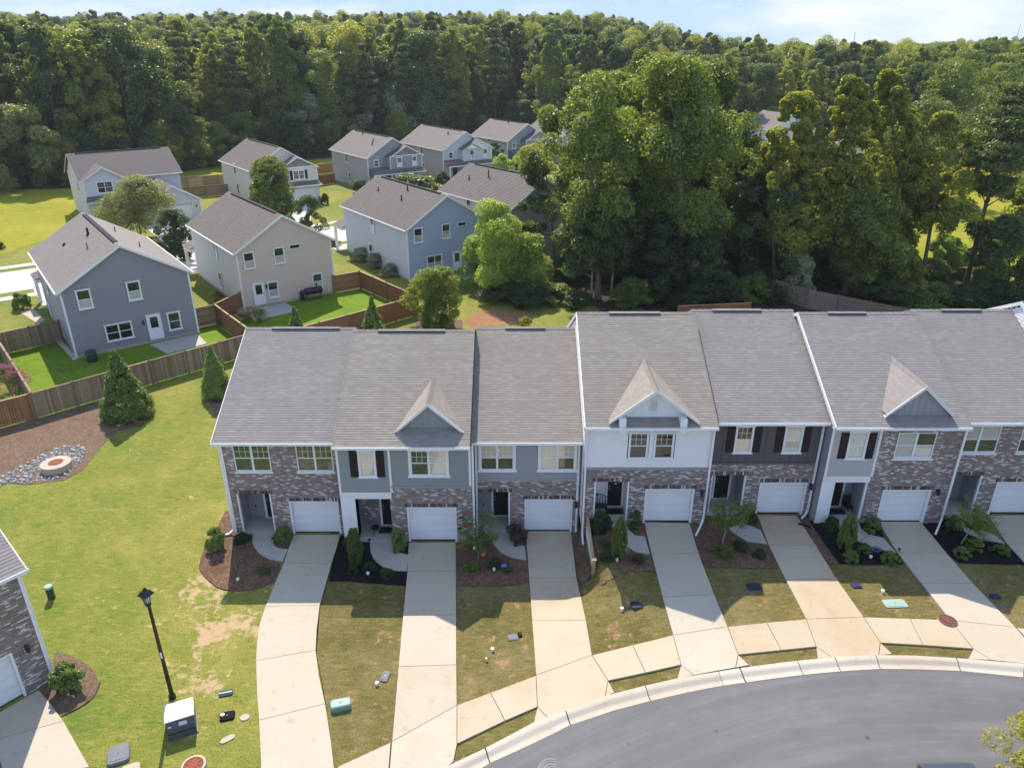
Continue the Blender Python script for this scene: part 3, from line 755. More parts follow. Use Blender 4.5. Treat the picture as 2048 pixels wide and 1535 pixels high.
window(u.t, *w1, u.yw - .015, 1, (.06, .13, .08), ('blind', 'blind'), True); shutters(u.t, w1[0] - .06, w1[1] + .06, w1[2] - .02, w1[3] + .02, u.yw - .016)
window(u.t, *w2, u.yw - .015, 2, (.10, .13, .10), ('glass', 'glass', 'blind', 'blind'))
garage(u.t, gx[0], gx[1], 0, gx[2], u.yw); D_MAT.append(u.porch(*po, 'brick', (-6.5, -5.88), win=(-7.1, -6.72, 1.98, 2.3), trim=False)); downspout(u.t, -1.83, 29.9, 0, 5.4)
dormer(u.t, -3.84, 1.6, 30.45, 7.42, 5.92, .24, (u.ye, u.ze), SL, 'batten', 'sage', roofmat='shingle2')
# unit 3
u = Unit('gray sided townhouse without dormer between sage and white units', -1.9, 3.3, 30.7, 0, 5.35, 6.55, roofmat='shingle2', side='gray_sid', rake=('shingle2', 'shingle2'), ventx=(-.35, 1.75))
gx = (.62, 2.98, 1.95); po = (-1.78, -.1, 2.36); w1 = (-1.5, .08, 3.62, 4.98); w2 = (1.34, 3.0, 3.62, 4.98)
u.brickwall(-1.9, 3.3, 0, 3.0, [(gx[0], gx[1], 0, gx[2]), (po[0], po[1], 0, po[2])], gx, po)
u.wall('lap', 'gray_sid', -1.9, 3.3, 3.1, u.zw, [w1, w2], 'siding_wall'); u.belt(-1.9, 3.3, 3.0, 'gray_sid', .1)
window(u.t, *w1, u.yw - .015, 2, (.10, .12, .10), ('glass', 'blind', 'glass', 'blind')); window(u.t, *w2, u.yw - .015, 2, (.10, .12, .10), ('blind', 'blind', 'glass', 'blind'))
garage(u.t, gx[0], gx[1], 0, gx[2], u.yw); D_MAT.append(u.porch(*po, 'gray_sid', (-.95, -.2), win=(-1.62, -1.3, 1.9, 2.2), doormat=False)); wall_lamp(u.t, 3.14, 1.7, u.yw); downspout(u.t, 3.18, 30.7, 0, 5.2); downspout(u.t, -1.72, 30.7, 0, 5.2)
# unit 4
u = Unit('white townhouse with the largest gable and a louvered vent', 3.35, 9.3, 29.9, B, 6.55, 6.45, lo=.06, roofmat='shingle2', side='whitewall', rake=('white', 'shingle2'), ventx=(4.95, 7.55))
gx = (6.33, 8.67, B + 1.93); po = (3.9, 5.55, B + 2.33); wh = [(5.42, 6.24, 4.72, 6.06), (6.58, 7.42, 4.72, 6.06)]
u.brickwall(3.35, 9.3, B - .9, B + 3.0, [(gx[0], gx[1], B - .9, gx[2]), (po[0], po[1], B - .9, po[2])], gx, po)
u.wall('groove', 'whitewall', 3.35, 9.3, B + 3.12, u.zw, wh, 'shake_wall'); u.belt(3.35, 9.3, B + 3.0, 'gray_sid', .12); u.post(9.26, B + 3.12, u.zw, .09); u.post(3.4, B + 3.12, u.zw, .09)
for w in wh: window(u.t, *w, u.yw - .01, 1, (.05, .05, .06), ('glass_d', 'glass_d'))
garage(u.t, gx[0], gx[1], B, gx[2], u.yw); D_MAT.append(u.porch(*po, 'whitewall', (4.72, 5.42), win=(3.95, 4.3, B + 1.93, B + 2.2))); wall_lamp(u.t, 9.0, 2.9, u.yw); downspout(u.t, 9.22, 29.86, B, 6.3, (-.55, -1.0)); downspout(u.t, 3.42, 29.86, .3, 6.3)
dormer(u.t, 6.41, 2.03, 30.02, 8.36, 6.76, .41, (u.ye, u.ze), SL, 'groove', 'whitewall', roofmat='shingle2', vent=True)
for x in (4.97, 7.72): MB().box(x - .15, x + .15, 29.46, 30.01, 6.28, 6.96).build('gable_pilaster', M['whitewall'], u.t)
# unit 5
u = Unit('dark taupe board-and-batten townhouse with two shuttered windows', 9.35, 14.62, 30.6, B, 6.42, 6.5, roofmat='shingle', side='taupe', rake=('shingle', 'shingle'), ventx=(10.4, 12.95))
gx = (12.0, 14.3, B + 1.85); po = (9.62, 11.28, B + 2.25); w1 = (10.52, 11.28, 4.66, 6.02); w2 = (12.82, 13.6, 4.66, 6.02)
u.brickwall(9.3, 14.62, B - .6, B + 2.88, [(gx[0], gx[1], B - .6, gx[2]), (po[0], po[1], B - .6, po[2])], gx, po)
u.wall('flat', 'taupe', 9.3, 14.62, B + 3.0, u.zw, [w1, w2], 'siding_wall'); u.belt(9.3, 14.62, B + 2.88, 'taupe', .12)
bme = {}
for i in range(13):
    x = 9.55 + i * .405
    for lo_, hi_ in ((B + 3.0, u.zw),):
        cut = [w for w in (w1, w2) if w[0] - .5 < x < w[1] + .5]
        segs = [(lo_, cut[0][2] - .1)] if cut else [(lo_, hi_)]
        for a, b in segs:
            key = round(b - a, 3)
            if key not in bme: bme[key] = MB().box(-.022, .022, -.022, 0, 0, b - a).mesh('batten', [M['taupe']])
            link('batten', bme[key], u.t, (x, u.yw - .0005, a))
for w, pn in ((w1, ('blind', 'glass_d')), (w2, ('blind', 'blind'))):
    window(u.t, *w, u.yw - .015, 1, (.05, .15, .09), pn); shutters(u.t, w[0] - .05, w[1] + .05, w[2], w[3], u.yw - .005, .36)
garage(u.t, gx[0], gx[1], B, gx[2], u.yw); D_MAT.append(u.porch(*po, 'slate', (10.2, 10.9), win=(9.68, 9.95, B + 1.9, B + 2.15), doormat=False)); wall_lamp(u.t, 14.46, 2.8, u.yw); downspout(u.t, 14.5, 30.55, B, 6.2, (-.35, -.3))
# unit 6
u = Unit('greige and brick townhouse with white corner column and gray dormer', 14.65, 20.7, 29.9, B, 6.55, 6.45, lo=.06, roofmat='shingle', side='slate', rake=('white', 'shingle'), ventx=(16.1, 18.05))
gx = (17.62, 19.92, B + 1.88); po = (15.2, 16.8, B + 2.3); w1 = (15.52, 16.3, 4.72, 6.08); w2 = (17.72, 19.5, 4.72, 6.06)
u.brickwall(16.9, 20.7, B - .5, u.zw, [(gx[0], gx[1], B - .5, gx[2]), w2], gx)
u.wall('lap', 'greige', 14.65, 16.9, B + 2.62, u.zw, [w1], 'siding_wall'); u.wall('flat', 'whitewall', 14.65, po[0], B - .5, B + 2.62, (), 'porch_column'); MB().box(14.655, po[0], 29.91, 30.55, B - .2, B + 2.3).build('column_return', M['whitewall'], u.t); MB().box(14.65, 16.88, 29.88, 30.1, B + 2.3, B + 2.62).build('porch_beam', M['white'], u.t)
u.post(16.9, B + 2.62, u.zw); u.post(14.71, B + 2.62, u.zw); MB().box(16.78, 16.9, 29.92, 31.1, B, B + 2.3).build('porch_side', M['gray_sid'], u.t)
window(u.t, *w1, u.yw - .015, 1, (.05, .15, .09), ('blind_w', 'blind_w'), False); shutters(u.t, w1[0] - .05, w1[1] + .05, w1[2], w1[3], u.yw - .016, .36); window(u.t, *w2, u.yw, 2, None, ('blind_w', 'blind_w', 'blind_w', 'glass'), False, ledge=True)
garage(u.t, gx[0], gx[1], B, gx[2], u.yw); D_MAT.append(u.porch(*po, 'slate', (15.62, 16.3))); wall_lamp(u.t, 20.2, 2.95, u.yw); downspout(u.t, 20.72, 29.86, B, 6.3, (-.7, -.9))
dormer(u.t, 18.46, 1.52, 30.12, 8.43, 6.99, .24, (u.ye, u.ze), SL, 'batten', 'gray_sid', roofmat='shingle')
# unit 7
u = Unit('brick townhouse cut by the right edge, behind the small red-leaf tree', 20.75, 26.0, 30.6, B, 6.42, 6.5, roofmat='shingle', side='gray_sid', rake=('shingle', 'shingle'), ventx=(22.3, 24.4))
gx = (23.45, 25.8, B + 1.88); po = (21.05, 22.65, B + 2.25); wh = [(21.05, 22.9, 4.62, 6.04), (23.9, 25.7, 4.62, 6.04)]
u.brickwall(20.7, 26.0, B - .5, u.zw, [(gx[0], gx[1], B - .5, gx[2]), (po[0], po[1], B - .5, po[2])] + wh, gx, po)
for w in wh: window(u.t, *w, u.yw, 2, None, ('glass', 'blind_w', 'glass', 'blind_w'), False, ledge=True)
garage(u.t, gx[0], gx[1], B, gx[2], u.yw); D_MAT.append(u.porch(*po, 'gray_sid', (21.12, 21.8), doormat=False))
# unit 8: only its sunlit gable wall and roof corner rise at the right
u = Unit('townhouse with sunlit white gable wall at the top right corner', 26.05, 32.0, 29.9, B, 7.0, 6.6, lo=.06, roofmat='shingle', side='whitewall')
u.wall('flat', 'brick', 26.05, 32, B - .5, u.zw, (), 'brick_wall')
for o, lb in zip([d for d in D_MAT if d], ('black doormat at the sage townhouse door', 'black doormat at the white townhouse door', 'black doormat in the greige townhouse porch')): tag(o, lb, 'doormat')
# ---------------------------------------------------------------- the townhouse cut by the lower left corner (its own frame: x along the front, y to the back)
def corner_house():
    A = math.atan2(-.785, -.62) + math.pi                    # front line direction
    o = P(108, 1358); t = empty('townhouse', (o.x, o.y, 0), A, 'brick townhouse corner with garage door beside the round mulched bush', 'townhouse', 'row of attached townhouses')
    m = MB(); flat_wall(m, 0, -7, 0, 0, 5.15, [(-4.0, -.95, 0, 2.1), (-3.2, -1.75, 3.6, 5.0)]); m.build('brick_wall', M['brick'], t)
    window(t, -3.2, -1.75, 3.6, 5.0, 0, 2, None, ('glass',), ledge=True); garage(t, -4.0, -.95, 0, 2.1, 0); wall_lamp(t, -.48, 2.0, 0)
    MB().box(-.06, .02, -.03, .05, 0, 5.15).build('corner_board', M['whitewall'], t)
    s = MB()
    for i in range(34):
        z = i * .16; y1 = 12.6
        s.face([(.016, 0.05, z), (.016, y1, z), (0, y1, z + .16), (0, .05, z + .16)])
    s.face([(0, 0, 5.15), (0, 12.6, 5.15), (0, 6.3, 8.3)]); s.build('side_wall', M['pale'], t)
    r = MB(); roof_plane(r, (-7, -.4, 5.35), (.2, -.4, 5.35), (.2, 6.1, 8.6), (-7, 6.1, 8.6)); roof_plane(r, (.2, 12.6, 5.35), (-7, 12.6, 5.35), (-7, 6.1, 8.6), (.2, 6.1, 8.6)); r.build('roof', M['shingle'], t)
    k = MB(); k.face([(.23, -.4, 5.36), (.23, 6.1, 8.61), (.23, 6.1, 8.42), (.23, -.4, 5.17)]); k.face([(.19, -.4, 5.365), (.19, 6.1, 8.615), (.23, 6.1, 8.61), (.23, -.4, 5.36)][::-1]); k.build('rake_board', M['white'], t)
    MB().quad((-7, -.38, 5.18), (-7, 0, 5.18), (.2, 0, 5.18), (.2, -.38, 5.18)).build('soffit', M['soffit'], t)
    gutter(t, -7, .26, -.4, 5.345); downspout(t, .05, .12, 0, 5.2, (.5, 0))
    return t
corner_house()
# ---------------------------------------------------------------- ground
GL = ((.040, .068, .012), (.095, .120, .022), (.155, .155, .042))
M['grass'] = grass('grass_lush', (.085, .150, .026), (.188, .197, .037), (.30, .26, .072), ((.44, .28, .16), (.50, .37, .24)), .80,
                   [(-12.2, 22.6, 2.8, 6.2, .25), (-13.4, 27.2, 3.6, 2.2, .27), (-11.6, 29.2, 2.2, 1.6, .25), (-14.6, 24.0, 6.5, 3.6, .10), (-14.7, 31.6, 1.3, 3.4, .26)])
M['grass_front'] = grass('grass_front', (.080, .080, .020), (.155, .130, .044), (.25, .19, .092), ((.33, .165, .085), (.43, .26, .155)), .70, None, 1.6)
M['grass_yard'] = grass('grass_yard', (.075, .145, .010), (.135, .215, .015), (.195, .25, .026), sc=1.3)
M['grass_far'] = grass('grass_far', (.165, .190, .012), (.255, .25, .020), (.34, .29, .042), sc=.6)
def ground():
    xs = sorted(set([round(-1700 + i * 60.0, 2) for i in range(58)] + [round(-120 + i * 6.0, 2) for i in range(42)] + [round(-14 + i * .5, 2) for i in range(62)]))
    ys = sorted(set([round(-200 + i * 60.0, 2) for i in range(32)] + [round(i * 4.0, 2) for i in range(160)] + [round(14 + i * 1.0, 2) for i in range(48)]))
    v = [(x, y, g(x, y) - (.25 if (-9.2 + (30 - y) * .14 < x < 44 and 5 < y < 30.2) else 0)) for y in ys for x in xs]; nx = len(xs)
    f = [(j * nx + i, j * nx + i + 1, (j + 1) * nx + i + 1, (j + 1) * nx + i) for j in range(len(ys) - 1) for i in range(nx - 1)]
    me = bpy.data.meshes.new('ground'); me.from_pydata(v, [], f); me.materials.append(M['grass']); me.update()
    tag(link('ground', me), kind='structure')
ground()
def chaikin(p, n=2):
    for _ in range(n):
        p = [q for a, b in zip(p, p[1:] + p[:1]) for q in ((a[0] * .75 + b[0] * .25, a[1] * .75 + b[1] * .25), (a[0] * .25 + b[0] * .75, a[1] * .25 + b[1] * .75))]
    return p
# lawns
sheet('lawn_front', PX((682, 1070), (664, 1129), (641, 1211), (633, 1301), (652, 1408), (668, 1535)) + [(-6.2, 14), (-6, 12)] + PX((905, 1560), (935, 1512), (1067, 1446), (1130, 1422), (1210, 1393), (1289, 1373), (1400, 1350), (1500, 1336), (1593, 1323), (1667, 1316), (1749, 1311), (1830, 1314), (1911, 1318), (2048, 1329)) + [(24, 20), (40, 17), (40, 31), (20, 31.2), (3, 30.9), (-7, 30.9)], M['grass_front'], -.02, .4)
sheet('lawn_back', [(-31.2, 43.2), (-37.5, 50.8), (-41, 53.5), (-37, 57.5), (-34, 54), (-27, 59.6), (-26.2, 62.3), (-21.3, 55.6), (-19.6, 54.2)], M['grass_yard'], .004, 2)
sheet('lawn_back', [(-24.4, 65), (-26.2, 62.3), (-21.3, 55.6), (-19.4, 52.6), (-15.6, 56.8), (-8.5, 63.9), (-15.2, 71.6), (-17.7, 70.4)], M['grass_yard'], .004, 2)
sheet('meadow', [(-140, 100), (-62, 96), (-56, 100), (-64, 122), (-44, 140), (-30, 150), (-34, 172), (-62, 160), (-72, 132), (-110, 128), (-150, 132)], M['grass_far'], .02, 6)
sheet('meadow', [(-120, 70), (-60, 84), (-58, 99), (-62, 110), (-100, 112), (-140, 100)], M['grass_far'], .012, 6)
sheet('meadow', [(44, 80), (95, 75), (120, 120), (110, 165), (58, 168), (48, 120)], M['grass_far'], .01, 6)
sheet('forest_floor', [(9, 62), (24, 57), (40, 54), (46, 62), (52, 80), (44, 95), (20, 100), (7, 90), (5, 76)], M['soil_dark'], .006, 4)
# woodland ground: where the trees stand
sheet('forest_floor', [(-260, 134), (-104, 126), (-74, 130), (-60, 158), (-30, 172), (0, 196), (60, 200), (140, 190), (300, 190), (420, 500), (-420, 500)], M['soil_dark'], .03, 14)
# planting beds
sheet('mulch_bed', PX((0, 858), (75, 838), (212, 798), (300, 795), (312, 822), (285, 850), (235, 862), (212, 882), (192, 905), (165, 940), (128, 960), (60, 969), (0, 966)) + [(-36.5, 37.8), (-37, 41)], M['mulch_pale'], .02, 1.5)
sheet('mulch_bed', PX((410, 780), (440, 760), (478, 745), (460, 850), (430, 835)), M['mulch_pale'], .014)
bedA = PX((402, 1108), (398, 1140), (430, 1173), (459, 1182), (509, 1180), (552, 1161), (566, 1125), (539, 1119), (513, 1102), (504, 1086), (506, 1068), (487, 1061), (468, 1062), (455, 1010), (440, 1046), (418, 1075))
sheet('mulch_bed', chaikin(bedA), M['mulch'], .012)
sheet('mulch_bed', PX((546, 1076), (553, 1067), (586, 1067), (596, 1080), (583, 1097), (562, 1100), (548, 1091)), M['mulch'], .016)
sheet('mulch_bed', PX((679, 1071), (715, 1071), (742, 1082), (739, 1096), (746, 1119), (766, 1135), (790, 1142), (816, 1143), (812, 1171), (756, 1167), (697, 1162), (658, 1162), (668, 1110)), M['mulch_black'], .012)
sheet('mulch_bed', PX((785, 1086), (787, 1080), (820, 1083), (819, 1110), (799, 1106), (789, 1099)), M['mulch_black'], .016)
sheet('mulch_bed', PX((911, 1085), (925, 1062), (950, 1060), (985, 1066), (985, 1087), (999, 1105), (1020, 1115), (1054, 1122), (1060, 1160), (1030, 1170), (996, 1171), (912, 1171)), M['mulch'], .012)
sheet('mulch_bed', PX((1019, 1064), (1052, 1063), (1060, 1076), (1048, 1092), (1031, 1088), (1020, 1076)), M['mulch'], .016)
sheet('mulch_bed', PX((1141, 1064), (1168, 1060), (1171, 1100), (1182, 1150), (1165, 1174), (1154, 1155), (1150, 1105)), M['mulch'], .012)
sheet('mulch_bed', PX((1190, 1046), (1216, 1042), (1218, 1049), (1234, 1072), (1252, 1093), (1271, 1105), (1300, 1110), (1308, 1140), (1271, 1143), (1229, 1153), (1203, 1171), (1190, 1155), (1186, 1090)), M['mulch'], .012)
sheet('mulch_bed', PX((1254, 1042), (1287, 1043), (1292, 1073), (1272, 1071), (1259, 1058)), M['mulch'], .016)
sheet('mulch_bed', PX((1380, 1048), (1398, 1040), (1422, 1034), (1450, 1049), (1466, 1067), (1492, 1083), (1537, 1090), (1550, 1114), (1555, 1136), (1495, 1136), (1412, 1133), (1395, 1106)), M['mulch'], .012)
sheet('mulch_bed', PX((1480, 1036), (1514, 1031), (1524, 1060), (1492, 1050)), M['mulch'], .016)
sheet('mulch_bed', PX((1591, 1031), (1614, 1036), (1647, 1085), (1678, 1128), (1658, 1128), (1629, 1089), (1607, 1053)), M['mulch'], .016)
sheet('mulch_bed', PX((1617, 1040), (1652, 1040), (1668, 1046), (1705, 1079), (1727, 1089), (1750, 1098), (1796, 1107), (1806, 1127), (1750, 1130), (1679, 1127), (1648, 1085)), M['mulch_black'], .012)
sheet('mulch_bed', PX((1716, 1040), (1756, 1044), (1768, 1076), (1741, 1070), (1725, 1059)), M['mulch_black'], .016)
sheet('mulch_bed', PX((1841, 1046), (1878, 1034), (1896, 1040), (1916, 1055), (1933, 1067), (1962, 1079), (2014, 1089), (2048, 1123), (2050, 1129), (1919, 1126), (1892, 1107)), M['mulch_black'], .012)
sheet('mulch_bed', PX((1948, 1040), (1975, 1042), (1984, 1060), (1958, 1056)), M['mulch_black'], .016)
sheet('mulch_bed', chaikin(PX((108, 1296), (150, 1314), (184, 1333), (200, 1365), (188, 1395), (158, 1416), (122, 1432), (94, 1404), (80, 1385), (102, 1362))), M['mulch_pale'], .012)
sheet('mulch_bed', PX((930, 640), (960, 620), (1060, 622), (1060, 640), (1000, 652), (940, 655)), M['clay'], .012)
sheet('mulch_bed', PX((830, 640), (850, 630), (925, 640), (925, 658), (835, 658)), M['mulch_pale'], .012)
sheet('mulch_bed', [(8, 61), (12, 57.5), (24, 56.5), (30, 57), (24, 63), (12, 63)], M['clay'], .012, 2)
def edge_line(pts, w=.035):
    m = MB(); q = [P(*p) for p in pts]
    for _ in range(2): q = [q[0]] + [w for a, b in zip(q, q[1:]) for w in (a.lerp(b, .25), a.lerp(b, .75))] + [q[-1]]
    m.tube([Vector((p.x, p.y, p.z + .02)) for p in q], w, 6); return m
for pts in (((402, 1120), (398, 1140), (430, 1173), (459, 1182), (509, 1180), (552, 1161)), ((200, 1365), (188, 1395), (158, 1416), (122, 1432))):
    tag(edge_line(pts).build('bed_edging', M['mulch']), kind='structure')
# ---------------------------------------------------------------- concrete: slabs with open joints
def inset(poly, d):
    n = len(poly); ar = sum(a[0] * b[1] - b[0] * a[1] for a, b in zip(poly, poly[1:] + poly[:1])); sg = 1 if ar > 0 else -1
    out = []
    for i in range(n):
        p0, p1, p2 = (Vector(poly[(i + k) % n]).to_2d() for k in (-1, 0, 1))
        e1 = (p1 - p0).normalized(); e2 = (p2 - p1).normalized()
        n1 = Vector((-e1.y, e1.x)) * sg; n2 = Vector((-e2.y, e2.x)) * sg
        b = n1 + n2; L = b.length
        b = n1 if L < 1e-6 else b / L * min(2.5, 1 / max(.35, L / 2))
        q = p1 + b * d; out.append((q.x, q.y))
    return out
def refine(poly, step=.7):
    out = []
    for a, b in zip(poly, poly[1:] + poly[:1]):
        n = max(1, int(math.dist(a, b) / step))
        out += [(a[0] + (b[0] - a[0]) * i / n, a[1] + (b[1] - a[1]) * i / n) for i in range(n)]
    return out
def slab(par, poly, mat, h=.05, gap=.012, name='slab'):
    q = inset(poly, gap)
    o = sheet(name, q, mat, h, .4, par, None)
    m = MB(); q2 = refine(q)
    ar = sum(a[0] * b[1] - b[0] * a[1] for a, b in zip(q2, q2[1:] + q2[:1]))
    if ar < 0: q2 = q2[::-1]
    for a, b in zip(q2, q2[1:] + q2[:1]):
        m.quad((a[0], a[1], g(*a) - .05), (b[0], b[1], g(*b) - .05), (b[0], b[1], g(*b) + h), (a[0], a[1], g(*a) + h))
    # join skirt into the slab mesh
    me = o.data; v = [tuple(k.co) for k in me.vertices]; f = [tuple(p.vertices) for p in me.polygons]; n = len(v)
    me2 = bpy.data.meshes.new(name); me2.from_pydata(v + m.v, [], f + [tuple(i + n for i in q) for q in m.f]); me2.materials.append(mat); me2.update()
    o.data = me2; bpy.data.meshes.remove(me)
    return o
def flatwork(name, pieces, mat, h=.05, base=None):
    par = empty(name, kind='structure')
    for p in pieces:
        q = []
        for (x0, y0), (x1, y1) in zip(p, p[1:] + p[:1]):
            n = max(1, int(math.hypot(x1 - x0, y1 - y0) / 28)); q += [(x0 + (x1 - x0) * i / n, y0 + (y1 - y0) * i / n) for i in range(n)]
        slab(par, PX(*q), mat, h)
    if base: sheet('joint_bed', PX(*base), M['soil_dark'], .022, 2, par, None)
    return par
flatwork('driveway', [
    [(587, 1070), (681, 1070), (673, 1098), (663, 1129), (568, 1126), (577, 1098)],
    [(568, 1126), (663, 1129), (652, 1168), (640, 1211), (531, 1213), (549, 1170)],
    [(531, 1213), (640, 1211), (634, 1260), (632, 1301), (512, 1322), (514, 1285), (519, 1250)],
    [(512, 1322), (632, 1301), (638, 1350), (651, 1408), (518, 1441), (514, 1385)],
    [(518, 1441), (651, 1408), (662, 1480), (669, 1540), (676, 1590), (524, 1590), (521, 1500)]], M['concrete'])
flatwork('driveway', [
    [(817, 1086), (912, 1085), (912, 1143), (814.6, 1143.5)], [(814.6, 1143.5), (912, 1143), (912.6, 1230), (806, 1232)],
    [(806, 1232), (912.6, 1230), (913, 1330), (797, 1334)], [(797, 1334), (913, 1330), (914, 1411), (784, 1484)],
    [(784, 1484), (914, 1411), (914, 1489), (907, 1524), (880, 1545), (775, 1590)]], M['concrete'])
flatwork('driveway', [
    [(1051, 1063), (1142, 1063), (1153, 1156), (1058, 1156)], [(1058, 1156), (1153, 1156), (1172, 1241), (1064, 1241)],
    [(1064, 1241), (1172, 1241), (1184, 1311), (1072, 1351)],
    [(1072, 1351), (1184, 1311), (1216, 1362), (1210, 1394), (1150, 1416), (1095, 1436), (1075, 1414)],
    [(1075, 1414), (1095, 1436), (1067, 1446)], [(1216, 1362), (1229, 1386), (1210, 1394)]], M['concrete_s'])
flatwork('driveway', [
    [(1288, 1045), (1379, 1047), (1397, 1107), (1302.7, 1108)], [(1302.7, 1108), (1397, 1107), (1428.6, 1190), (1325, 1195)],
    [(1325, 1195), (1428.6, 1190), (1455, 1254), (1346, 1271)],
    [(1346, 1271), (1455, 1254), (1476, 1310), (1471, 1336), (1430, 1343), (1388, 1351), (1362, 1330)],
    [(1362, 1330), (1388, 1351), (1354, 1358)], [(1476, 1310), (1498, 1331), (1471, 1336)]], M['concrete'])
flatwork('driveway', [
    [(1514, 1031), (1593, 1032), (1631, 1091), (1537, 1091)], [(1537, 1091), (1631, 1091), (1674, 1160), (1571, 1160)],
    [(1571, 1160), (1674, 1160), (1727, 1235), (1612, 1239)],
    [(1612, 1239), (1727, 1235), (1760, 1286), (1757, 1311), (1710, 1313), (1665, 1316), (1632, 1294)],
    [(1632, 1294), (1665, 1316), (1635, 1318)], [(1760, 1286), (1785, 1309), (1757, 1311)]], M['concrete_s'])
flatwork('driveway', [
    [(1756, 1044), (1841, 1044), (1892, 1106), (1794, 1106)], [(1794, 1106), (1892, 1106), (1945, 1167), (1842, 1167)],
    [(1842, 1167), (1945, 1167), (2030, 1255), (1900, 1241)],
    [(1900, 1241), (2030, 1255), (2095, 1330), (2048, 1328), (1982, 1321), (1946, 1298)], [(1946, 1298), (1982, 1321), (1935, 1319)]], M['concrete'])
flatwork('driveway', [[(1975, 1031), (2060, 1031), (2118, 1088), (2013, 1088)], [(2013, 1088), (2118, 1088), (2200, 1165), (2080, 1160)], [(2080, 1160), (2200, 1165), (2300, 1255), (2180, 1260)]], M['concrete'])
flatwork('driveway', [[(78, 1380), (-20, 1437), (-10, 1480), (128, 1443), (100, 1405)], [(128, 1443), (-10, 1480), (10, 1560), (180, 1535)]], M['concrete'])
flatwork('sidewalk', [[(676, 1534), (782, 1485), (778, 1535), (774, 1588), (676, 1588)]], M['concrete'])
flatwork('sidewalk', [[(914, 1411), (981, 1386), (1010, 1442), (914, 1488)], [(981, 1386), (1072, 1352), (1075, 1414), (1010, 1442)]], M['concrete_s'])
flatwork('sidewalk', [[(1184, 1311), (1265, 1291), (1291, 1346), (1216, 1362)], [(1265, 1291), (1346, 1271), (1362, 1330), (1291, 1346)]], M['concrete_s'])
flatwork('sidewalk', [[(1455, 1254), (1533, 1246), (1562, 1301), (1476, 1310)], [(1533, 1246), (1612, 1239), (1632, 1294), (1562, 1301)]], M['concrete_s'])
flatwork('sidewalk', [[(1727, 1235), (1819, 1238), (1846, 1291), (1760, 1286)], [(1819, 1238), (1900, 1241), (1946, 1298), (1846, 1291)]], M['concrete_s'])
flatwork('sidewalk', [[(2032, 1256), (2110, 1266), (2140, 1325), (2095, 1322)]], M['concrete'])
flatwork('walkway', [[(506, 1066), (550, 1066), (547, 1089), (555, 1096), (576, 1099), (566, 1124), (539, 1119), (520, 1109), (508, 1095), (504, 1084)]], M['concrete_w'], .045)
flatwork('walkway', [[(739, 1080), (786, 1080), (787, 1097), (799, 1105), (818, 1110), (814, 1142), (790, 1142), (766, 1135), (750, 1122), (741, 1105)]], M['concrete_w'], .045)
flatwork('walkway', [[(968, 1064), (1018, 1064), (1022, 1082), (1034, 1091), (1050, 1092), (1053, 1121), (1020, 1115), (1000, 1105), (986, 1088), (982, 1075)]], M['concrete_w'], .045)
flatwork('walkway', [[(1216, 1042), (1252, 1042), (1257, 1059), (1271, 1072), (1290, 1073), (1300, 1109), (1271, 1105), (1252, 1093), (1234, 1072)]], M['concrete_w'], .045)
flatwork('walkway', [[(1434, 1033), (1479, 1033), (1487, 1047), (1469, 1068), (1450, 1050)], [(1487, 1047), (1521, 1060), (1535, 1089), (1492, 1083), (1469, 1068)]], M['concrete_w'], .045)
flatwork('walkway', [[(1655, 1041), (1716, 1041), (1724, 1060), (1737, 1069), (1718, 1084), (1700, 1076), (1675, 1054)], [(1737, 1069), (1766, 1076), (1793, 1106), (1750, 1097), (1718, 1084)]], M['concrete_w'], .045)
flatwork('walkway', [[(1892, 1032), (1946, 1032), (1956, 1056), (1976, 1060), (2011, 1088), (1962, 1078), (1933, 1067), (1914, 1053)]], M['concrete_w'], .045)
# ---------------------------------------------------------------- kerb and road
KO = [(700, 1628), (800, 1578), (891, 1535), (970, 1498), (1067, 1446), (1130, 1422), (1210, 1393), (1289, 1373), (1360, 1357), (1435, 1345), (1478, 1338), (1593, 1323.5), (1667, 1316), (1749, 1311.5), (1830, 1313), (1911, 1318), (2048, 1329), (2160, 1342)]
KI = [(770, 1640), (870, 1583), (964, 1535), (980, 1525), (1066, 1486), (1141, 1449), (1228, 1420), (1301, 1401), (1375, 1384), (1448, 1370), (1492, 1364), (1607, 1349), (1682, 1342), (1761, 1337), (1842, 1338), (1922, 1341), (2048, 1354), (2160, 1367)]
KJ = {1, 3, 5, 7, 9, 10, 11, 12, 13, 15, 16}
kerb = empty('kerb', kind='structure')
PROF = [(0, .055), (.04, .10), (.28, .104), (.40, .088), (.52, .052), (.64, .018), (.74, .008), (1.0, .012)]
def kerbs():
    o = [P2(*p) for p in KO]; i_ = [P2(*p) for p in KI]
    st = 0
    for e in range(1, len(o)):
        if e in KJ or e == len(o) - 1:
            idx = list(range(st, e + 1)); m = MB(); m.smooth = False; rows = []
            for a, b in zip(idx, idx[1:]):
                for q in range(4): rows.append((a + q / 4))
            rows.append(idx[-1]); sec = []
            for t in rows:
                a = min(int(t), len(o) - 2); f = t - a
                if t == idx[0]: f += .012
                if t == idx[-1]: f -= .012
                A_ = Vector(o[a]).lerp(Vector(o[a + 1]), f); B_ = Vector(i_[a]).lerp(Vector(i_[a + 1]), f)
                sec.append([(*A_.lerp(B_, s).to_2d(), g(*A_.lerp(B_, s)) + h) for s, h in PROF])
            for r0, r1 in zip(sec, sec[1:]):
                for k in range(len(PROF) - 1): m.quad(r0[k], r0[k + 1], r1[k + 1], r1[k])
            for r in (sec[0], sec[-1]):
                m.face(r + [(r[-1][0], r[-1][1], r[-1][2] - .15), (r[0][0], r[0][1], r[0][2] - .15)])
            m.build('kerb_stone', M['curbc'], kerb); st = e
kerbs()
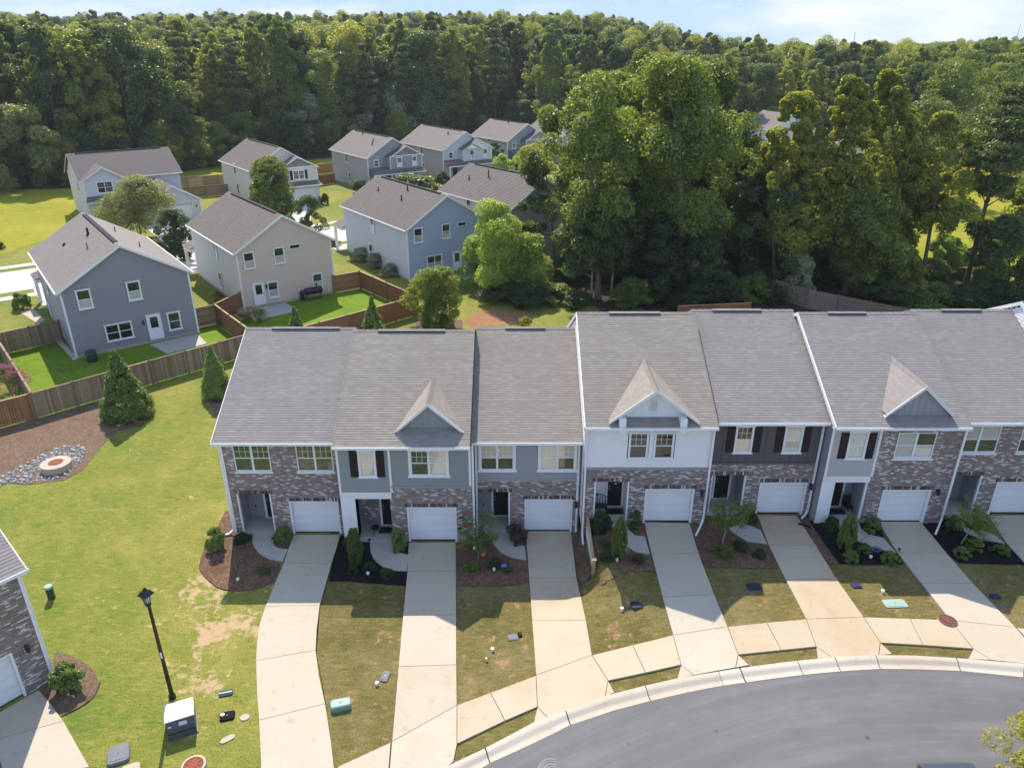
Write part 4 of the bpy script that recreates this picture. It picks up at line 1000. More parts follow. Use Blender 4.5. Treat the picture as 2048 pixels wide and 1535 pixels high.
sheet('road', [P2(*p) for p in KI] + [(34, 18.5), (40, 10), (40, -8), (-14, -8), (-9, 11)], M['asphalt'], .006, 1.5)
# ---------------------------------------------------------------- the street behind the back gardens
DR = Vector((math.cos(R(36.5)), math.sin(R(36.5)), 0)); DN = Vector((-DR.y, DR.x, 0)); O2 = Vector((-50.0, 71.0, 0))
def strip(name, a0, a1, b0, b1, mat, dz): return sheet(name, [tuple((O2 + DR * a + DN * b).to_2d()) for a, b in ((a0, b0), (a1, b0), (a1, b1), (a0, b1))], mat, dz, 4)
strip('road', -70, 110, 0, 7.5, M['asphalt_pale'] if 'asphalt_pale' in M else M['concrete_n'], .012)
strip('kerb', -70, 110, -.6, 0, M['concrete_n'], .03); strip('kerb', -70, 110, 7.5, 8.1, M['concrete_n'], .03)
strip('sidewalk', -70, 110, -3.4, -2.1, M['concrete_n'], .035); strip('sidewalk', -70, 110, 9.6, 10.9, M['concrete_n'], .035)
# ---------------------------------------------------------------- detached houses
MB.T = None
_face = MB.face
def face_t(s, pts, uv=None):
    if MB.T is None: return _face(s, pts, uv)
    _face(s, pts, uv); n = len(pts)
    s.v[-n:] = [tuple(MB.T @ Vector(p)) for p in s.v[-n:]]
    return s
MB.face = face_t
class frame:
    """temporary frame for building: wall faces -y in the frame"""
    def __init__(s, x, y, a): s.m = Matrix.Translation((x, y, 0)) @ Matrix.Rotation(a, 4, 'Z')
    def __enter__(s): s.o = MB.T; MB.T = s.m if s.o is None else s.o @ s.m
    def __exit__(s, *a): MB.T = s.o
SIDE = -math.pi / 2
def gable_laps(mb, W, z0, zp, ex=.20, out=.032, y=0, xm=None, sl=None):
    z = z0; xm = xm or W / 2
    while z < zp - .05:
        a = xm * (z - z0) / (zp - z0); b = W - (W - xm) * (z - z0) / (zp - z0)
        z2 = min(z + ex, zp); a2 = xm * (z2 - z0) / (zp - z0); b2 = W - (W - xm) * (z2 - z0) / (zp - z0)
        q = .03 if z2 - z > .06 else 0
        mb.face([(a, y - out, z + q), (b, y - out, z + q), (b2, y, z2), (a2, y, z2)]); mb.face([(a, y + q * .5, z + q), (b, y + q * .5, z + q), (b, y - out, z + q), (a, y - out, z + q)])
        if q: mb.face([(a, y + q * .5, z), (b, y + q * .5, z), (b, y + q * .5, z + q), (a, y + q * .5, z + q)])
        z += ex
class House:
    def __init__(s, label, o, ang, W, L, wall, roof='shingle_d', side=None, eave=5.42, slope=.6, ov=.3, xr=.5):
        s.o = Vector((o[0], o[1], 0)); s.a = R(ang); s.W, s.L, s.e, s.sl = W, L, eave, slope
        s.d = Vector((math.cos(s.a), math.sin(s.a), 0)); s.n = Vector((-s.d.y, s.d.x, 0))
        s.t = empty('house', s.o, s.a, label, 'house', 'detached houses behind the row')
        zp = eave + slope * W / 2; s.zp = zp; s.wall = wall; s.side = side or wall
        m = MB(); lap_wall(m, 0, 0, W, 0, eave, (), .20, .032); gable_laps(m, W, eave, zp); m.build('gable_wall', M[wall], s.t)
        m = MB()
        with frame(0, 0, SIDE): lap_wall(m, 0, -L, 0, 0, eave, (), .20, .032)
        with frame(W, 0, -SIDE): lap_wall(m, 0, 0, L, 0, eave, (), .20, .032)
        m.face([(0, L, 0), (0, L, eave), (W / 2, L, zp), (W, L, eave), (W, L, 0)]); m.build('side_wall', M[s.side], s.t)
        r = MB(); ze = eave - ov * slope + .12; zr = zp + .12
        roof_plane(r, (-ov, L + ov, ze), (-ov, -ov, ze), (W / 2, -ov, zr), (W / 2, L + ov, zr), .21, .03)
        roof_plane(r, (W + ov, -ov, ze), (W + ov, L + ov, ze), (W / 2, L + ov, zr), (W / 2, -ov, zr), .21, .03)
        s.roof = r.build('roof', M[roof], s.t)
        v = MB(); v.box(W / 2 - .16, W / 2 + .16, 1.0, L - 1, zr - .05, zr + .05); v.build('ridge_vent', M['vent'], s.roof)
        k = MB()
        for y, sg in ((-ov, -1), (L + ov, 1)):
            for x0, x1 in ((-ov, W / 2), (W + ov, W / 2)):
                f = 1 if (x1 > x0) == (sg < 0) else -1
                k.face([(x0, y + sg * .02, ze + .012), (x1, y + sg * .02, zr + .012), (x1, y + sg * .02, zr - .18), (x0, y + sg * .02, ze - .18)][::-f])
                k.face([(x0, y - sg * .02, ze + .016), (x1, y - sg * .02, zr + .016), (x1, y + sg * .02, zr + .012), (x0, y + sg * .02, ze + .012)][::f])
                k.face([(x0, y + sg * .02, ze - .18), (x1, y + sg * .02, zr - .18), (x1, y - sg * ov, zr - .18), (x0, y - sg * ov, ze - .18)][::-f])
        k.build('rake_board', M['white'], s.t)
        for x, sg in ((-ov, -1), (W + ov, 1)):
            q = MB(); q.box(x + sg * .001, x + sg * .11, -ov, L + ov, ze - .12, ze - .01); q.build('gutter', M['white'], s.t)
            q = MB(); q.box(min(x, x - sg * ov), max(x, x - sg * ov), -ov + .02, L + ov - .02, ze - .17, ze - .15); q.build('soffit', M['soffit'], s.t)
        k = MB()
        for x in (0, W): k.box(x - .07, x + .07, -.04, .07, 0, eave)
        k.build('corner_board', M['white'], s.t)
        k = MB(); k.box(-.03, W + .03, -.03, L + .03, -.1, .22); k.build('foundation', M['concrete_w'], s.t)
    def hit(s, px, py, side=False):
        d = ray(px, py); nn = s.n if not side else s.d; c = Vector((0, 0, CAMZ))
        t = (s.o - c).dot(nn) / d.dot(nn); q = c + d * t - s.o
        return (q.dot(s.d) if not side else q.dot(s.n), q.z)
    def win(s, px, py, w=.9, h=1.45, n=1, panes=('blind_w', 'glass_d'), side=False, tall=False):
        u, z = s.hit(px, py, side)
        if side:
            with frame(0, 0, SIDE): o = window(s.t, -u - w / 2, -u + w / 2, z - h / 2, z + h / 2, -.075, n, (.07, .08, .08), panes, False)
        else: o = window(s.t, u - w / 2, u + w / 2, z - h / 2, z + h / 2, -.075, n, (.07, .08, .08), panes, False)
        return o
    def slot(s, px, py, w=1.05, h=.42):
        u, z = s.hit(px, py); f = MB(); t = .06
        f.box(u - w / 2, u + w / 2, -.10, .0, z + h / 2 - t, z + h / 2); f.box(u - w / 2, u + w / 2, -.10, .0, z - h / 2, z - h / 2 + t); f.box(u - w / 2, u - w / 2 + t, -.10, .0, z - h / 2 + t, z + h / 2 - t); f.box(u + w / 2 - t, u + w / 2, -.10, .0, z - h / 2 + t, z + h / 2 - t)
        o = f.build('transom_window', M['white'], s.t); MB().quad((u - w / 2 + t, -.06, z - h / 2 + t), (u + w / 2 - t, -.06, z - h / 2 + t), (u + w / 2 - t, -.06, z + h / 2 - t), (u - w / 2 + t, -.06, z + h / 2 - t)).build('pane', M['glass_d'], o)
    def door(s, px, mat='white', glassy=True):
        u, z = s.hit(*px); x0, x1 = u - .45, u + .45; z0 = .25
        f = MB(); f.box(x0 - .1, x0, -.10, .0, z0, z0 + 2.15); f.box(x1, x1 + .1, -.10, .0, z0, z0 + 2.15); f.box(x0, x1, -.10, .0, z0 + 2.05, z0 + 2.15); f.build('door_frame', M['white'], s.t)
        d = MB(); d.box(x0, x1, -.075, .0, z0, z0 + 2.05); do = d.build('back_door', M['whitewall'], s.t)
        MB().quad((x0 + .16, -.082, z0 + 1.0), (x1 - .16, -.082, z0 + 1.0), (x1 - .16, -.082, z0 + 1.9), (x0 + .16, -.082, z0 + 1.9)).build('pane', M['glass_d'], do)
        h = MB(); h.box(x1 - .1, x1 - .05, -.12, -.076, z0 + .95, z0 + 1.0); h.build('handle', M['black'], do)
    def lamp(s, px, py):
        u, z = s.hit(px, py); wall_lamp(s.t, u, z, -.035)
    def pipe(s, u, v, h=.45, left=True, r=.05):
        """vent pipe on the roof: u from the ridge (m), v along"""
        x = s.W / 2 - u if left else s.W / 2 + u; z = s.zp + .12 - u * s.sl
        m = MB(); m.lathe([(r, -.1), (r, h)], (x, v, z), 8); m.lathe([(r * 2.2, -.06), (r * 1.3, .1)], (x, v, z), 8); m.build('vent_pipe', M['vent'] if r > .06 else M['gray_lid'], s.roof)
    def porch_post(s):
        """edge of the street-side porch seen past the side wall"""
        L = s.L; m = MB(); roof_plane(m, (-.5, L + .3, 2.75), (-.5, L + 3, 2.75), (1.2, L + 3, 3.3), (1.2, L + .3, 3.3)); m.build('porch_roof', M['shingle_d'], s.t)
        m = MB(); m.box(-.4, 4, L + .3, L + 2.8, 2.45, 2.74); m.build('porch_beam', M['white'], s.t)
        m = MB(); m.box(-.38, -.1, L + 2.4, L + 2.7, 0, 2.45); m.build('porch_post', M['whitewall'], s.t)
hA = House('slate gray house with white back door, nearest the weathered fence', (-34.0, 53.5), 37.2, 9.25, 15, 'slate', 'shingle_t')
for a in ((168.5, 598), (268, 581)): hA.win(*a)
hA.win(238.5, 662, 1.85, 1.3, 2, ('glass_d',)); hA.door((311, 658)); hA.win(348.5, 641, .9, 1.45, 1, ('glass_d',)); hA.lamp(286, 644)
hA.win(94, 569, .8, 1.4, side=True); hA.win(103, 622, .8, 1.4, side=True); hA.porch_post()
for u, v, h, r in ((1.6, 4.2, .5, .05), (.9, 7.5, .6, .09), (2.6, 9.5, .2, .09)): hA.pipe(u, v, h, True, r)
for u, v in ((1.4, 9), (2.2, 4)): hA.pipe(u, v, .45, False)
hB = House('tan house with grill by its back wall, inside the cedar fence', (-24.7, 65.1), 37, 9.0, 14.5, 'tan', 'shingle_d', 'cream')
for a in ((497.7, 521), (558, 510.7), (634.8, 561.7)): hB.win(*a)
hB.slot(588.6, 492.5); hB.door((519, 592)); hB.win(546, 578.7); hB.lamp(532, 572); hB.win(432, 500, .8, 1.5, side=True); hB.win(442.6, 560, .8, 1.5, side=True); hB.porch_post()
for u, v, h in ((1.2, 11, .35), (.6, 9, .35)): hB.pipe(u, v, h, False, .07)
hC = House('blue house with twin back window beside the vine-covered tree', (-10.6, 74.3), 35.5, 9.4, 15.5, 'blue', 'shingle_d', 'pale')
for a in ((835.8, 470.8), (891.5, 462)): hC.win(*a)
hC.slot(923, 447.7); hC.win(868.7, 524, 1.7, 1.4, 2, ('blind_w', 'glass_d', 'blind_w', 'glass_d')); hC.door((913.8, 524)); hC.win(745.6, 449.4, .8, 1.6, side=True); hC.win(743, 502, .8, 1.6, side=True); hC.porch_post()
for u, v, h in ((1.8, 12, .4), (2.0, 6, .5), (.7, 7, .6)): hC.pipe(u, v, h, True, .07)
hD = House('house with white side wall half hidden behind the blue house', (-.1, 84.6), 37, 9.6, 15, 'warm', 'shingle_d', 'cream')
hD.win(937.9, 411, .85, 1.5, side=True)
for u, v, h in ((1.5, 9, .9), (2.4, 12, .5)): hD.pipe(u, v, h, True, .07)
def front(h, gable='gable_brown', bay=(.42, 1.0), shut=False, nested=False, twin=False, porch_w=1.0):
    """street front: projecting bay under its own gable, dark pent roof, porch posts, garage door"""
    W, t = h.W, h.t; x0, x1 = W * bay[0], W * bay[1] + .0; yb = -1.5; w = x1 - x0; zt = h.e; zp = zt + .52 * w / 2
    with frame(x0, yb, 0):
        m = MB(); lap_wall(m, 0, 0, w, 3.3, zt, (), .17); m.build('bay_wall', M[h.wall], t)
        m = MB(); gable_laps(m, w, zt + .16, zp, y=-.02); m.build('bay_gable', M[gable], t)
        m = MB(); m.box(-.1, w + .1, -.06, .02, zt, zt + .16); m.box(-.06, .06, -.04, .05, 0, zt); m.box(w - .06, w + .06, -.04, .05, 0, zt); m.build('bay_trim', M['white'], t)
        m = MB(); m.quad((0, 0, 0), (0, 0, zt), (0, 1.5, zt), (0, 1.5, 0)); m.quad((w, 0, 0), (w, 1.5, 0), (w, 1.5, zt), (w, 0, zt)); m.build('bay_side', M[h.wall], t)
        r = MB(); ov = .3; ze = zt - ov * .52 + .1; zr = zp + .1; yb2 = 1.5 + .2
        roof_plane(r, (-ov, yb2, ze), (-ov, -ov, ze), (w / 2, -ov, zr), (w / 2, yb2 + 1.2, zr)); roof_plane(r, (w + ov, -ov, ze), (w + ov, yb2, ze), (w / 2, yb2 + 1.2, zr), (w / 2, -ov, zr)); r.build('bay_roof', M['shingle_d'], t)
        k = MB()
        for a, b in ((-ov, w / 2), (w + ov, w / 2)): k.face([(a, -ov - .02, ze + .01), (b, -ov - .02, zr + .01), (b, -ov - .02, zr - .17), (a, -ov - .02, ze - .17)][::-1 if b > a else 1])
        k.build('rake_board', M['white'], t)
        pn = ('glass_d', 'glass_d', 'glass_d', 'glass_d') if shut else ('blind_w', 'glass_d')
        if twin or shut:
            window(t, w / 2 - .85, w / 2 + .85, 3.75, 5.0, -.06, 2, (.1, .12, .1), pn)
            if shut: shutters(t, w / 2 - .95, w / 2 + .95, 3.7, 5.05, -.05, .4)
        else:
            for c in (.28, .76): window(t, w * c - .42, w * c + .42, 3.75, 5.2, -.06, 1, (.08, .12, .1), pn)
        if nested:
            m = MB(); m.face([(-.1, -.32, zt + .1), (w * .55, -.32, zt + .1), (w * .25, -.32, zt + .9)]); m.build('nested_gable', M['whitewall'], t)
            r = MB(); roof_plane(r, (-.25, .3, zt + .05), (-.25, -.45, zt + .05), (w * .25, -.45, zt + 1.0), (w * .25, .8, zt + 1.0)); roof_plane(r, (w * .6, -.45, zt + .05), (w * .6, .3, zt + .05), (w * .25, .8, zt + 1.0), (w * .25, -.45, zt + 1.0)); r.build('nested_roof', M['shingle_d'], t)
        m = MB(); lap_wall(m, -.3, 0, w, 2.3, 2.75, (), .17); lap_wall(m, -.3, 0, .5, 0, 2.3); lap_wall(m, -.3, w - .4, w, 0, 2.3); m.quad((0, -.3, 0), (0, -.3, 2.75), (0, 0, 2.75), (0, 0, 0)); m.quad((w, -.3, 0), (w, 0, 0), (w, 0, 2.75), (w, -.3, 2.75)); m.build('garage_front', M[h.wall], t)
        m = MB(); m.box(w - .42, w + .03, -.36, .02, 0, .9); m.build('stone_base', M['stone_d'], t)
        garage(t, .5, w - .4, 0, 2.3, -.3)
    px0 = 0 if porch_w >= 1 else W * (1 - porch_w)
    r = MB(); roof_plane(r, (px0 - .3, yb - 1.0, 2.85), (W + .3, yb - 1.0, 2.85), (W + .05, yb + .02, 3.4), (px0 + .05, yb + .02, 3.4))
    if x0 - px0 > .4: r.quad((px0 + .05, yb + .02, 3.4), (x0, yb + .02, 3.4), (x0, .0, 3.65), (px0 + .05, 0, 3.65))
    r.build('pent_roof', M['shingle_d'], t)
    m = MB(); m.box(px0 - .3, W + .3, yb - 1.03, yb - 1.0, 2.68, 2.86); m.build('fascia', M['white'], t)
    for x in ((px0, x0 - .2) if x0 - px0 > .8 else ()): MB().box(x - .1, x + .1, yb - .85, yb - .65, 0, 2.8).build('porch_post', M['whitewall'], t)
    window(t, W * .12, W * .12 + .8, 3.9, 4.9, -.075, 1, (.08, .1, .1), ('glass_d',), False)
    MB().box(W * .2, W * .2 + .95, -.03, .02, .2, 2.3).build('front_door', M['door'], t)
hF = House('beige house with shuttered front window and white garage door', (-38.8, 113.4), 37, 9.6, 14.5, 'cream', 'shingle_d', 'cream')
front(hF, 'gable_brown', (.38, 1.0), True); hF.win(470, 338, .8, 1.5, panes=('glass_d',), side=True); hF.win(477, 378, .8, 1.5, panes=('glass_d',), side=True)
hG = House('gray house with brown front gable, left of three behind the street', (-24.0, 127.4), 36, 9.4, 14.8, 'gray_sid', 'shingle_t', 'warm')
front(hG, 'gable_brown', (.36, 1.0)); hG.win(693, 315, .75, 1.5, panes=('glass_d',), side=True); hG.win(700, 353, .75, 1.5, panes=('glass_d',), side=True)
hH = House('gray house with white front gable, middle of three behind the street', (-12.3, 137.4), 35, 9.4, 16, 'pale', 'shingle_t', 'warm')
front(hH, 'whitewall', (.36, 1.0), nested=True); hH.win(843, 299, .75, 1.5, panes=('glass_d',), side=True); hH.win(848, 333, .75, 1.3, panes=('glass_d',), side=True)
hI = House('gray house with twin front windows, right of three behind the street', (-.9, 151.6), 35, 9.6, 13, 'gray_sid', 'shingle_t', 'warm')
front(hI, 'gray_sid', (.36, 1.0), True, twin=True); hI.win(979, 284, .75, 1.4, panes=('blind_w', 'glass_d'), side=True)
for h, u, v in ((hG, .5, 10), (hG, 1.5, 4), (hG, 2.2, 3), (hH, 1.2, 4), (hI, .4, 6)): h.pipe(u, v, .5, True, .08)
hJ = House('tall roofed house almost hidden behind the large broadleaf trees', (10.5, 160), 35, 10, 13, 'warm', 'shingle_t'); front(hJ, 'warm', twin=True)
hK = House('white house glimpsed through the tree crowns on the right', (57, 172), 20, 11, 10, 'whitewall', 'shingle_t'); front(hK, 'whitewall', shut=True)
hL = House('pale mint house with plain gable deep among the trees', (49.5, 122), -14, 9.0, 12, 'mint', 'shingle_t')
hN = House('white house showing only bright roof patches behind the oak', (20, 160), 30, 11, 12, 'whitewall', 'shingle_t')
# house E: front to the camera, ridge along the front, garage wing
def house_e():
    t = empty('house', (-59.2, 104.0, 0), R(38), 'pale gray house with front bay gable and garage wing by the meadow', 'house', 'detached houses behind the row')
    W, Dp, e, sl = 13.0, 10.0, 5.5, .58; zp = e + sl * Dp / 2
    m = MB(); lap_wall(m, 0, 0, W, 0, e, (), .17); m.build('front_wall', M['pale'], t)
    m = MB()
    with frame(0, 0, SIDE):
        lap_wall(m, 0, -Dp, 0, 0, e, (), .17)
        with frame(-Dp, 0, 0): gable_laps(m, Dp, e, zp)
    with frame(W, 0, -SIDE):
        lap_wall(m, 0, 0, Dp, 0, e, (), .17); gable_laps(m, Dp, e, zp)
    m.face([(0, Dp, 0), (0, Dp, e), (W, Dp, e), (W, Dp, 0)]); m.build('side_wall', M['cream'], t)
    r = MB(); ov = .35; ze = e - ov * sl + .12; zr = zp + .12
    roof_plane(r, (-ov, -ov, ze), (W + ov, -ov, ze), (W + ov, Dp / 2, zr), (-ov, Dp / 2, zr)); roof_plane(r, (W + ov, Dp + ov, ze), (-ov, Dp + ov, ze), (-ov, Dp / 2, zr), (W + ov, Dp / 2, zr)); ro = r.build('roof', M['shingle_d'], t)
    MB().box(.8, W - .8, Dp / 2 - .15, Dp / 2 + .15, zr - .04, zr + .05).build('ridge_vent', M['vent'], ro)
    k = MB()
    for x, sg in ((-ov, -1), (W + ov, 1)):
        for y0, y1 in ((-ov, Dp / 2), (Dp + ov, Dp / 2)):
            f = 1 if (y1 > y0) == (sg < 0) else -1
            k.face([(x + sg * .02, y0, ze + .012), (x + sg * .02, y1, zr + .012), (x + sg * .02, y1, zr - .18), (x + sg * .02, y0, ze - .18)][::f])
    k.box(-ov, W + ov, -ov - .1, -ov - .001, ze - .12, ze - .01); k.build('roof_trim', M['white'], t)
    with frame(0, 0, SIDE):
        window(t, -3.4, -2.7, 3.6, 5.0, -.06, 1, (.06, .06, .06), ('glass_d',), False)
    # front bay with gable
    bw = 5.2
    with frame(0, -1.2, 0):
        m = MB(); lap_wall(m, 0, 0, bw, 3.0, e, (), .17); gable_laps(m, bw, e, e + .62 * bw / 2); m.build('bay_wall', M['pale'], t)
        m = MB(); m.quad((0, 0, 0), (0, 0, e), (0, 1.2, e), (0, 1.2, 0)); m.quad((bw, 0, 0), (bw, 1.2, 0), (bw, 1.2, e), (bw, 0, e)); lap_wall(m, 0, 0, bw, 0, 3.0); m.build('bay_side', M['pale'], t)
        r = MB(); zb, zq = e - .3 * .62 + .1, e + .62 * bw / 2 + .1; bk = lambda z: (z - ze) / sl + 1.2 - ov
        roof_plane(r, (-.3, bk(zb), zb), (-.3, -.3, zb), (bw / 2, -.3, zq), (bw / 2, bk(zq), zq)); roof_plane(r, (bw + .3, -.3, zb), (bw + .3, bk(zb), zb), (bw / 2, bk(zq), zq), (bw / 2, -.3, zq)); r.build('bay_roof', M['shingle_d'], t)
        k = MB()
        for a, b in ((-.3, bw / 2), (bw + .3, bw / 2)): k.face([(a, -.32, zb + .01), (b, -.32, zq + .01), (b, -.32, zq - .17), (a, -.32, zb - .17)][::-1 if b > a else 1])
        k.box(-.06, .06, -.04, .05, 0, e); k.box(bw - .06, bw + .06, -.04, .05, 3, e); k.build('bay_trim', M['white'], t)
        window(t, bw / 2 - .95, bw / 2 + .95, 3.75, 5.2, -.06, 2, (.1, .12, .1), ('glass_d',)); window(t, bw / 2 - .95, bw / 2 + .95, .9, 2.4, -.06, 2, (.1, .12, .1), ('blind_w', 'glass_d', 'blind_w', 'glass_d'))
        r = MB(); roof_plane(r, (-.3, -1.1, 2.75), (bw + 2.2, -1.1, 2.75), (bw + 1.5, -.02, 3.4), (.1, -.02, 3.4)); r.build('pent_roof', M['shingle_d'], t)
        m = MB(); m.box(-.3, bw + 2.2, -1.13, -1.1, 2.6, 2.77); m.build('fascia', M['white'], t)
        MB().box(-.03, bw + .03, -.07, .02, 0, .7).build('stone_base', M['stone_d'], t)
    window(t, 5.7, 6.7, 4.0, 5.1, -.06, 1, (.08, .1, .1), ('glass_d',))
    # garage wing
    gx, gw, gy = 6.0, 6.9, -8.4
    with frame(gx, gy, 0):
        e2 = 2.8; z2 = e2 + .6 * gw / 2
        m = MB(); lap_wall(m, 0, 0, gw, 0, e2, [(.9, 5.8, 0, 2.2)], .17); gable_laps(m, gw, e2, z2); m.quad((0, 0, 0), (0, 0, e2), (0, 8.4, e2), (0, 8.4, 0)); m.quad((gw, 0, 0), (gw, 8.4, 0), (gw, 8.4, e2), (gw, 0, e2)); m.build('wing_wall', M['pale'], t)
        r = MB(); zb, zq = e2 - .3 * .6 + .1, z2 + .1
        roof_plane(r, (-.3, 8.5, zb), (-.3, -.3, zb), (gw / 2, -.3, zq), (gw / 2, 8.5, zq)); roof_plane(r, (gw + .3, -.3, zb), (gw + .3, 8.5, zb), (gw / 2, 8.5, zq), (gw / 2, -.3, zq)); r.build('wing_roof', M['shingle_d'], t)
        k = MB()
        for a, b in ((-.3, gw / 2), (gw + .3, gw / 2)): k.face([(a, -.32, zb + .01), (b, -.32, zq + .01), (b, -.32, zq - .17), (a, -.32, zb - .17)][::-1 if b > a else 1])
        k.box(-.06, .06, -.04, .05, 0, e2); k.box(gw - .06, gw + .06, -.04, .05, 0, e2); k.build('wing_trim', M['white'], t)
        garage(t, .9, 5.8, 0, 2.2, 0); wall_lamp(t, 6.3, 1.9, -.02)
house_e()
# patios, drives and back-garden things
def pad(name, poly, h=.06, mat='concrete_w'):
    o = MB().prism(poly, -.1, h).build(name, M[mat]); return tag(o, kind='structure')
pad('patio', PX((300, 690), (395, 668), (414, 688), (335, 708)))
pad('patio', PX((494, 621), (571, 606), (597, 622), (520, 639)))
pad('patio', PX((905, 549), (960, 540), (982, 552), (930, 560)), .06)
pad('drive', [(-38.2, 111.3), (-31.0, 116.7), (-27.6, 101), (-35.2, 95.5)][::1], .05, 'concrete_n')
pad('drive', [(-50.0, 100.3), (-44.9, 104.3), (-36.5, 92.5), (-41.5, 88.5)], .05, 'concrete_n')
pad('drive', [(-23, 124), (-16, 129), (-9.5, 119.5), (-16, 114.5)], .05, 'concrete_n')
for (x, y, a, l) in ((-43.0, 66.5, 37, 'x'), (-33.6, 78.0, 37, 'y'), (-19.8, 87.3, 35.5, 'z')):
    c, s = math.cos(R(a)), math.sin(R(a)); q = lambda u, v: (x + c * u - s * v, y + s * u + c * v)
    pad('drive', [q(4, -1), (q(9, -1)), q(9, 9), q(4, 9)], .05, 'concrete_n'); pad('walkway', [q(-1, .5), q(.4, .5), q(.4, 7), q(-1, 7)], .05, 'concrete_n')
# ---------------------------------------------------------------- fences
BM = {}
def fence(label, pts, h=1.8, mat='wood_old', single=False, flip=False, gap=.012, cap=True, group='wooden garden fences'):
    """privacy fence: posts, rails, boards (single = one object per board)"""
    p0 = Vector((*pts[0], 0)); t = empty('fence', (p0.x, p0.y, g(p0.x, p0.y)), 0, label, 'fence', group); z0 = t.location.z
    bw = .14; key = (mat, h)
    if key not in BM:
        m = MB(); m.box(0, bw - gap, -.01, .01, .04, h - .06); BM[key] = m.mesh('board', [M[mat]])
        BM[key + ('p',)] = MB().box(-.055, .055, -.055, .055, -.1, h + .04).mesh('post', [M[mat]])
    r = random.Random(len(label))
    for a, b in zip(pts, pts[1:]):
        a = Vector((*a, 0)); b = Vector((*b, 0)); L = (b - a).length; d = (b - a) / L; ang = math.atan2(d.y, d.x); nn = Vector((-d.y, d.x, 0)) * (-1 if flip else 1)
        n = max(1, round(L / 2.4)); bl = L / n
        for i in range(n + 1):
            q = a + d * bl * i; link('post', BM[key + ('p',)], t, (q.x - p0.x, q.y - p0.y, g(q.x, q.y) - z0), ang)
        for i in range(n):
            q0 = a + d * bl * i; q1 = a + d * bl * (i + 1); zz0, zz1 = g(q0.x, q0.y) - z0, g(q1.x, q1.y) - z0
            q0 = q0 - p0; q1 = q1 - p0
            m = MB()
            for rz in (.35, .95, 1.5): m.beam((q0.x, q0.y, zz0 + rz), (q1.x, q1.y, zz1 + rz), .04, .09)
            m.build('rail', M[mat], t)
            if cap:
                m = MB(); m.beam((q0.x, q0.y, zz0 + h - .03), (q1.x, q1.y, zz1 + h - .03), .14, .04); m.build('cap_rail', M['fence_cap'] if mat != 'wood_old' else M[mat], t)
            nb = int(bl / bw); w = bl / nb
            if single:
                for k in range(nb):
                    q = q0 + (q1 - q0) * (k / nb) + nn * .035
                    o = link('board', BM[key], t, (q.x, q.y, zz0 + (zz1 - zz0) * k / nb + r.uniform(-.012, .012)), ang + r.uniform(-.015, .015)); o.scale = (w / bw, 1, 1)
            else:
                m = MB(); u = nn * .035
                for k in range(nb):
                    s0 = q0 + (q1 - q0) * (k / nb) + u; j = r.uniform(-.012, .012)
                    m.obox((s0.x, s0.y, zz0 + (zz1 - zz0) * k / nb), d, nn, (0, 0, 1), 0, w - gap, -.01 + j * .3, .01 + j * .3, .04, h - .06 + j)
                o = m.build('board_panel', M[mat], t); o['kind'] = 'stuff'
    return t
fence('weathered gray fence along the lawn behind the cone-shaped hollies', [(-31.1, 43.25), (-25.9, 48.7), (-20.4, 54.3)], single=True, flip=True)
fence('cedar brown fence section at the left edge above the mulch bank', [(-38.5, 36.6), (-31.2, 43.15)], mat='wood_new', single=True, flip=True)
fence('weathered fence with gate brace left of the slate gray house', [(-41.6, 53.0), (-40.3, 54.2), (-37.15, 57.35)], single=True, flip=True)
fence('weathered fence run on the left side of the slate house garden', [(-31.15, 43.4), (-35.6, 48.6), (-40.35, 54.1)])
fence('short weathered fence between the slate house and the cedar fence', [(-27.3, 60.2), (-25.9, 61.4)])
fence('cedar fence between the slate house garden and the tan house', [(-25.9, 61.5), (-23.6, 58.6), (-20.2, 54.4)], mat='wood_new', flip=True)
fence('short cedar fence closing the left corner of the tan house', [(-25.9, 61.6), (-24.85, 65.0)], mat='wood_new')
fence('cedar fence with gate from the tan house to the blue house side', [(-17.6, 70.3), (-15.25, 71.9)], mat='wood_new')
fence('cedar fence facing the blue house along its shaded side yard', [(-15.2, 71.9), (-11.9, 67.9), (-8.5, 63.9)], mat='wood_new')
fence('long cedar fence behind the row, with two small hollies before it', [(-8.5, 63.85), (-12, 60.4), (-15.7, 56.8), (-19.9, 52.8)], mat='wood_new')
fence('far weathered fence behind the pale gray house, upper run', [(-58.2, 129.6), (-49.5, 134.5)], group='far garden fences'); fence('far weathered fence behind the pale gray house, lower run', [(-53.6, 119.6), (-45.5, 124.2)], group='far garden fences')
fence('far cedar fence beside the beige house with the garage, upper', [(-39.6, 144.2), (-34, 148.6)], mat='wood_new', group='far garden fences'); fence('far cedar fence corner between beige house and gray house', [(-35.5, 131), (-31.6, 135.2)], mat='wood_new', group='far garden fences')
fence('gray-brown fence running downhill at the foot of the right-hand trees', [(23.2, 73), (25.2, 69), (27.3, 65.6), (33.5, 60.2), (44, 51)], mat='wood_gray', h=1.9, cap=False)
fence('short tan fence just above the ridge of the taupe townhouse', [(14.4, 61.0), (17.5, 61.4), (20.9, 61.9)], mat='wood_new')
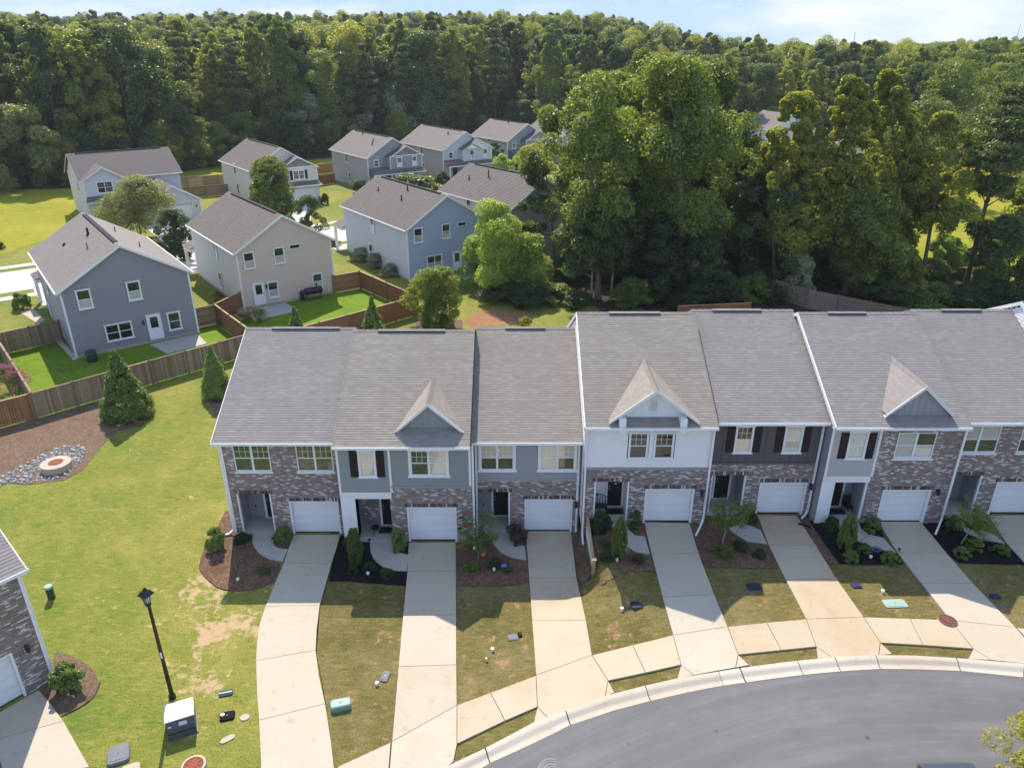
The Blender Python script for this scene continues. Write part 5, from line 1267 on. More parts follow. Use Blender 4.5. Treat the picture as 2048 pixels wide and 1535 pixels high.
# ---------------------------------------------------------------- vegetation: crowns of many leaf cards
def unit(v): return v / np.maximum(np.linalg.norm(v, axis=1, keepdims=True), 1e-9)
def leaf_mesh(name, c, nrm, size, mat, asp=.62, rs=None):
    """one rhombic card per leaf cluster"""
    rs = rs or np.random.RandomState(1); n = len(c)
    t = unit(np.cross(nrm, unit(rs.normal(size=(n, 3))))); b = np.cross(nrm, t); s = size[:, None]
    bend = nrm * s * .22
    v = np.stack([c + t * s - bend, c + b * s * asp + bend * .4, c - t * s - bend, c - b * s * asp + bend * .4], 1).reshape(-1, 3)
    return quads(name, v, n, mat)
def quads(name, v, n, mat):
    me = bpy.data.meshes.new(name); me.vertices.add(n * 4); me.vertices.foreach_set('co', v.astype(np.float32).ravel())
    me.loops.add(n * 4); me.loops.foreach_set('vertex_index', np.arange(n * 4, dtype=np.int32))
    me.polygons.add(n); me.polygons.foreach_set('loop_start', np.arange(0, n * 4, 4, dtype=np.int32))
    me.materials.append(M[mat]); me.update(calc_edges=True); return me
def profile(kind, t):
    if kind == 'oak': return np.sqrt(np.sin(np.pi * np.clip(.10 + .86 * t, 0, 1)))
    if kind == 'tulip': return np.clip(t / .16, .25, 1) ** .6 * np.clip(1.03 - t ** 2.8, 0, 1) ** .55
    if kind == 'cone': return np.clip(1.0 - t, .0, 1) ** .8 * np.clip(t / .06, .55, 1)
    if kind == 'egg': return np.sqrt(np.clip(1 - (2 * t - .85) ** 2 / 1.35, 0, 1))
    if kind == 'pine': return np.clip(1.05 - t, 0, 1) ** .55 * np.clip(t / .3, .35, 1)
    if kind == 'mound': return np.sqrt(np.clip(1 - t ** 2, 0, 1))
    return np.ones_like(t)
def crown(name, kind, H, Rr, base, mat, n_cl, per, size, seed, rc=None, lobes=0, inner=.45, squash=.88, up=.25, lean=(0, 0), gaps=0):
    rs = np.random.RandomState(seed); rc = rc or Rr * .26; per = int(per * 2.7); size = size * .56
    ncl = n_cl; t = rs.rand(ncl) ** (.9 if kind != 'cone' else 1.25)
    a = rs.rand(ncl) * 2 * np.pi; f = inner + (1 - inner) * rs.rand(ncl) ** .6
    pr = profile(kind, t)
    if lobes:
        ph = rs.rand(lobes) * 2 * np.pi; w = sum(np.cos((k + 2) * a + ph[k] + t * 5 * (k - 1)) for k in range(lobes)) / lobes
        pr = pr * (1 + .42 * w)
    rr = np.maximum(Rr * pr * f - rc * .35, 0)
    c = np.stack([rr * np.cos(a) + lean[0] * t, rr * np.sin(a) + lean[1] * t, base + (H - base) * t], 1)
    c[:, 2] = np.minimum(c[:, 2], H - rc * .5)
    if gaps:
        ph = rs.rand(3) * 6.28; v = np.sin(c[:, 0] * 1.0 + ph[0]) + np.sin(c[:, 1] * 1.0 + ph[1]) + np.sin(c[:, 2] * .95 + ph[2])
        c = c[v > np.quantile(v, gaps)]; t = (c[:, 2] - base) / (H - base); ncl = len(c)
    crad = rc * rs.uniform(.65, 1.3, ncl) * (1 if kind not in ('cone', 'tulip') else np.clip(1.25 - t, .45, 1.1))
    k = np.repeat(np.arange(ncl), per); n = len(k)
    d = rs.normal(size=(n, 3)); d[:, 2] += up; d = unit(d)
    p = c[k] + d * (crad[k] * rs.uniform(.45, 1.05, n) ** .5)[:, None] * np.array([1, 1, squash])
    p[:, 2] = np.maximum(p[:, 2], .02)
    nr = unit(d * .8 + rs.normal(size=(n, 3)) * .5 + np.array([0, 0, .3]))
    return leaf_mesh(name, p, nr, size * rs.uniform(.6, 1.25, n), mat, rs=rs), c
def needle_crown(name, H, Rr, base, mat, seed, tiers=9, per_b=7, size=.3, dens=90, lean=(0, 0)):
    """pine: flat tufted plates on whorled branches"""
    rs = np.random.RandomState(seed); P_, N_ = [], []; cs = []; dens = int(dens * 1.7); size = size * .75
    for i in range(tiers):
        t = (i + rs.rand() * .6) / tiers; z = base + (H - base) * t; r = Rr * float(profile('pine', np.array(t))) * rs.uniform(.75, 1.1)
        for j in range(per_b):
            a = 2 * np.pi * (j + rs.rand() * .8) / per_b; L = r * rs.uniform(.55, 1.05); m = int(dens * (.4 + L / Rr))
            q = rs.rand(m) ** .6; w = .16 * L + .25
            x = q * L; off = rs.normal(size=m) * w * (.35 + .65 * q); zz = z + q * L * .16 + rs.normal(size=m) * .22 * (1 - .3 * q) + rs.rand(m) * .25
            P_.append(np.stack([x * np.cos(a) - off * np.sin(a) + lean[0] * t, x * np.sin(a) + off * np.cos(a) + lean[1] * t, zz], 1))
            N_.append(unit(rs.normal(size=(m, 3)) * .8 + np.array([0, 0, .7]))); cs.append((L * .8 * np.cos(a) + lean[0] * t, L * .8 * np.sin(a) + lean[1] * t, z + L * .1))
    p = np.concatenate(P_); nr = np.concatenate(N_); n = len(p)
    return leaf_mesh(name, p, nr, size * rs.uniform(.6, 1.25, n), mat, .34, rs), np.array(cs)
def trunk_mesh(name, H, r0, cs, mat, seed, limbs=14, lean=(0, 0), top=.82, base=0):
    rs = random.Random(seed); m = MB(); pts = []; rad = []
    for i in range(9):
        t = i / 8 * top; pts.append(Vector((lean[0] * t ** 1.4 + rs.uniform(-.12, .12) * t * r0 * 6, lean[1] * t ** 1.4 + rs.uniform(-.12, .12) * t * r0 * 6, H * t - .15 * (i == 0)))); rad.append(r0 * (1.35 if i == 0 else 1) * (1 - .88 * t))
    m.tube(pts, rad, 8)
    if limbs and len(cs):
        order = list(range(len(cs))); rs.shuffle(order)
        for k in order[:limbs]:
            c = Vector(cs[k]); hz = max(base * .75, min(c.z - .2 * (c.x ** 2 + c.y ** 2) ** .5 - H * .06, H * top * .93)); t = max(.05, min(hz / H, top * .95)); j = min(7, int(t / top * 8)); f = t / top * 8 - j
            p0 = pts[j].lerp(pts[j + 1], f); r = (rad[j] * (1 - f) + rad[j + 1] * f) * .5
            mid = p0.lerp(c, .5) + Vector((rs.uniform(-.3, .3), rs.uniform(-.3, .3), -(c - p0).length * .08))
            m.tube([p0, mid, c], [r, r * .6, r * .18], 6, False)
    m.smooth = True
    return m.mesh(name, M[mat])
def make_tree(name, label, cat, loc, crown_me, trunk_me, rz=0, sc=(1, 1, 1), group=None):
    t = empty(name, loc, rz, label, cat, group)
    t.scale = sc
    link('trunk', trunk_me, t); link('crown', crown_me, t)
    return t
def at_base(px, py): return P(px, py)
# --- prototypes for the woodland (metres at scale 1: about 25 m tall)
PROTO = []
for i, (nm, kind, H, Rr, base, mat, ncl, per, size, lob, bk) in enumerate([
        ('tulip_tree', 'tulip', 26, 4.9, 3.0, 'leaf_poplar', 120, 75, .38, 2, 'bark'), ('tulip_tree', 'tulip', 27, 4.6, 3.5, 'leaf_oak', 115, 75, .38, 3, 'bark'),
        ('oak_tree', 'oak', 24, 6.2, 3.0, 'leaf_oak', 105, 80, .40, 3, 'bark'), ('oak_tree', 'oak', 23, 5.8, 2.5, 'leaf_deep', 95, 80, .40, 3, 'bark'),
        ('tulip_tree', 'tulip', 25, 5.0, 2.5, 'leaf_deep', 105, 75, .38, 3, 'bark'), ('oak_tree', 'egg', 25, 5.5, 3.0, 'leaf_poplar', 95, 80, .40, 3, 'bark')]):
    cm, cs = crown(nm + '_crown', kind, H, Rr, base, mat, ncl, per, size, 20 + i, rc=1.6, lobes=lob, inner=.5)
    PROTO.append((nm, cm, trunk_mesh(nm + '_trunk', H, .34, cs, bk, i, 12, base=base), H))
for i in range(2):
    cm, cs = needle_crown('pine_crown', 25, 4.2, 10, 'leaf_pine', 40 + i, 9, 7, .36, 85)
    PROTO.append(('pine_tree', cm, trunk_mesh('pine_trunk', 25, .27, cs, 'bark_pine', 9 + i, 24, top=.95, base=10), 25))
YF = [(-200, 128), (-104, 127), (-82, 129), (-70, 134), (-62, 152), (-45, 168), (-28, 180), (-12, 194), (2, 203), (16, 188), (30, 178), (60, 182), (80, 165), (110, 150), (200, 150)]
def yfront(x):
    for (a, b), (c, d) in zip(YF, YF[1:]):
        if a <= x <= c: return 7 + b + (d - b) * (x - a) / (c - a)
    return 150
WOOD = {'tulip_tree': 'tall narrow broadleaf tree', 'oak_tree': 'round-crowned broadleaf tree', 'pine_tree': 'dark pine tree'}
def woodland():
    r = random.Random(11); pts = []; far = []
    y = 120.0
    while y < 345:
        x = -.78 * y - 12
        while x < .80 * y + 12:
            px, py = x + r.uniform(-2.6, 2.6), y + r.uniform(-2.4, 2.4); x += 7.6 if y < 200 else 8.6
            if py < yfront(px): continue
            pts.append((py - yfront(px), px, py))
        y += 6.4 if y < 200 else 7.5
    pts.sort(key=lambda q: q[0] + r.uniform(0, 5))
    for k, (dd, px, py) in enumerate(pts):
        if k < 285:
            if dd < 8 and r.random() < .16: pr = PROTO[6 + r.randrange(2)]
            else: pr = PROTO[r.choices(range(8), [4, 3, 3, 3, 3, 2, .7, .7])[0]]
            s = r.uniform(.84, 1.12) * (1.0 if px < 6 else (.95 if px < 30 else .80))
            zone = next(n for lim, n in ((-78, 'wood above the left meadow'), (-56, 'wood behind the pale gray house'), (-34, 'wood behind the beige house'), (-14, 'wood behind the left gray house'), (9, 'wood behind the right gray houses'), (40, 'wood behind the largest forked tree'), (80, 'wood behind the pointed poplars'), (999, 'wood beyond the right-hand meadow')) if px * 150 / py < lim)
            row = 'at the front edge of the ' if dd < 9 else ('in the middle of the ' if dd < 34 else 'deep inside the ')
            make_tree(pr[0], WOOD[pr[0]] + ' ' + row + zone, 'tree', (px, py, g(px, py) - .1), pr[1], pr[2], r.uniform(0, 6.28), (s * r.uniform(.9, 1.1), s * r.uniform(.9, 1.1), s), f'{pr[0]} {row}{zone}'.replace('_', ' '))
        else: far.append((px, py, g(px, py) - .3))
    y = 120.0
    while y < 345:                                                 # the wood goes on beyond both edges of the view
        for sg, k0 in ((-1, .78), (1, .80)):
            x = k0 * y + 14
            while x < 1.12 * y + 30:
                px, py = sg * x + r.uniform(-3, 3), y + r.uniform(-3, 3); x += 8.5
                if py > (yfront(px) if -200 < px < 200 else 150): far.append((px, py, g(px, py) - .3))
        y += 8.0
    y = 345.0
    while y < 1000:
        st = 8.5 + (y - 345) * .012; x = -.78 * y - 12
        while x < .80 * y + 12:
            px, py = x + r.uniform(-3, 3), y + r.uniform(-3, 3); far.append((px, py, g(px, py) - 1)); x += st
        y += st
    me = bpy.data.meshes.new('forest'); me.from_pydata(far, [], []); o = link('forest', me)
    tag(o, kind='stuff'); o['label'] = 'distant mixed woodland covering the hills to the horizon'
    ng = bpy.data.node_groups.new('forest_scatter', 'GeometryNodeTree')
    ng.interface.new_socket('Geometry', in_out='INPUT', socket_type='NodeSocketGeometry'); ng.interface.new_socket('Geometry', in_out='OUTPUT', socket_type='NodeSocketGeometry')
    gi = ng.nodes.new('NodeGroupInput'); go = ng.nodes.new('NodeGroupOutput'); ip = ng.nodes.new('GeometryNodeInstanceOnPoints'); jn = ng.nodes.new('GeometryNodeJoinGeometry')
    m2p = ng.nodes.new('GeometryNodeMeshToPoints')
    for q in (0, 2, 3, 4, 5):
        pr = PROTO[q]
        src = [k for k in bpy.data.objects if k.name.startswith('crown') and k.data == pr[1]][0]
        oi = ng.nodes.new('GeometryNodeObjectInfo'); oi.inputs['Object'].default_value = src; oi.inputs['As Instance'].default_value = True; oi.transform_space = 'ORIGINAL'
        ng.links.new(oi.outputs['Geometry'], jn.inputs[0])
    ip.inputs['Pick Instance'].default_value = True
    ri = ng.nodes.new('FunctionNodeRandomValue'); ri.data_type = 'INT'; ri.inputs[4].default_value = 0; ri.inputs[5].default_value = 4
    rr = ng.nodes.new('FunctionNodeRandomValue'); rr.data_type = 'FLOAT_VECTOR'; rr.inputs[1].default_value = (0, 0, 6.28)
    rs_ = ng.nodes.new('FunctionNodeRandomValue'); rs_.data_type = 'FLOAT'; rs_.inputs[2].default_value = .72; rs_.inputs[3].default_value = 1.0
    L = ng.links.new
    L(gi.outputs[0], m2p.inputs[0]); L(m2p.outputs[0], ip.inputs['Points']); L(jn.outputs[0], ip.inputs['Instance']); L(ri.outputs[2], ip.inputs['Instance Index']); L(rr.outputs[0], ip.inputs['Rotation']); L(rs_.outputs[1], ip.inputs['Scale']); L(ip.outputs[0], go.inputs[0])
    o.modifiers.new('forest_scatter', 'NODES').node_group = ng
woodland()
def understory():
    r = random.Random(23); x = -104.0
    while x < 112:
        y = yfront(x) + r.uniform(-5, 1); pr = PROTO[r.choice((2, 3, 5, 3))]; s = r.uniform(.22, .46)
        zone = 'left meadow' if x < -58 else ('far lawn' if x < -30 else ('back of the far houses' if x < 12 else 'clearing on the right'))
        make_tree('bushy_tree', 'low bushy tree at the foot of the wood along the ' + zone, 'tree', (x, y, g(x, y) - 1.0), pr[1], pr[2], r.uniform(0, 6.28), (s * 1.5, s * 1.5, s), 'low bushy trees along the ' + zone); x += r.uniform(2.6, 5.2)
    for k, (x, y) in enumerate(((9, 80), (14, 84), (19, 79), (24, 85), (29, 80), (34, 86), (39, 81), (12, 91), (22, 93), (32, 92), (42, 90), (16, 76), (27, 75))):
        pr = PROTO[(2, 3, 4, 5, 1, 3, 2, 4)[k % 8]]; s = r.uniform(.40, .50); make_tree('broadleaf_tree', 'shaded tree filling the stand behind the largest trees', 'tree', (x, y, 0), pr[1], pr[2], r.uniform(0, 6.28), (s * 1.35, s * 1.35, s), 'shaded trees behind the largest trees')
understory()
# --- trees that can be told apart: placed by base, top and width
SEED = [100]
def hero(name, label, base, top, wpx, kind, mat, bark='bark', lo=.25, ncl=90, per=90, size=.26, rc=None, lean=(0, 0), limbs=16, cat='tree', r0=None, lobes=3, inner=.4, yoff=0):
    SEED[0] += 1; b = P(*base)
    if yoff: b = b * (1 + yoff / b.y); b.z = g(b.x, b.y)
    H = heightat(top[0], top[1], b.y) - b.z; dep = b.y * math.cos(PITCH) + (CAMZ - b.z - H / 2) * math.sin(PITCH); Rr = wpx / 2 / FPX * dep
    dx = (top[0] - 1024) / FPX * (b.y * math.cos(PITCH) + (CAMZ - b.z - H) * math.sin(PITCH)) - b.x
    lean = (dx if abs(dx) < 8 else 0, lean[1])
    if kind == 'needle': cm, cs = needle_crown('crown_' + name, H, Rr, H * lo, mat, SEED[0], ncl, 7, size, per, lean)
    else:
        if H > 12: ncl, rc = int(ncl * (1.5 if kind == 'tulip' else .85)), (rc or Rr * .26) * (.76 if kind == 'tulip' else .86); per = int(per * .8) if kind == 'tulip' else per
        cm, cs = crown('crown_' + name, kind, H, Rr, H * lo, mat, int(ncl * 1.15), per, size, SEED[0], rc, lobes, inner, lean=lean, gaps=(.14 if kind == 'tulip' else .30) if H > 12 else 0)
    tm = trunk_mesh('trunk_' + name, H, r0 or max(.06, H * .014), cs, bark, SEED[0], limbs, lean, base=H * lo)
    return make_tree(name, label, cat, b, cm, tm)
# the big group on the right, behind the row
hero('oak_tree', 'broad leafy tree standing directly right of the houses, crown lit on its left', (1196, 598), (1165, 152), 190, 'oak', 'leaf_oak', lo=.34, ncl=120, per=120, size=.27, rc=1.3)
hero('oak_tree', 'largest tree with a forked pale trunk bare halfway up', (1362, 588), (1345, 122), 225, 'oak', 'leaf_oak', 'bark_pale', .30, 190, 125, .27, 1.5, r0=.42, limbs=26)
hero('oak_tree', 'tall tree crowding the left shoulder of the largest tree', (1262, 560), (1250, 150), 170, 'egg', 'leaf_oak', lo=.3, ncl=100, per=110, size=.27, rc=1.25, yoff=3)
hero('oak_tree', 'tree on the right shoulder of the largest tree with a high crown', (1440, 565), (1428, 128), 150, 'oak', 'leaf_oak', lo=.45, ncl=90, per=110, size=.27, rc=1.3, yoff=5)
hero('oak_tree', 'narrow leafy tree rising left of the largest crown', (1290, 566), (1285, 104), 120, 'egg', 'leaf_oak', lo=.2, ncl=110, per=100, size=.26, rc=1.2, yoff=7)
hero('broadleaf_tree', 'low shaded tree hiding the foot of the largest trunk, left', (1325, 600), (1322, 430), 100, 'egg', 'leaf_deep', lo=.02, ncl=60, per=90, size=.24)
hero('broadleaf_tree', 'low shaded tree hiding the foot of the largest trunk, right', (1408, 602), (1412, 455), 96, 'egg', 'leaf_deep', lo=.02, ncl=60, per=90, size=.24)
hero('maple_tree', 'olive green tree with ragged upright lobes beside the largest tree', (1572, 575), (1598, 182), 165, 'tulip', 'leaf_poplar', lo=.18, ncl=150, per=100, size=.27, rc=1.25)
hero('tulip_tree', 'yellow-green poplar with two pointed tops, left of the pair', (1690, 585), (1705, 150), 150, 'tulip', 'leaf_poplar', lo=.15, ncl=150, per=100, size=.26, rc=1.2)
hero('tulip_tree', 'yellow-green poplar, the taller right half of the pointed pair', (1775, 575), (1778, 138), 130, 'tulip', 'leaf_poplar', lo=.2, ncl=150, per=100, size=.26, rc=1.2, yoff=2)
hero('tulip_tree', 'slim bright poplar standing alone before the sunlit meadow', (1838, 585), (1893, 222), 140, 'tulip', 'leaf_poplar', lo=.36, ncl=90, per=110, size=.26, rc=1.05, r0=.22)
hero('pine_tree', 'leaning pine with long bare trunk at the right edge', (1925, 592), (2032, 165), 230, 'needle', 'leaf_pine', 'bark_pine', .5, 10, 150, .30, limbs=40, r0=.27)
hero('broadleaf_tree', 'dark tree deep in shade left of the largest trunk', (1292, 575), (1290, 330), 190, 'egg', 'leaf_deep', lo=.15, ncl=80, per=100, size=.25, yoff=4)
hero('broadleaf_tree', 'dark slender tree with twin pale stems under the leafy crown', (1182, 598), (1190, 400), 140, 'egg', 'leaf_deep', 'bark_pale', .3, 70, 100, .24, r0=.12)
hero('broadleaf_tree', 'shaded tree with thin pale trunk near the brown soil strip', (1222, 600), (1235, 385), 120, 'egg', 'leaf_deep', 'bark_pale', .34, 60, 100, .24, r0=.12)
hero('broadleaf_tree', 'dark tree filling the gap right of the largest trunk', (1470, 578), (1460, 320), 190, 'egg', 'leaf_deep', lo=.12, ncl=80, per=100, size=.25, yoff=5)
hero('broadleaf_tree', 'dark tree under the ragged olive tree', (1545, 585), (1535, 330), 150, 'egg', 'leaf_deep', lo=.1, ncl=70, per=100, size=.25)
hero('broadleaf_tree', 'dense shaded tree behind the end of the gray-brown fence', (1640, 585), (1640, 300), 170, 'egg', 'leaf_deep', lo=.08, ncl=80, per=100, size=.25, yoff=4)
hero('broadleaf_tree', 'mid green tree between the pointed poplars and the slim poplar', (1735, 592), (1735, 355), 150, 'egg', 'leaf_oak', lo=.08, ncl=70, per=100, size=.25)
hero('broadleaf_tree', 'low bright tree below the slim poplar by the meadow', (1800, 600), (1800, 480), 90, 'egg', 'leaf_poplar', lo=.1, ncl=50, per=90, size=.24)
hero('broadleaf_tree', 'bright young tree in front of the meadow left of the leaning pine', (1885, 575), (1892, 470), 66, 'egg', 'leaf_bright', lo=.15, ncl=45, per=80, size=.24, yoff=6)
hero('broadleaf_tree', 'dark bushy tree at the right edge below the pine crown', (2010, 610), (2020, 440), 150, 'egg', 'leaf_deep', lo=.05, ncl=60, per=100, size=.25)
hero('broadleaf_tree', 'tree at the right edge behind the pine trunk', (2075, 560), (2075, 330), 130, 'egg', 'leaf_oak', lo=.1, ncl=60, per=100, size=.26, yoff=6)
hero('broadleaf_tree', 'round dark tree rising between the far houses and the pointed poplars', (1840, 430), (1855, 205), 190, 'oak', 'leaf_oak', lo=.15, ncl=80, per=90, size=.34, yoff=10)
hero('broadleaf_tree', 'tall green tree behind the mint house on the right', (1935, 350), (1930, 130), 190, 'oak', 'leaf_oak', lo=.15, ncl=80, per=90, size=.42)
hero('broadleaf_tree', 'tall green tree at the right edge beyond the meadow', (2040, 345), (2035, 150), 190, 'oak', 'leaf_deep', lo=.1, ncl=80, per=90, size=.42)
hero('vine_covered_tree', 'vine-smothered tree with bright drooping mounds beside the blue house', (1005, 588), (990, 408), 104, 'egg', 'leaf_bright', lo=.12, ncl=60, per=170, size=.19, rc=.95, lobes=3, inner=.5)
hero('vine_covered_tree', 'lower vine mound leaning toward the blue house door', (955, 572), (950, 478), 75, 'mound', 'leaf_bright', lo=.2, ncl=26, per=130, size=.18, rc=.75, inner=.5)
hero('vine_covered_tree', 'right-hand vine mound in front of the dark trees', (1062, 590), (1052, 470), 85, 'egg', 'leaf_bright', lo=.1, ncl=34, per=130, size=.19, rc=.8, inner=.5)
hero('broadleaf_tree', 'gray-green tree at the left foot of the broad leafy tree', (1108, 520), (1085, 300), 130, 'egg', 'leaf_oak', lo=.2, ncl=70, per=95, size=.27)
# garden and street trees among the houses
hero('willow_oak', 'feathery gray-green tree in front of the pale gray house', (282, 474), (272, 358), 116, 'egg', 'leaf_willow', lo=.2, ncl=100, per=90, size=.19, rc=1.0, lobes=1, inner=.5)
hero('young_maple', 'dark round street tree beside the slate gray house roof', (352, 522), (345, 424), 78, 'egg', 'leaf_deep', lo=.15, ncl=44, per=90, size=.19)
hero('maple_tree', 'dense oval tree in front of the beige house', (545, 448), (538, 318), 98, 'egg', 'leaf_oak', lo=.03, ncl=130, per=90, size=.22, lobes=1, inner=.55)
hero('young_maple', 'smaller tree on the driveway side behind the tan house', (616, 470), (615, 393), 62, 'egg', 'leaf_deep', lo=.1, ncl=36, per=80, size=.18)
hero('young_maple', 'slim dark tree in front of the middle gray house', (992, 345), (990, 283), 42, 'tulip', 'leaf_deep', lo=.05, ncl=40, per=70, size=.25)
hero('young_maple', 'yellow-green tree on the right of the slim dark one', (1015, 365), (1012, 312), 60, 'egg', 'leaf_bright', lo=.05, ncl=34, per=70, size=.25)
hero('young_maple', 'pale leafy tree against the right house of the three', (1078, 375), (1070, 290), 80, 'egg', 'leaf_poplar', lo=.05, ncl=46, per=80, size=.25)
# edge trees with their own look
hero('pine_tree', 'big pale pine at the left edge above the meadow', (30, 376), (25, 215), 190, 'egg', 'leaf_willow', 'bark_pine', .02, 90, 100, .36, 1.6, limbs=20)
hero('bushy_tree', 'bushy sunlit tree left of the pale gray house', (170, 345), (163, 245), 105, 'egg', 'leaf_bright', lo=.02, ncl=46, per=120, size=.30, rc=1.5)
hero('pine_tree', 'wide sunlit pine behind the pale gray house', (330, 335), (325, 198), 165, 'egg', 'leaf_willow', 'bark_pine', .02, 100, 90, .40, 1.7, limbs=20)
hero('bushy_tree', 'bright bushy tree at the foot of the wide pine, left side', (255, 335), (258, 218), 90, 'egg', 'leaf_willow', lo=.02, ncl=46, per=110, size=.34, rc=1.5)
hero('bushy_tree', 'low leafy tree right of the wide pine', (392, 338), (390, 270), 70, 'egg', 'leaf_poplar', lo=.0, ncl=34, per=100, size=.30)
hero('cedar_tree', 'dark pointed cedar left of the light round tree behind the houses', (543, 310), (541, 216), 60, 'cone', 'leaf_cedar', lo=.02, ncl=60, per=70, size=.36)
hero('bushy_tree', 'light gray-green tree between two dark cedars', (612, 308), (605, 190), 100, 'egg', 'leaf_gray', lo=.05, ncl=70, per=90, size=.38)
hero('cedar_tree', 'dark cedar right of the light gray-green tree', (680, 300), (678, 212), 66, 'cone', 'leaf_cedar', lo=.02, ncl=60, per=70, size=.36)
hero('willow_tree', 'wide silvery rounded tree behind the gray houses, left half', (775, 290), (772, 172), 135, 'mound', 'leaf_gray', lo=.1, ncl=80, per=100, size=.42)
hero('willow_tree', 'wide silvery rounded tree behind the gray houses, right half', (848, 285), (846, 186), 110, 'mound', 'leaf_gray', lo=.1, ncl=70, per=100, size=.42)
hero('bushy_tree', 'pale green tree left of the clipped dark round trees', (928, 270), (930, 196), 72, 'egg', 'leaf_gray', lo=.05, ncl=46, per=80, size=.42)
for k, (x, w, tp) in enumerate(((977, 52, 196), (1026, 52, 205), (1066, 46, 207))):
    hero('cedar_tree', ('dark cone tree directly behind the right house, leftmost of three', 'dark round-topped tree, middle of three behind the right house', 'dark tree nearest the large broadleaf crowns, last of three')[k], (x, 268), (x, tp), w, 'egg' if k else 'cone', 'leaf_cedar', lo=.0, ncl=44, per=80, size=.42)
# --- shrubs
SH = {}
def shrub_proto(kind):
    if kind in SH: return SH[kind]
    a = dict(ball=('mound', 'leaf_deep', 70, 40, .075), holly=('egg', 'leaf_holly', 70, 50, .07), arb=('egg', 'leaf_arb', 150, 44, .05), bright=('egg', 'leaf_holly', 40, 50, .085), loose=('mound', 'leaf_oak', 26, 26, .10),
             maroon=('egg', 'leaf_maroon', 30, 40, .09), gray=('egg', 'leaf_gray', 40, 46, .075), wild=('mound', 'leaf_deep', 60, 60, .055), wildb=('mound', 'leaf_oak', 60, 60, .055), wildg=('egg', 'leaf_gray', 60, 60, .05), gold=('egg', 'leaf_gold', 40, 44, .07), green=('mound', 'leaf_arb', 36, 50, .08))[kind]
    me, _ = crown('shrub_' + kind, a[0], 1.0, .5, .03, a[1], a[2], a[3], a[4], 300 + len(SH), rc=.15 if kind != 'arb' else .11, lobes=2 if kind != 'arb' else 0, inner=.6, squash=.85)
    SH[kind] = me; return me
def shrub(kind, label, base, wpx, hpx, name='shrub', group=None, cat='shrub'):
    b = P(*base); dep = b.y * math.cos(PITCH) + (CAMZ - b.z) * math.sin(PITCH); r = wpx / 2 / FPX * dep
    H = max(.2, heightat(base[0], base[1] - hpx, b.y) - b.z - r * .25 * (hpx < wpx))
    o = link(name, shrub_proto(kind), None, (b.x, b.y, b.z), rnd.uniform(0, 6.28)); o.scale = (1.8 * r, 1.8 * r, H * .95)
    return tag(o, label, cat, group)
def big_holly(label, base, top, w, seed, mat='leaf_holly'):
    b = P(*base); H = heightat(top[0], top[1], b.y) - b.z; dep = b.y * .91 + (CAMZ - H / 2) * .41; r = w / 2 / FPX * dep
    me, cs = crown('holly_crown', 'cone', H, r * 1.08, .1, mat, 330, 60, .10, seed, rc=.30, lobes=0, inner=.72, squash=.9)
    t = empty('holly', b, 0, label, 'shrub'); link('crown', me, t); link('stem', trunk_mesh('holly_stem', H, .07, cs, 'bark', seed, 8), t)
big_holly('largest cone-shaped holly in front of the weathered fence', (258, 832), (240, 700), 96, 51)
big_holly('narrower cone-shaped holly beside the left townhouse roof', (437, 792), (430, 690), 56, 52)
q = P(586, 612, 3.0); b1 = (586, 612)
def holly_at(label, pt, h, r, seed, kind='cone'):
    me, cs = crown('holly_crown', kind, h, r, .1, 'leaf_holly', 200, 60, .10, seed, rc=.26, lobes=0, inner=.7)
    t = empty('holly', (pt.x, pt.y, g(pt.x, pt.y)), 0, label, 'shrub'); link('crown', me, t); link('stem', trunk_mesh('holly_stem', h, .06, cs, 'bark', seed, 6), t)
holly_at('small holly peeking over the ridge of the leftmost townhouse', P(587, 612, 3.6), 3.6, 1.0, 53); holly_at('small holly peeking over the ridge step before the cedar fence', P(742, 592, 4.3), 4.3, 1.25, 54)
b = P(873, 652); me, cs = crown('bush_crown', 'egg', 5.0, 2.1, .1, 'leaf_oak', 150, 90, .13, 55, rc=.5, lobes=1, inner=.55)
t = empty('large_bush', b, 0, 'large loose bush above the ridge right of the cedar fence corner', 'bush'); link('crown', me, t); link('stem', trunk_mesh('bush_stem', 4.9, .09, cs, 'bark', 5, 12), t)
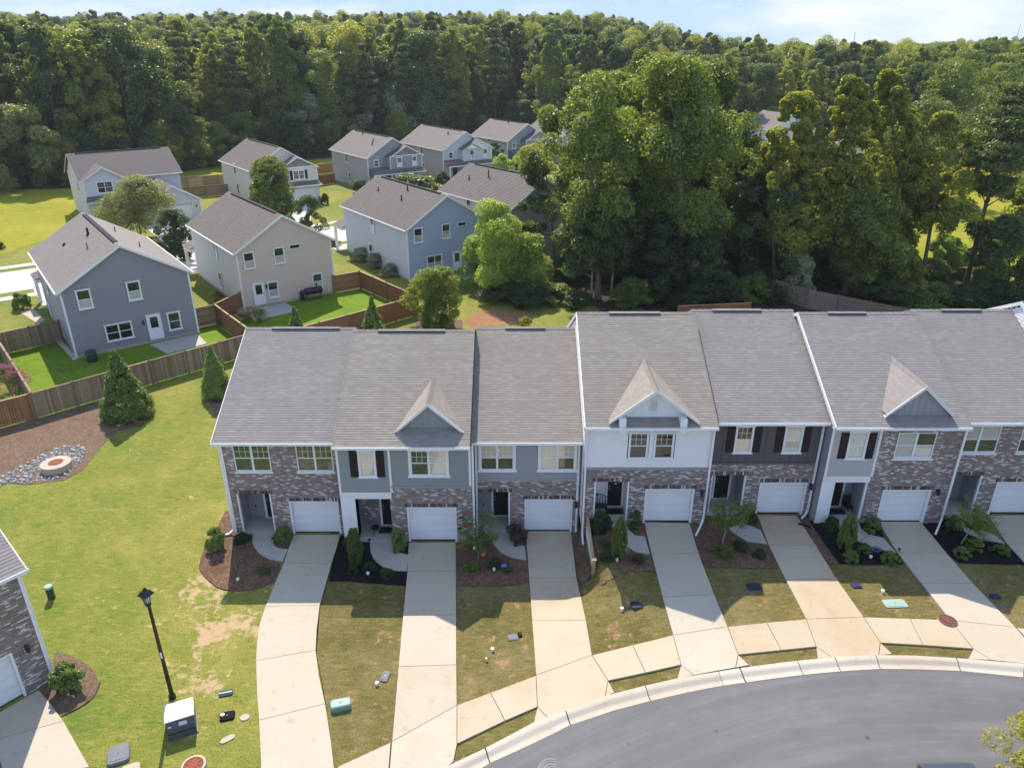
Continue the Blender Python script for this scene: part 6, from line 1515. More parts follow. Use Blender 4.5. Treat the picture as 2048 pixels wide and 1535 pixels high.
for k, l, bs, w, h in [
    ('bright', 'sunlit upright holly beside the brick corner of the leftmost townhouse', (435, 1098), 38, 46), ('ball', 'dark little shrub left of the first porch', (484, 1082), 34, 18), ('holly', 'dark shrub in the mulch island between first porch and garage', (566, 1082), 34, 30), ('loose', 'sparse low plant on the brown mulch near the first driveway', (530, 1143), 28, 14),
    ('arb', 'narrow green arborvitae cone before the white porch column of the sage unit', (713, 1127), 34, 72), ('ball', 'round shrub at the foot of the first arborvitae, left', (707, 1143), 24, 18), ('ball', 'round shrub right of the first arborvitae', (739, 1139), 28, 18), ('ball', 'round shrub at the curve of the second walkway', (774, 1152), 28, 18), ('ball', 'small shrub hidden behind the first arborvitae', (698, 1090), 24, 20), ('holly', 'tall dark shrub left of the second garage door', (798, 1100), 30, 42),
    ('ball', 'low dark shrub right of the young tree in the third bed', (990, 1132), 30, 18), ('loose', 'low dark shrub below the young tree in the third bed', (945, 1138), 34, 18), ('loose', 'low plant near the third driveway edge', (1016, 1140), 26, 14), ('maroon', 'maroon-tinged shrub left of the third garage door', (1037, 1082), 42, 38),
    ('ball', 'dark bush beside the little wooden divider wall', (1200, 1060), 44, 40), ('arb', 'narrow arborvitae cone in front of the white townhouse', (1236, 1116), 34, 82), ('ball', 'low shrub left of the second arborvitae', (1212, 1118), 28, 20), ('loose', 'low dark plant above the yellow-tagged shrub by the divider', (1212, 1090), 26, 16), ('ball', 'low shrub right of the blue yard sign', (1276, 1122), 26, 16), ('green', 'compact green shrub left of the fourth garage door', (1271, 1056), 28, 36),
    ('ball', 'round dark shrub left of the fifth garage door', (1496, 1042), 36, 28), ('loose', 'sprawling shrub around the young tree of the taupe unit', (1445, 1110), 46, 26), ('ball', 'low shrub on the walkway side of the fifth bed', (1482, 1096), 30, 18), ('ball', 'low shrub at the driveway corner of the fifth bed', (1519, 1112), 28, 18),
    ('ball', 'round shrub right of the white corner column', (1660, 1058), 32, 28), ('arb', 'yellow-green arborvitae cone before the greige unit', (1689, 1096), 38, 68), ('green', 'rounded shrub left of the sixth garage door', (1745, 1060), 40, 30), ('green', 'low round shrub in front of the third arborvitae, left', (1699, 1118), 38, 20), ('green', 'low round shrub in front of the third arborvitae, right', (1727, 1106), 36, 22), ('green', 'low round shrub beside the blue hose bundle', (1777, 1122), 36, 22),
    ('ball', 'dark shrub under the small tree of the last unit', (1904, 1058), 32, 30), ('green', 'low round shrub below the last walkway, upper', (1950, 1094), 38, 20), ('green', 'low round shrub at the left of the last black bed', (1921, 1110), 32, 20), ('green', 'low round shrub at the right of the last black bed', (2001, 1106), 36, 20),
    ('bright', 'round glossy bush in the ringed mulch bed at lower left', (140, 1376), 60, 56)]:
    shrub(k, l, bs, w, h, group='foundation shrubs of the townhouses')
for k, l, bs, w, h in [('bright', 'round green bush on the lawn left of the slate gray house', (45, 618), 34, 34), ('wild', 'dark shrub ball beside the stone base of the beige house', (651, 409), 20, 22), ('wildb', 'wide hedge-like bush in front of the left gray house', (828, 388), 112, 56), ('wild', 'dark bush at the left gray house porch', (722, 385), 40, 30), ('wild', 'dark bush left of the wide hedge-like bush', (772, 378), 36, 40), ('wild', 'dark bush at the middle gray house porch', (884, 366), 36, 26), ('wildb', 'small light bush between wide bush and porch', (925, 350), 46, 18),
        ('wildg', 'gray shrub along the blue house side wall, rearmost', (722, 522), 38, 32), ('wildg', 'gray shrub along the blue house side wall, middle', (752, 535), 40, 34), ('wildg', 'gray shrub along the blue house side wall, nearest the corner', (780, 552), 40, 30), ('gold', 'small yellow-green plant at the cedar fence corner', (438, 604), 20, 22), ('gold', 'small yellow-green shrub on the red soil behind the gray unit', (1051, 655), 26, 24), ('ball', 'small dark shrub far left on the meadow', (5, 498), 12, 14),
        ('wildb', 'dark shrub beside the porch post of the blue house', (668, 492), 24, 20), ('wild', 'dark shrub by the porch post of the tan house', (372, 520), 30, 24)]:
    shrub(k, l, bs, w, h, group='garden shrubs among the houses')
r = random.Random(5)
US = [(1010, 600, 110, 50, 'wild'), (1060, 612, 90, 55, 'wild'), (1100, 600, 100, 48, 'wildb'), (1150, 608, 80, 36, 'wild'), (1085, 580, 50, 70, 'wildg'), (1265, 612, 90, 70, 'wildb'), (1310, 605, 80, 50, 'wild'), (1400, 606, 90, 60, 'wild'), (1350, 612, 70, 36, 'wild'), (1450, 606, 90, 66, 'wild'), (1500, 600, 80, 60, 'wildb'), (1592, 600, 74, 90, 'wildg'), (1545, 605, 50, 40, 'wild'), (1480, 545, 90, 60, 'wild'), (1230, 560, 90, 70, 'wild'),
      (1700, 575, 100, 70, 'wild'), (1765, 605, 110, 70, 'wild'), (1850, 612, 110, 60, 'wildb'), (1930, 615, 100, 60, 'wild'), (1990, 620, 90, 70, 'wild'), (2040, 620, 80, 80, 'wildb'), (1860, 555, 80, 50, 'wildb'), (1960, 560, 80, 50, 'wildb'), (1650, 560, 90, 60, 'wild'), (1800, 545, 80, 60, 'wildb'), (1910, 520, 90, 40, 'green'), (1990, 500, 90, 50, 'wildb'), (1340, 570, 90, 60, 'wild'), (1420, 570, 90, 60, 'wild'), (1130, 560, 90, 70, 'wild'), (1560, 560, 90, 60, 'wild')]
WL = {'wild': 'dark undergrowth shrub beneath the big trees behind the row', 'wildb': 'mid green undergrowth shrub beneath the big trees behind the row', 'wildg': 'silvery undergrowth shrub beneath the big trees behind the row', 'green': 'fresh green undergrowth shrub before the meadow'}
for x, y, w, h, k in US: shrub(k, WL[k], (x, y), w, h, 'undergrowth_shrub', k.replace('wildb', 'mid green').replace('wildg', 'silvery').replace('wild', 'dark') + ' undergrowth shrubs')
# small trees in the front beds
def young_tree(label, base, cpx, wpx, hpx, mat, seed):
    b = P(*base); dep = b.y * .91 + (CAMZ - b.z - 1.5) * .41; r = wpx / 2 / FPX * dep
    zt = heightat(cpx[0], cpx[1] - hpx / 2, b.y) - b.z; zb = heightat(cpx[0], cpx[1] + hpx / 2, b.y) - b.z; dx = (cpx[0] - base[0]) / FPX * dep
    rs = np.random.RandomState(seed); P_, N_ = [], []; m = MB(); top = Vector((dx * .6, 0, zb + .15)); m.tube([(0, 0, -.1), (dx * .3, 0, zb * .5), top], [.035, .03, .026], 7)
    for k in range(22):
        a = k * 2.4 + rs.rand(); L = r * rs.uniform(.65, 1.05); e = Vector((dx + L * math.cos(a), L * math.sin(a), zb + (zt - zb) * rs.uniform(.1, .95))); mid = top.lerp(e, .5) + Vector((0, 0, .12))
        m.tube([top, mid, e], [.014, .009, .004], 5, False)
        n = 120; q = rs.rand(n) ** .7; c0 = np.array(top)[None] * (1 - q[:, None]) + np.array(e)[None] * q[:, None]; c0[:, 2] += .12 * np.sin(q * 3.14)
        P_.append(c0 + rs.normal(size=(n, 3)) * np.array([.07, .07, .05]) * (.5 + q[:, None])); N_.append(unit(rs.normal(size=(n, 3)) * .7 + np.array([0, 0, .8])))
    p = np.concatenate(P_); nr = np.concatenate(N_); cm = leaf_mesh('young_crown', p, nr, .06 * rs.uniform(.6, 1.3, len(p)), mat, .4, rs)
    m.smooth = True
    return make_tree('young_tree', label, 'tree', b, cm, m.mesh('young_trunk', M['bark_pale']))
young_tree('young feathery tree in the bed left of the gray unit porch', (957, 1118), (955, 1064), 96, 62, 'leaf_oak', 71)
young_tree('young spreading tree in front of the taupe unit door', (1443, 1093), (1450, 1030), 92, 56, 'leaf_oak', 72)
young_tree('young tree with greenish crown before the last porch at right', (1921, 1087), (1940, 1030), 92, 62, 'leaf_oak', 73)
b = P(2062, 1690); me, cs = crown('gold_crown', 'egg', 4.4, 1.75, 1.2, 'leaf_gold', 60, 80, .085, 74, rc=.34, lobes=3)
make_tree('young_tree', 'golden-leaved street tree at the lower right corner over the parked car', 'tree', (b.x, b.y, b.z), me, trunk_mesh('gold_trunk', 4.4, .06, cs, 'bark', 74, 12))
# garden flowers at the left edge
def flower_bush(label, base, w, h, petal, seed, lf='leaf_oak', frac=.55):
    b = P(*base); dep = b.y * .91 + CAMZ * .41; rr = w / 2 / FPX * dep; H = heightat(base[0], base[1] - h, b.y) - b.z
    t = empty('flowering_shrub', b, 0, label, 'shrub'); me, _ = crown('fl_leaf', 'mound', H, rr, .05, lf, 30, 60, .07, seed, rc=rr * .22); link('foliage', me, t)
    me, _ = crown('fl_petal', 'mound', H * 1.06, rr * 1.03, H * .35, petal, 34, int(60 * frac), .06, seed + 1, rc=rr * .16, inner=.8); link('blossom', me, t)
flower_bush('magenta flowering bush behind the cedar fence at the left edge', (15, 790), 90, 52, 'petal_pink', 81)
flower_bush('pale pink flower clump behind the cedar fence beside the patio', (505, 640), 70, 20, 'petal_pale', 83)
flower_bush('small pink flower clump at the corner of the tan house', (452, 606), 20, 10, 'petal_pale', 85)
b = P(38, 806); m = MB()
for k in range(26):
    a = k * 2.39; L = rnd.uniform(.7, 1.2); up = rnd.uniform(.35, 1.0); e = Vector((math.cos(a) * L, math.sin(a) * L, up * L)); s = Vector((-math.sin(a), math.cos(a), 0)) * .05; md = e * .5 + Vector((0, 0, .12))
    m.quad(-s * .6, s * .6, md + s, md - s); m.face([md - s, md + s, e])
tag(m.build('yucca', M['leaf_bright'], None, b), 'spiky green yucca in front of the magenta bush', 'plant')
# ---------------------------------------------------------------- street furniture and small things
def rotated(o, deg): o.rotation_euler = (0, 0, R(deg)); return o
# street lamp
b = P(345, 1394); hL = heightat(304, 1186, b.y) - b.z
t = empty('street_lamp', b, R(20), 'black lantern street lamp on a brown pole behind the transformer cabinet', 'street lamp')
m = MB(); m.lathe([(.13, 0), (.13, .12), (.085, .2), (.075, 1.0), (.055, hL - .55), (.05, hL - .52)], n=14); m.smooth = True; m.build('pole', M['pole'], t)
m = MB(); m.lathe([(.05, hL - .56), (.10, hL - .5), (.12, hL - .44), (.05, hL - .42)], n=10); m.build('collar', M['black'], t)
m = MB(); z0, z1 = hL - .42, hL - .05
for k in range(4):
    a = math.pi / 2 * k + math.pi / 4; m.beam((.10 * math.cos(a), .10 * math.sin(a), z0), (.19 * math.cos(a), .19 * math.sin(a), z1), .025, .025)
m.lathe([(.27, z1), (.27, z1 + .03), (.16, z1 + .15), (.07, z1 + .20), (.05, z1 + .27), (.0, z1 + .31)], n=4, cap=False); m.build('lantern_cage', M['black'], t)
m = MB(); m.lathe([(.09, z0 + .01), (.165, z1 - .005)], n=4); m.build('lantern_glass', M['lampglass'], t)
MB().box(-.03, .03, -.08, -.074, 2.0, 2.28).build('number_plate', M['white'], t)
# pad-mounted transformer: light lid, dark cabinet with a sloped front
b = P(366, 1452); t = empty('transformer_cabinet', b, R(24), 'dark utility transformer cabinet with light metal lid in front of the street lamp', 'utility cabinet')
MB().box(-.56, .56, -.56, .54, -.05, .06).build('base_pad', M['cabinet'], t)
m = MB(); w, h = .52, .86
m.face([(-w, -.52, .06), (w, -.52, .06), (w, -.52, .55), (-w, -.52, .55)]); m.face([(-w, -.52, .55), (w, -.52, .55), (w, -.40, h), (-w, -.40, h)])
for s in (-1, 1): m.face([(s * w, -.52, .06), (s * w, .48, .06), (s * w, .48, h), (s * w, -.40, h), (s * w, -.52, .55)][::s])
m.face([(w, .48, .06), (-w, .48, .06), (-w, .48, h), (w, .48, h)]); m.build('cabinet', M['cabinet'], t)
m = MB(); m.box(-w - .03, w + .03, -.44, .02, h + .002, h + .04); m.box(-w - .03, w + .03, .035, .51, h + .002, h + .04); m.build('lid', M['galv'], t)
m = MB(); m.box(-.5, .5, -.535, -.521, .28, .31); m.build('door_lip', M['black'], t)
t.scale = (.88, .88, .88)
def plate(px, w, hh, z, x, mt):
    q = MB(); q.obox((x, -.50, z), (1, 0, 0), (0, -.93, .33), (0, .33, .93), 0, w, .0, .012, 0, hh); return q.build('warning_label', M[mt], t)
plate(0, .30, .16, .60, -.06, 'soffit'); plate(0, .12, .07, .62, -.46, 'soffit'); plate(0, .10, .05, .60, .38, 'gray_lid')
# green cable pedestal
b = P(104, 1196); t = empty('cable_pedestal', b, 0, 'round green cable pedestal with pale lid on the left lawn', 'utility post')
m = MB(); m.lathe([(.15, -.05), (.15, .62)], n=18); m.smooth = True; m.build('body', M['green_dk'], t); m = MB(); m.lathe([(.165, .58), (.165, .66), (.15, .69), (.02, .70)], n=18); m.build('lid', M['teal2'], t)
def rounded(m, w, d, z0, z1, r=.06, n=4, top=.94):
    pts = []
    for cx, cy, a0 in ((w - r, d - r, 0), (-w + r, d - r, 90), (-w + r, -d + r, 180), (w - r, -d + r, 270)):
        for k in range(n + 1): a = R(a0 + 90 * k / n); pts.append((cx + r * math.cos(a), cy + r * math.sin(a)))
    lo = [(x, y, z0) for x, y in pts]; mi = [(x, y, z0 + (z1 - z0) * .75) for x, y in pts]; hi = [(x * top, y * top, z1) for x, y in pts]; N_ = len(pts)
    for A_, B_ in ((lo, mi), (mi, hi)):
        for k in range(N_): m.quad(A_[k], A_[(k + 1) % N_], B_[(k + 1) % N_], B_[k])
    m.face(hi); return m
b = P(682, 1412); t = empty('utility_box', b, R(15), 'pale green rounded utility box on the lawn between the first two driveways', 'utility box')
rounded(MB(), .37, .21, -.02, .20, .1).build('cover', M['teal'], t); rounded(MB(), .33, .17, .202, .222, .08).build('lid_panel', M['teal2'], t); MB().lathe([(.03, 0), (.03, .012)], (0, 0, .223), 10).build('lock', M['gray_lid'], t)
def lid(label, px, w, d, rot, mat, h=.03, name='valve_lid', seam=True, cat='ground box'):
    b = P(*px); t = empty(name, b, R(rot), label, cat); rounded(MB(), w / 2, d / 2, -.02, h, min(w, d) * .2).build('cover', M[mat], t)
    rounded(MB(), w * .40, d * .36, h + .001, h + .012, min(w, d) * .12).build('inner_lid', M[mat], t); MB().box(-.03, .03, -.012, .012, h + .013, h + .018).build('key_slot', M['black'], t); return t
lid('oval gray valve lid in the grass left of the second driveway', (771, 1352), .30, .52, -12, 'gray_lid'); lid('gray meter box lid near the third driveway edge', (1026, 1274), .42, .34, 12, 'gray_lid'); lid('black end piece of the meter box near the third driveway', (1040, 1269), .16, .26, 12, 'dark', .05)
lid('dark blue ground lid in the shade left of the fourth driveway', (1274, 1209), .5, .42, 10, 'blue_lid'); lid('dark blue ground lid in the shade before the taupe unit', (1508, 1172), .6, .42, 8, 'blue_lid'); lid('dark ground lid at the shade edge of the sixth yard', (1712, 1170), .42, .36, 5, 'blue_lid'); lid('flat pale teal meter lid in the sunny grass right of the fifth driveway', (1790, 1206), .95, .5, 3, 'teal2', .02)
lid('dark ground lid in the far right yard', (1990, 1192), .4, .3, 0, 'blue_lid')
lid('black and blue striped meter lid right of the transformer cabinet', (452, 1386), .50, .3, 14, 'blue_lid', .05); lid('black ground box with a white dot below the striped lid', (455, 1432), .52, .4, 14, 'dark', .07); lid('dark handhole box at the bottom left edge', (238, 1510), .7, .8, 24, 'gray_lid', .12)
lid('concrete handhole block at the bottom edge', (262, 1545), .6, .6, 24, 'ring', .12)
b = P(452, 1384); MB().box(-.24, .24, -.05, .02, .075, .085).build('stripe', M['teal2'], [o for o in bpy.data.objects if o.get('label', '').startswith('black and blue striped')][0])
b = [o for o in bpy.data.objects if o.get('label', '').startswith('black ground box')][0]; MB().lathe([(.07, 0), (.07, .012)], (-.16, .05, .09), 14).build('round_tag', M['white'], b)
def cleanout(label, px, r=.075, h=.12):
    b = P(*px); t = empty('cleanout_cap', b, 0, label, 'pipe cap', 'white sewer cleanout caps'); MB().lathe([(r * .85, -.03), (r * .85, h - .03)], n=14).build('pipe', M['white'], t); MB().lathe([(r, h - .045), (r, h), (r * .5, h + .008)], n=14).build('cap', M['white'], t); MB().box(-.02, .02, -.02, .02, h + .009, h + .03).build('nut', M['white'], t)
for l, px in (('white cleanout cap beside the oval gray valve lid', (754, 1368)), ('white cleanout cap in the third yard left of the meter box', (985, 1300)), ('white cleanout cap at the shade edge of the fourth yard', (1244, 1219)), ('white cleanout cap at the shade edge of the sixth yard', (1765, 1184)), ('white cap on the black mulch of the sage unit', (736, 1148)), ('white cap on the brown mulch before the white unit', (1234, 1120)), ('white cap on the mulch left of the first driveway', (476, 1160)), ('white cap in the black bed of the greige unit', (1741, 1115)), ('small white cap lower in the third yard', (973, 1320)), ('pale cap on the mulch right of the young tree in the third bed', (988, 1140)), ('white drain end at the left brick corner', (463, 1068)), ('white cap in the last black bed', (1964, 1092)), ('white drain end beside the ringed bush', (116, 1337))): cleanout(l, px, .07 if 'small' not in l else .04)
# manholes
def manhole(label, px, r, h, rl, lidmat, rings=2):
    b = P(*px); t = empty('manhole', b, 0, label, 'manhole'); m = MB(); m.lathe([(r, -.08), (r, h * .45), (r * .985, h * .5), (r, h * .55), (r, h), (rl + .02, h + .02), (rl + .02, h - .01)], n=32, cap=False); m.build('ring', M['ring'], t)
    m = MB(); m.lathe([(rl, h - .02), (rl, h + .022), (rl * .86, h + .022), (rl * .86, h + .012), (rl * .5, h + .012), (rl * .5, h + .022), (.0, h + .024)], n=28, cap=False); m.build('cover', M[lidmat], t)
    for k in range(8):
        a = k * math.pi / 4; MB().beam((rl * .54 * math.cos(a), rl * .54 * math.sin(a), h + .018), (rl * .84 * math.cos(a), rl * .84 * math.sin(a), h + .018), .035, .014).build('rib', M[lidmat], t)
    return t
manhole('wide concrete manhole ring with rusty cover among the white stones', (115, 937), .80, .42, .38, 'rust'); manhole('rusty round manhole cover set in the sidewalk at right', (1895, 1243), .36, .062, .33, 'rust_brown'); manhole('manhole with orange-brown cover at the bottom edge left of the first driveway', (388, 1533), .40, .10, .30, 'rust')
b = P(1103, 1540); t = empty('street_manhole', b, 0, 'gray iron manhole with ring pattern in the asphalt at the bottom edge', 'manhole')
for k, (a, c) in enumerate(((.0, .07), (.11, .17), (.21, .27), (.31, .37), (.40, .47))):
    m = MB(); m.lathe([(max(a, .001), .012), (max(a, .001), .022), (c, .022), (c, .012)], n=32, cap=False); m.build('iron_ring', M['gray_lid' if k in (1, 3) else 'iron'], t)
MB().lathe([(.48, .004), (.48, .012), (.01, .0125)], n=32, cap=False).build('cover', M['iron'], t)
# riprap: every stone its own
t = empty('riprap', P(90, 935), 0, 'bed of white and gray broken stones around the concrete manhole ring', 'stone bed')
poly = PX((-30, 975), (0, 955), (30, 940), (54, 928), (90, 907), (129, 895), (168, 892), (174, 905), (160, 925), (148, 940), (120, 957), (60, 966), (18, 968)); c0 = P2(115, 937)
def inside(x, y):
    s = False
    for (x0, y0), (x1, y1) in zip(poly, poly[1:] + poly[:1]):
        if (y0 > y) != (y1 > y) and x < (x1 - x0) * (y - y0) / (y1 - y0) + x0: s = not s
    return s
rs = random.Random(3); SM = []
for k in range(7):
    m = MB(); pts = []
    q = [(rs.uniform(.7, 1), a) for a in range(7)]; lo = [(math.cos(a * .9) * r_, math.sin(a * .9) * r_ * .8, 0) for r_, a in q]; hi = [(x * .62 + rs.uniform(-.15, .15), y * .62 + rs.uniform(-.15, .15), rs.uniform(.42, .7)) for x, y, _ in lo]
    for i in range(7): m.quad(lo[i], lo[(i + 1) % 7], hi[(i + 1) % 7], hi[i])
    cx = (sum(p[0] for p in hi) / 7, sum(p[1] for p in hi) / 7, .62)
    for i in range(7): m.face([hi[i], hi[(i + 1) % 7], cx])
    SM.append(m.mesh('stone', M['stone_w' if 'stone_w' in M else 'stone']))
placed = []; tries = 0
xs = [p[0] for p in poly]; ys = [p[1] for p in poly]
while len(placed) < 230 and tries < 9000:
    tries += 1; x, y = rs.uniform(min(xs), max(xs)), rs.uniform(min(ys), max(ys)); s = rs.uniform(.09, .23)
    if not inside(x, y) or math.dist((x, y), c0) < .95 or any(math.dist((x, y), p[:2]) < (s + p[2]) * .72 for p in placed): continue
    placed.append((x, y, s)); o = link('stone', SM[rs.randrange(7)], t, (x - t.location.x, y - t.location.y, g(x, y) - t.location.z + .01), rs.uniform(0, 6.3)); o.scale = (s * rs.uniform(.8, 1.25), s, s * rs.uniform(.7, 1.2))
# stray pale slabs by the first driveway
for l, px, w, d, a in (('irregular white stone slab beside the first driveway', (490, 1434), .34, .30, 10), ('long pale stone slab in the grass near the bottom edge', (455, 1477), .5, .26, 38)):
    b = P(*px); m = MB(); pts = [(math.cos(k * .785) * w * rs.uniform(.42, .58), math.sin(k * .785) * d * rs.uniform(.4, .6)) for k in range(8)]; m.prism(pts, -.01, .035); tag(rotated(m.build('stone_slab', M['ring'], None, b), a), l, 'stone')
# divider wall between the third and fourth units
b0, b1 = P(1173, 1038), P(1187, 1138); t = empty('divider_wall', (b0.x, b0.y, 0), 0, 'short wooden divider with white boards and a capped post beside the third driveway', 'wooden wall')
a_ = Vector((3.62, 29.75, .35)); e_ = Vector((b1.x, b1.y, g(b1.x - .3, b1.y))); d = (e_ - a_); n = 14
off = Vector((b0.x, b0.y, 0))
for k in range(n):
    p0 = a_ + d * (k / n) - off; p1 = a_ + d * ((k + .9) / n) - off; hh = 1.25 - .15 * k / n
    m = MB(); m.beam((p0.x, p0.y, p0.z + hh / 2 - .15), (p1.x, p1.y, p1.z + hh / 2 - .15), .03, hh + .3); m.build('board', M['whitewall'], t)
m = MB(); m.beam(a_ - off + Vector((0, 0, 1.28)), e_ - off + Vector((0, 0, 1.13)), .12, .05); m.build('cap_rail', M['fence_cap'], t)
m = MB(); q = e_ - off; m.box(q.x - .07, q.x + .07, q.y - .07, q.y + .07, q.z - .2, q.z + 1.3); m.build('post', M['fence_cap'], t); m = MB(); m.box(q.x - .1, q.x + .1, q.y - .1, q.y + .1, q.z + 1.301, q.z + 1.36); m.build('post_cap', M['ring'], t)
# yard signs, ornaments
def sign(label, px, mat, w=.24, h=.15, top=.42, rot=0, cat='yard sign'):
    b = P(*px); t = empty('yard_sign', b, R(rot), label, cat); MB().tube([(0, 0, -.05), (0, 0, top - .05)], .012, 6).build('stake', M['iron'], t); m = MB(); m.obox((0, -.012, top - h * .5), (1, 0, 0), (0, .8, -.6), (0, .6, .8), -w / 2, w / 2, -.008, .008, -h / 2, h / 2); m.build('panel', M[mat], t); return t
sign('small blue security sign on the mulch of the gray unit', (1008, 1142), 'blue_sign'); sign('small blue security sign before the second arborvitae', (1249, 1111), 'blue_sign', .26, .16)
def balloon(label, px, mat, r, h):
    b = P(*px); t = empty('garden_stake', b, 0, label, 'ornament'); MB().tube([(0, 0, -.05), (0, 0, h)], .009, 6).build('stake', M['iron'], t); m = MB(); m.lathe([(.01, -r), (r * .7, -r * .7), (r, 0), (r * .7, r * .7), (.01, r)], (0, 0, h + r), 14); m.smooth = True; m.build('globe', M[mat], t)
balloon('orange-red globe on a stake in the third bed', (967, 1122), 'orange', .12, .3)
def butterfly(label, x, z, y, mat, s=.15):
    t = empty('wall_butterfly', (x, y, z), 0, label, 'ornament', 'metal butterflies on the brick wall')
    for q in (-1, 1):
        m = MB(); m.face([(0, -.02, 0), (q * s * .9, -.07, s * .9), (q * s * 1.1, -.08, s * .2), (q * s * .5, -.05, -.05 * s)][::q]); m.face([(0, -.02, 0), (q * s * .5, -.05, -.05 * s), (q * s * .8, -.07, -s * .6), (q * s * .25, -.05, -s * .7)][::q]); m.build('wing', M[mat], t)
    MB().box(-.012, .012, -.04, -.003, -s * .5, s * .5).build('body', M['black'], t)
butterfly('upper red metal butterfly on the brick right of the second garage', -2.25, 1.72, 29.9, 'red'); butterfly('black metal butterfly between the two red ones', -2.42, 1.45, 29.9, 'black', .12); butterfly('lower red metal butterfly on the brick near the second garage', -2.2, .98, 29.9, 'red'); butterfly('lower black metal butterfly beside the second garage', -2.55, .85, 29.9, 'black', .1)
# porch things
def lounge(label, x, y, z, mat):
    t = empty('bench', (x, y, z), 0, label, 'bench'); m = MB(); m.box(-.45, .45, -.2, .2, .38, .43); m.build('seat', M[mat], t)
    for sx in (-1, 1):
        for sy in (-1, 1): MB().box(sx * .42 - .02, sx * .42 + .02, sy * .17 - .02, sy * .17 + .02, 0, .38).build('leg', M[mat], t)
    for k in range(7): MB().box(-.42 + k * .13, -.38 + k * .13, .18, .2, .44, .85).build('slat', M[mat], t)
    m = MB(); m.tube([(-.45, .19, .8), (-.2, .19, .93), (.2, .19, .93), (.45, .19, .8)], .018, 6); m.build('back_rail', M[mat], t)
lounge('ornate metal bench on the porch of the white unit', 4.2, 30.55, 1.27, 'blue_lid')
t = empty('patio_table', (-6.75, 30.35, .151), 0, 'dark round side table on the porch of the sage unit', 'table'); MB().lathe([(.22, .38), (.22, .41)], n=18).build('table_top', M['black'], t)
for k in range(3): MB().beam((.16 * math.cos(k * 2.1), .16 * math.sin(k * 2.1), .38), (.2 * math.cos(k * 2.1), .2 * math.sin(k * 2.1), .0), .02, .02).build('leg', M['black'], t)
t = empty('wreath', (5.08, 31.02, 2.85), 0, 'dark twig wreath on the door of the white unit', 'wreath'); m = MB(); m.tube([(.2 * math.cos(k * .393), -.03, .2 * math.sin(k * .393)) for k in range(17)], .04, 6); m.build('ring', M['leaf_maroon'], t); MB().face([(-.08, -.075, -.2), (.08, -.075, -.2), (.0, -.075, -.1)]).build('bow', M['soffit'], t)
t = empty('path_light', P(740, 1092), 0, 'black path light beside the second walkway', 'path light'); MB().tube([(0, 0, 0), (0, 0, .4)], .015, 6).build('stem', M['black'], t); MB().lathe([(.09, .38), (.09, .40), (.02, .46)], n=12).build('shade', M['black'], t)
t = empty('path_light', P(1797, 1104), 0, 'black path light at the sixth driveway corner', 'path light'); MB().tube([(0, 0, 0), (0, 0, .2)], .015, 6).build('stem', M['black'], t); MB().lathe([(.07, .18), (.07, .20), (.02, .25)], n=12).build('shade', M['black'], t)
b = P(1608, 1052); t = empty('bumper_bar', b, R(-28), 'black rubber strip lying on the fifth driveway by the garage', 'rubber strip'); MB().box(-.28, .28, -.05, .05, .052, .10).build('bar', M['rubber'], t)
b = P(1752, 1102); t = empty('hose', b, 0, 'blue garden hose bundle between the low shrubs of the greige unit', 'hose'); m = MB(); m.tube([(.16 * math.cos(k * .5) * (1 + .02 * k), .12 * math.sin(k * .5) * (1 + .015 * k), .03 + .004 * k) for k in range(34)], .016, 6); m.build('coil', M['blue_sign'], t)
t = empty('stroller', (16.45, 30.6, 1.27), 0, 'dark folding chair in the porch of the greige unit', 'chair'); MB().box(-.2, .2, -.2, .2, .4, .43).build('seat', M['black'], t); MB().box(-.2, .2, .18, .21, .43, .85).build('backrest', M['black'], t)
t.name = 'folding_chair'
for sx in (-1, 1):
    for sy in (-1, 1): MB().box(sx * .18 - .015, sx * .18 + .015, sy * .18 - .015, sy * .18 + .015, 0, .4).build('leg', M['black'], t)
# back gardens
u_, z_ = hB.hit(622, 592); q = hB.o + hB.d * u_ - hB.n * .7; t = empty('grill', (q.x, q.y, 0), R(37), 'long black barbecue grill against the tan house wall', 'grill'); m = MB()
m.lathe([(.0, -.85), (.3, -.85), (.33, -.8), (.33, .8), (.3, .85), (.0, .85)], n=14, cap=False); m.v = [(z, x, y + .85) for x, y, z in m.v]; m.build('barrel', M['black'], t)
for sx in (-1, 1):
    for sy in (-1, 1): MB().beam((sx * .65, sy * .1, .7), (sx * .75, sy * .3, 0), .05, .05).build('leg', M['black'], t)
MB().box(-.6, .6, -.5, -.33, .8, .83).build('shelf', M['black'], t); MB().tube([(.4, 0, 1.1), (.4, 0, 1.5)], .06, 8).build('chimney', M['black'], t)
u_, z_ = hB.hit(600, 596); q = hB.o + hB.d * u_ - hB.n * .6; t = empty('smoker', (q.x, q.y, 0), 0, 'small black smoker left of the long grill', 'grill'); m = MB(); m.lathe([(.16, .15), (.22, .25), (.22, .7), (.17, .9), (.05, .98), (.05, 1.08)], n=14); m.build('drum', M['black'], t)
for k in range(3): MB().beam((.14 * math.cos(k * 2.1), .14 * math.sin(k * 2.1), .2), (.2 * math.cos(k * 2.1), .2 * math.sin(k * 2.1), 0), .03, .03).build('leg', M['black'], t)
b = P(185, 722); t = empty('compost_bin', b, 0, 'dark green round bin at the corner of the slate house', 'bin'); m = MB(); m.lathe([(.36, 0), (.42, .3), (.42, .72), (.36, .82)], n=18); m.build('drum', M['green_dk'], t); m = MB(); m.lathe([(.38, .821), (.38, .86), (.05, .9)], n=18); m.build('lid', M['green_dk'], t); MB().box(-.2, -.12, -.43, -.41, .45, .52).build('label_patch', M['soffit'], t)
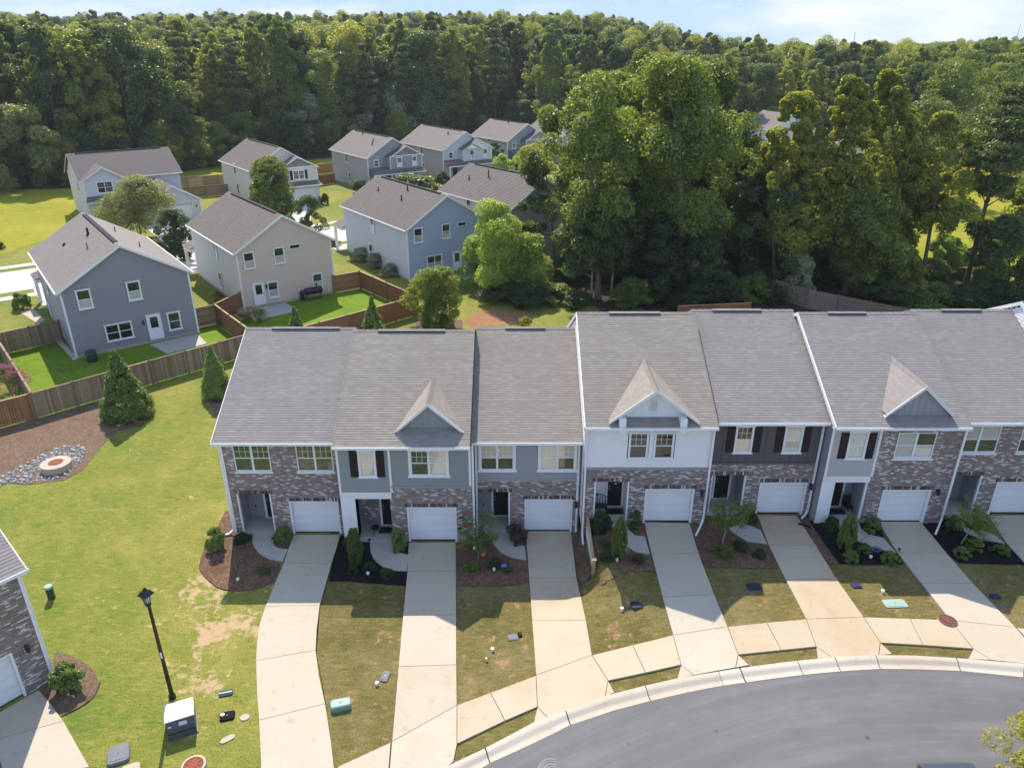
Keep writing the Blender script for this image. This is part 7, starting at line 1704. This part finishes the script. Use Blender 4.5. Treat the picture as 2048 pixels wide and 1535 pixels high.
o = sheet('gravel_bed', PX((112, 683), (122, 680), (156, 716), (148, 722)), M['ring'], .03); o2 = sheet('gravel_bed', PX((40, 625), (64, 615), (90, 640), (76, 648)), M['ring'], .03)
# parked car under the golden tree
b = P(1956, 1690); t = empty('parked_car', b, R(92), 'dark car with blue roof glass parked under the golden tree', 'car'); m = MB()
sec = [(-2.2, .35, .62, .70), (-2.15, .35, .80, .82), (-1.3, .32, .98, .88), (.9, .32, .98, .88), (2.0, .34, .86, .84), (2.25, .4, .62, .70)]
for (xa, z0, z1, w0), (xb, z2, z3, w1) in zip(sec, sec[1:]):
    m.quad((xa, -w0, z1), (xb, -w1, z3), (xb, w1, z3), (xa, w0, z1)); m.quad((xa, -w0, z0), (xb, -w1, z2), (xb, -w1, z3), (xa, -w0, z1)); m.quad((xa, w0, z1), (xb, w1, z3), (xb, w1, z2), (xa, w0, z0))
for x, z0, z1, w in (sec[0], sec[-1]): m.face([(x, -w, z0), (x, w, z0), (x, w, z1), (x, -w, z1)])
m.build('body', M['carpaint'], t); m = MB(); lo = [(-1.7, .80), (-.2, .84), (.95, .82)]; R0, R1 = [(-1.75, -.8, .95), (1.25, -.8, .97), (1.25, .8, .97), (-1.75, .8, .95)], [(-1.2, -.62, 1.44), (.45, -.62, 1.46), (.45, .62, 1.46), (-1.2, .62, 1.44)]
for k in range(4): m.quad(R0[k], R0[(k + 1) % 4], R1[(k + 1) % 4], R1[k])
m.build('windows', M['carglass'], t); m = MB(); m.obox((0, 0, 1.45), (1, 0, 0), (0, 1, 0), (0, 0, 1), -1.2, .45, -.62, .62, 0, .03); m.build('roof', M['carglass'], t)
for k, (sx, sy) in enumerate(((-1.35, -1), (-1.35, 1), (1.4, -1), (1.4, 1))):
    m = MB(); m.lathe([(.2, -.1), (.33, -.09), (.33, .09), (.2, .1)], n=18); m.v = [(x + sx, z + sy * .8, y + .33) for x, y, z in m.v]; w = m.build('wheel', M['rubber'], t); m = MB(); m.lathe([(.19, -.102), (.19, .102)], n=14); m.v = [(x + sx, z + sy * .8, y + .33) for x, y, z in m.v]; m.build('rim', M['galv'], w)
for sy in (-1, 1): MB().box(2.12, 2.24, sy * .5 - .12, sy * .5 + .12, .48, .58).build('headlight', M['soffit'], t)
# distant masts
for l, px, y, h in (('thin radio mast on the far right skyline', (2030, 92), 900, 22), ('second faint mast on the skyline right of centre', (1706, 92), 900, 14)):
    d = ray(*px); x = d.x * y / d.y; z = CAMZ + d.z * y / d.y; t = empty('radio_mast', (x, y, z - 20), 0, l, 'mast'); m = MB()
    for k in range(3):
        a = k * 2.09; m.tube([(.5 * math.cos(a), .5 * math.sin(a), 0), (.2 * math.cos(a), .2 * math.sin(a), 20 + h)], .12, 4)
    for k in range(16): z0 = k * (20 + h) / 16; m.beam((.45, 0, z0), (-.2, .35, z0 + 2), .06, .06)
    m.build('lattice', M['galv'], t)

# ---------------------------------------------------------------- the air: name haze
hz = MB().box(-1720, 1690, -215, 1690, -1.5, 75).build('haze', [])
hm = bpy.data.materials.new('haze_air'); hm.use_nodes = True; hn = hm.node_tree; hn.nodes.clear()
ho = hn.nodes.new('ShaderNodeOutputMaterial'); hv = hn.nodes.new('ShaderNodeVolumePrincipled')
hv.inputs['Color'].default_value = (.80, .89, 1.0, 1); hv.inputs['Density'].default_value = .00017; hv.inputs['Anisotropy'].default_value = .2
hn.links.new(hv.outputs[0], ho.inputs['Volume']); hz.data.materials.append(hm)
tag(hz, kind='stuff'); hz['label'] = 'thin bluish summer haze in the air'
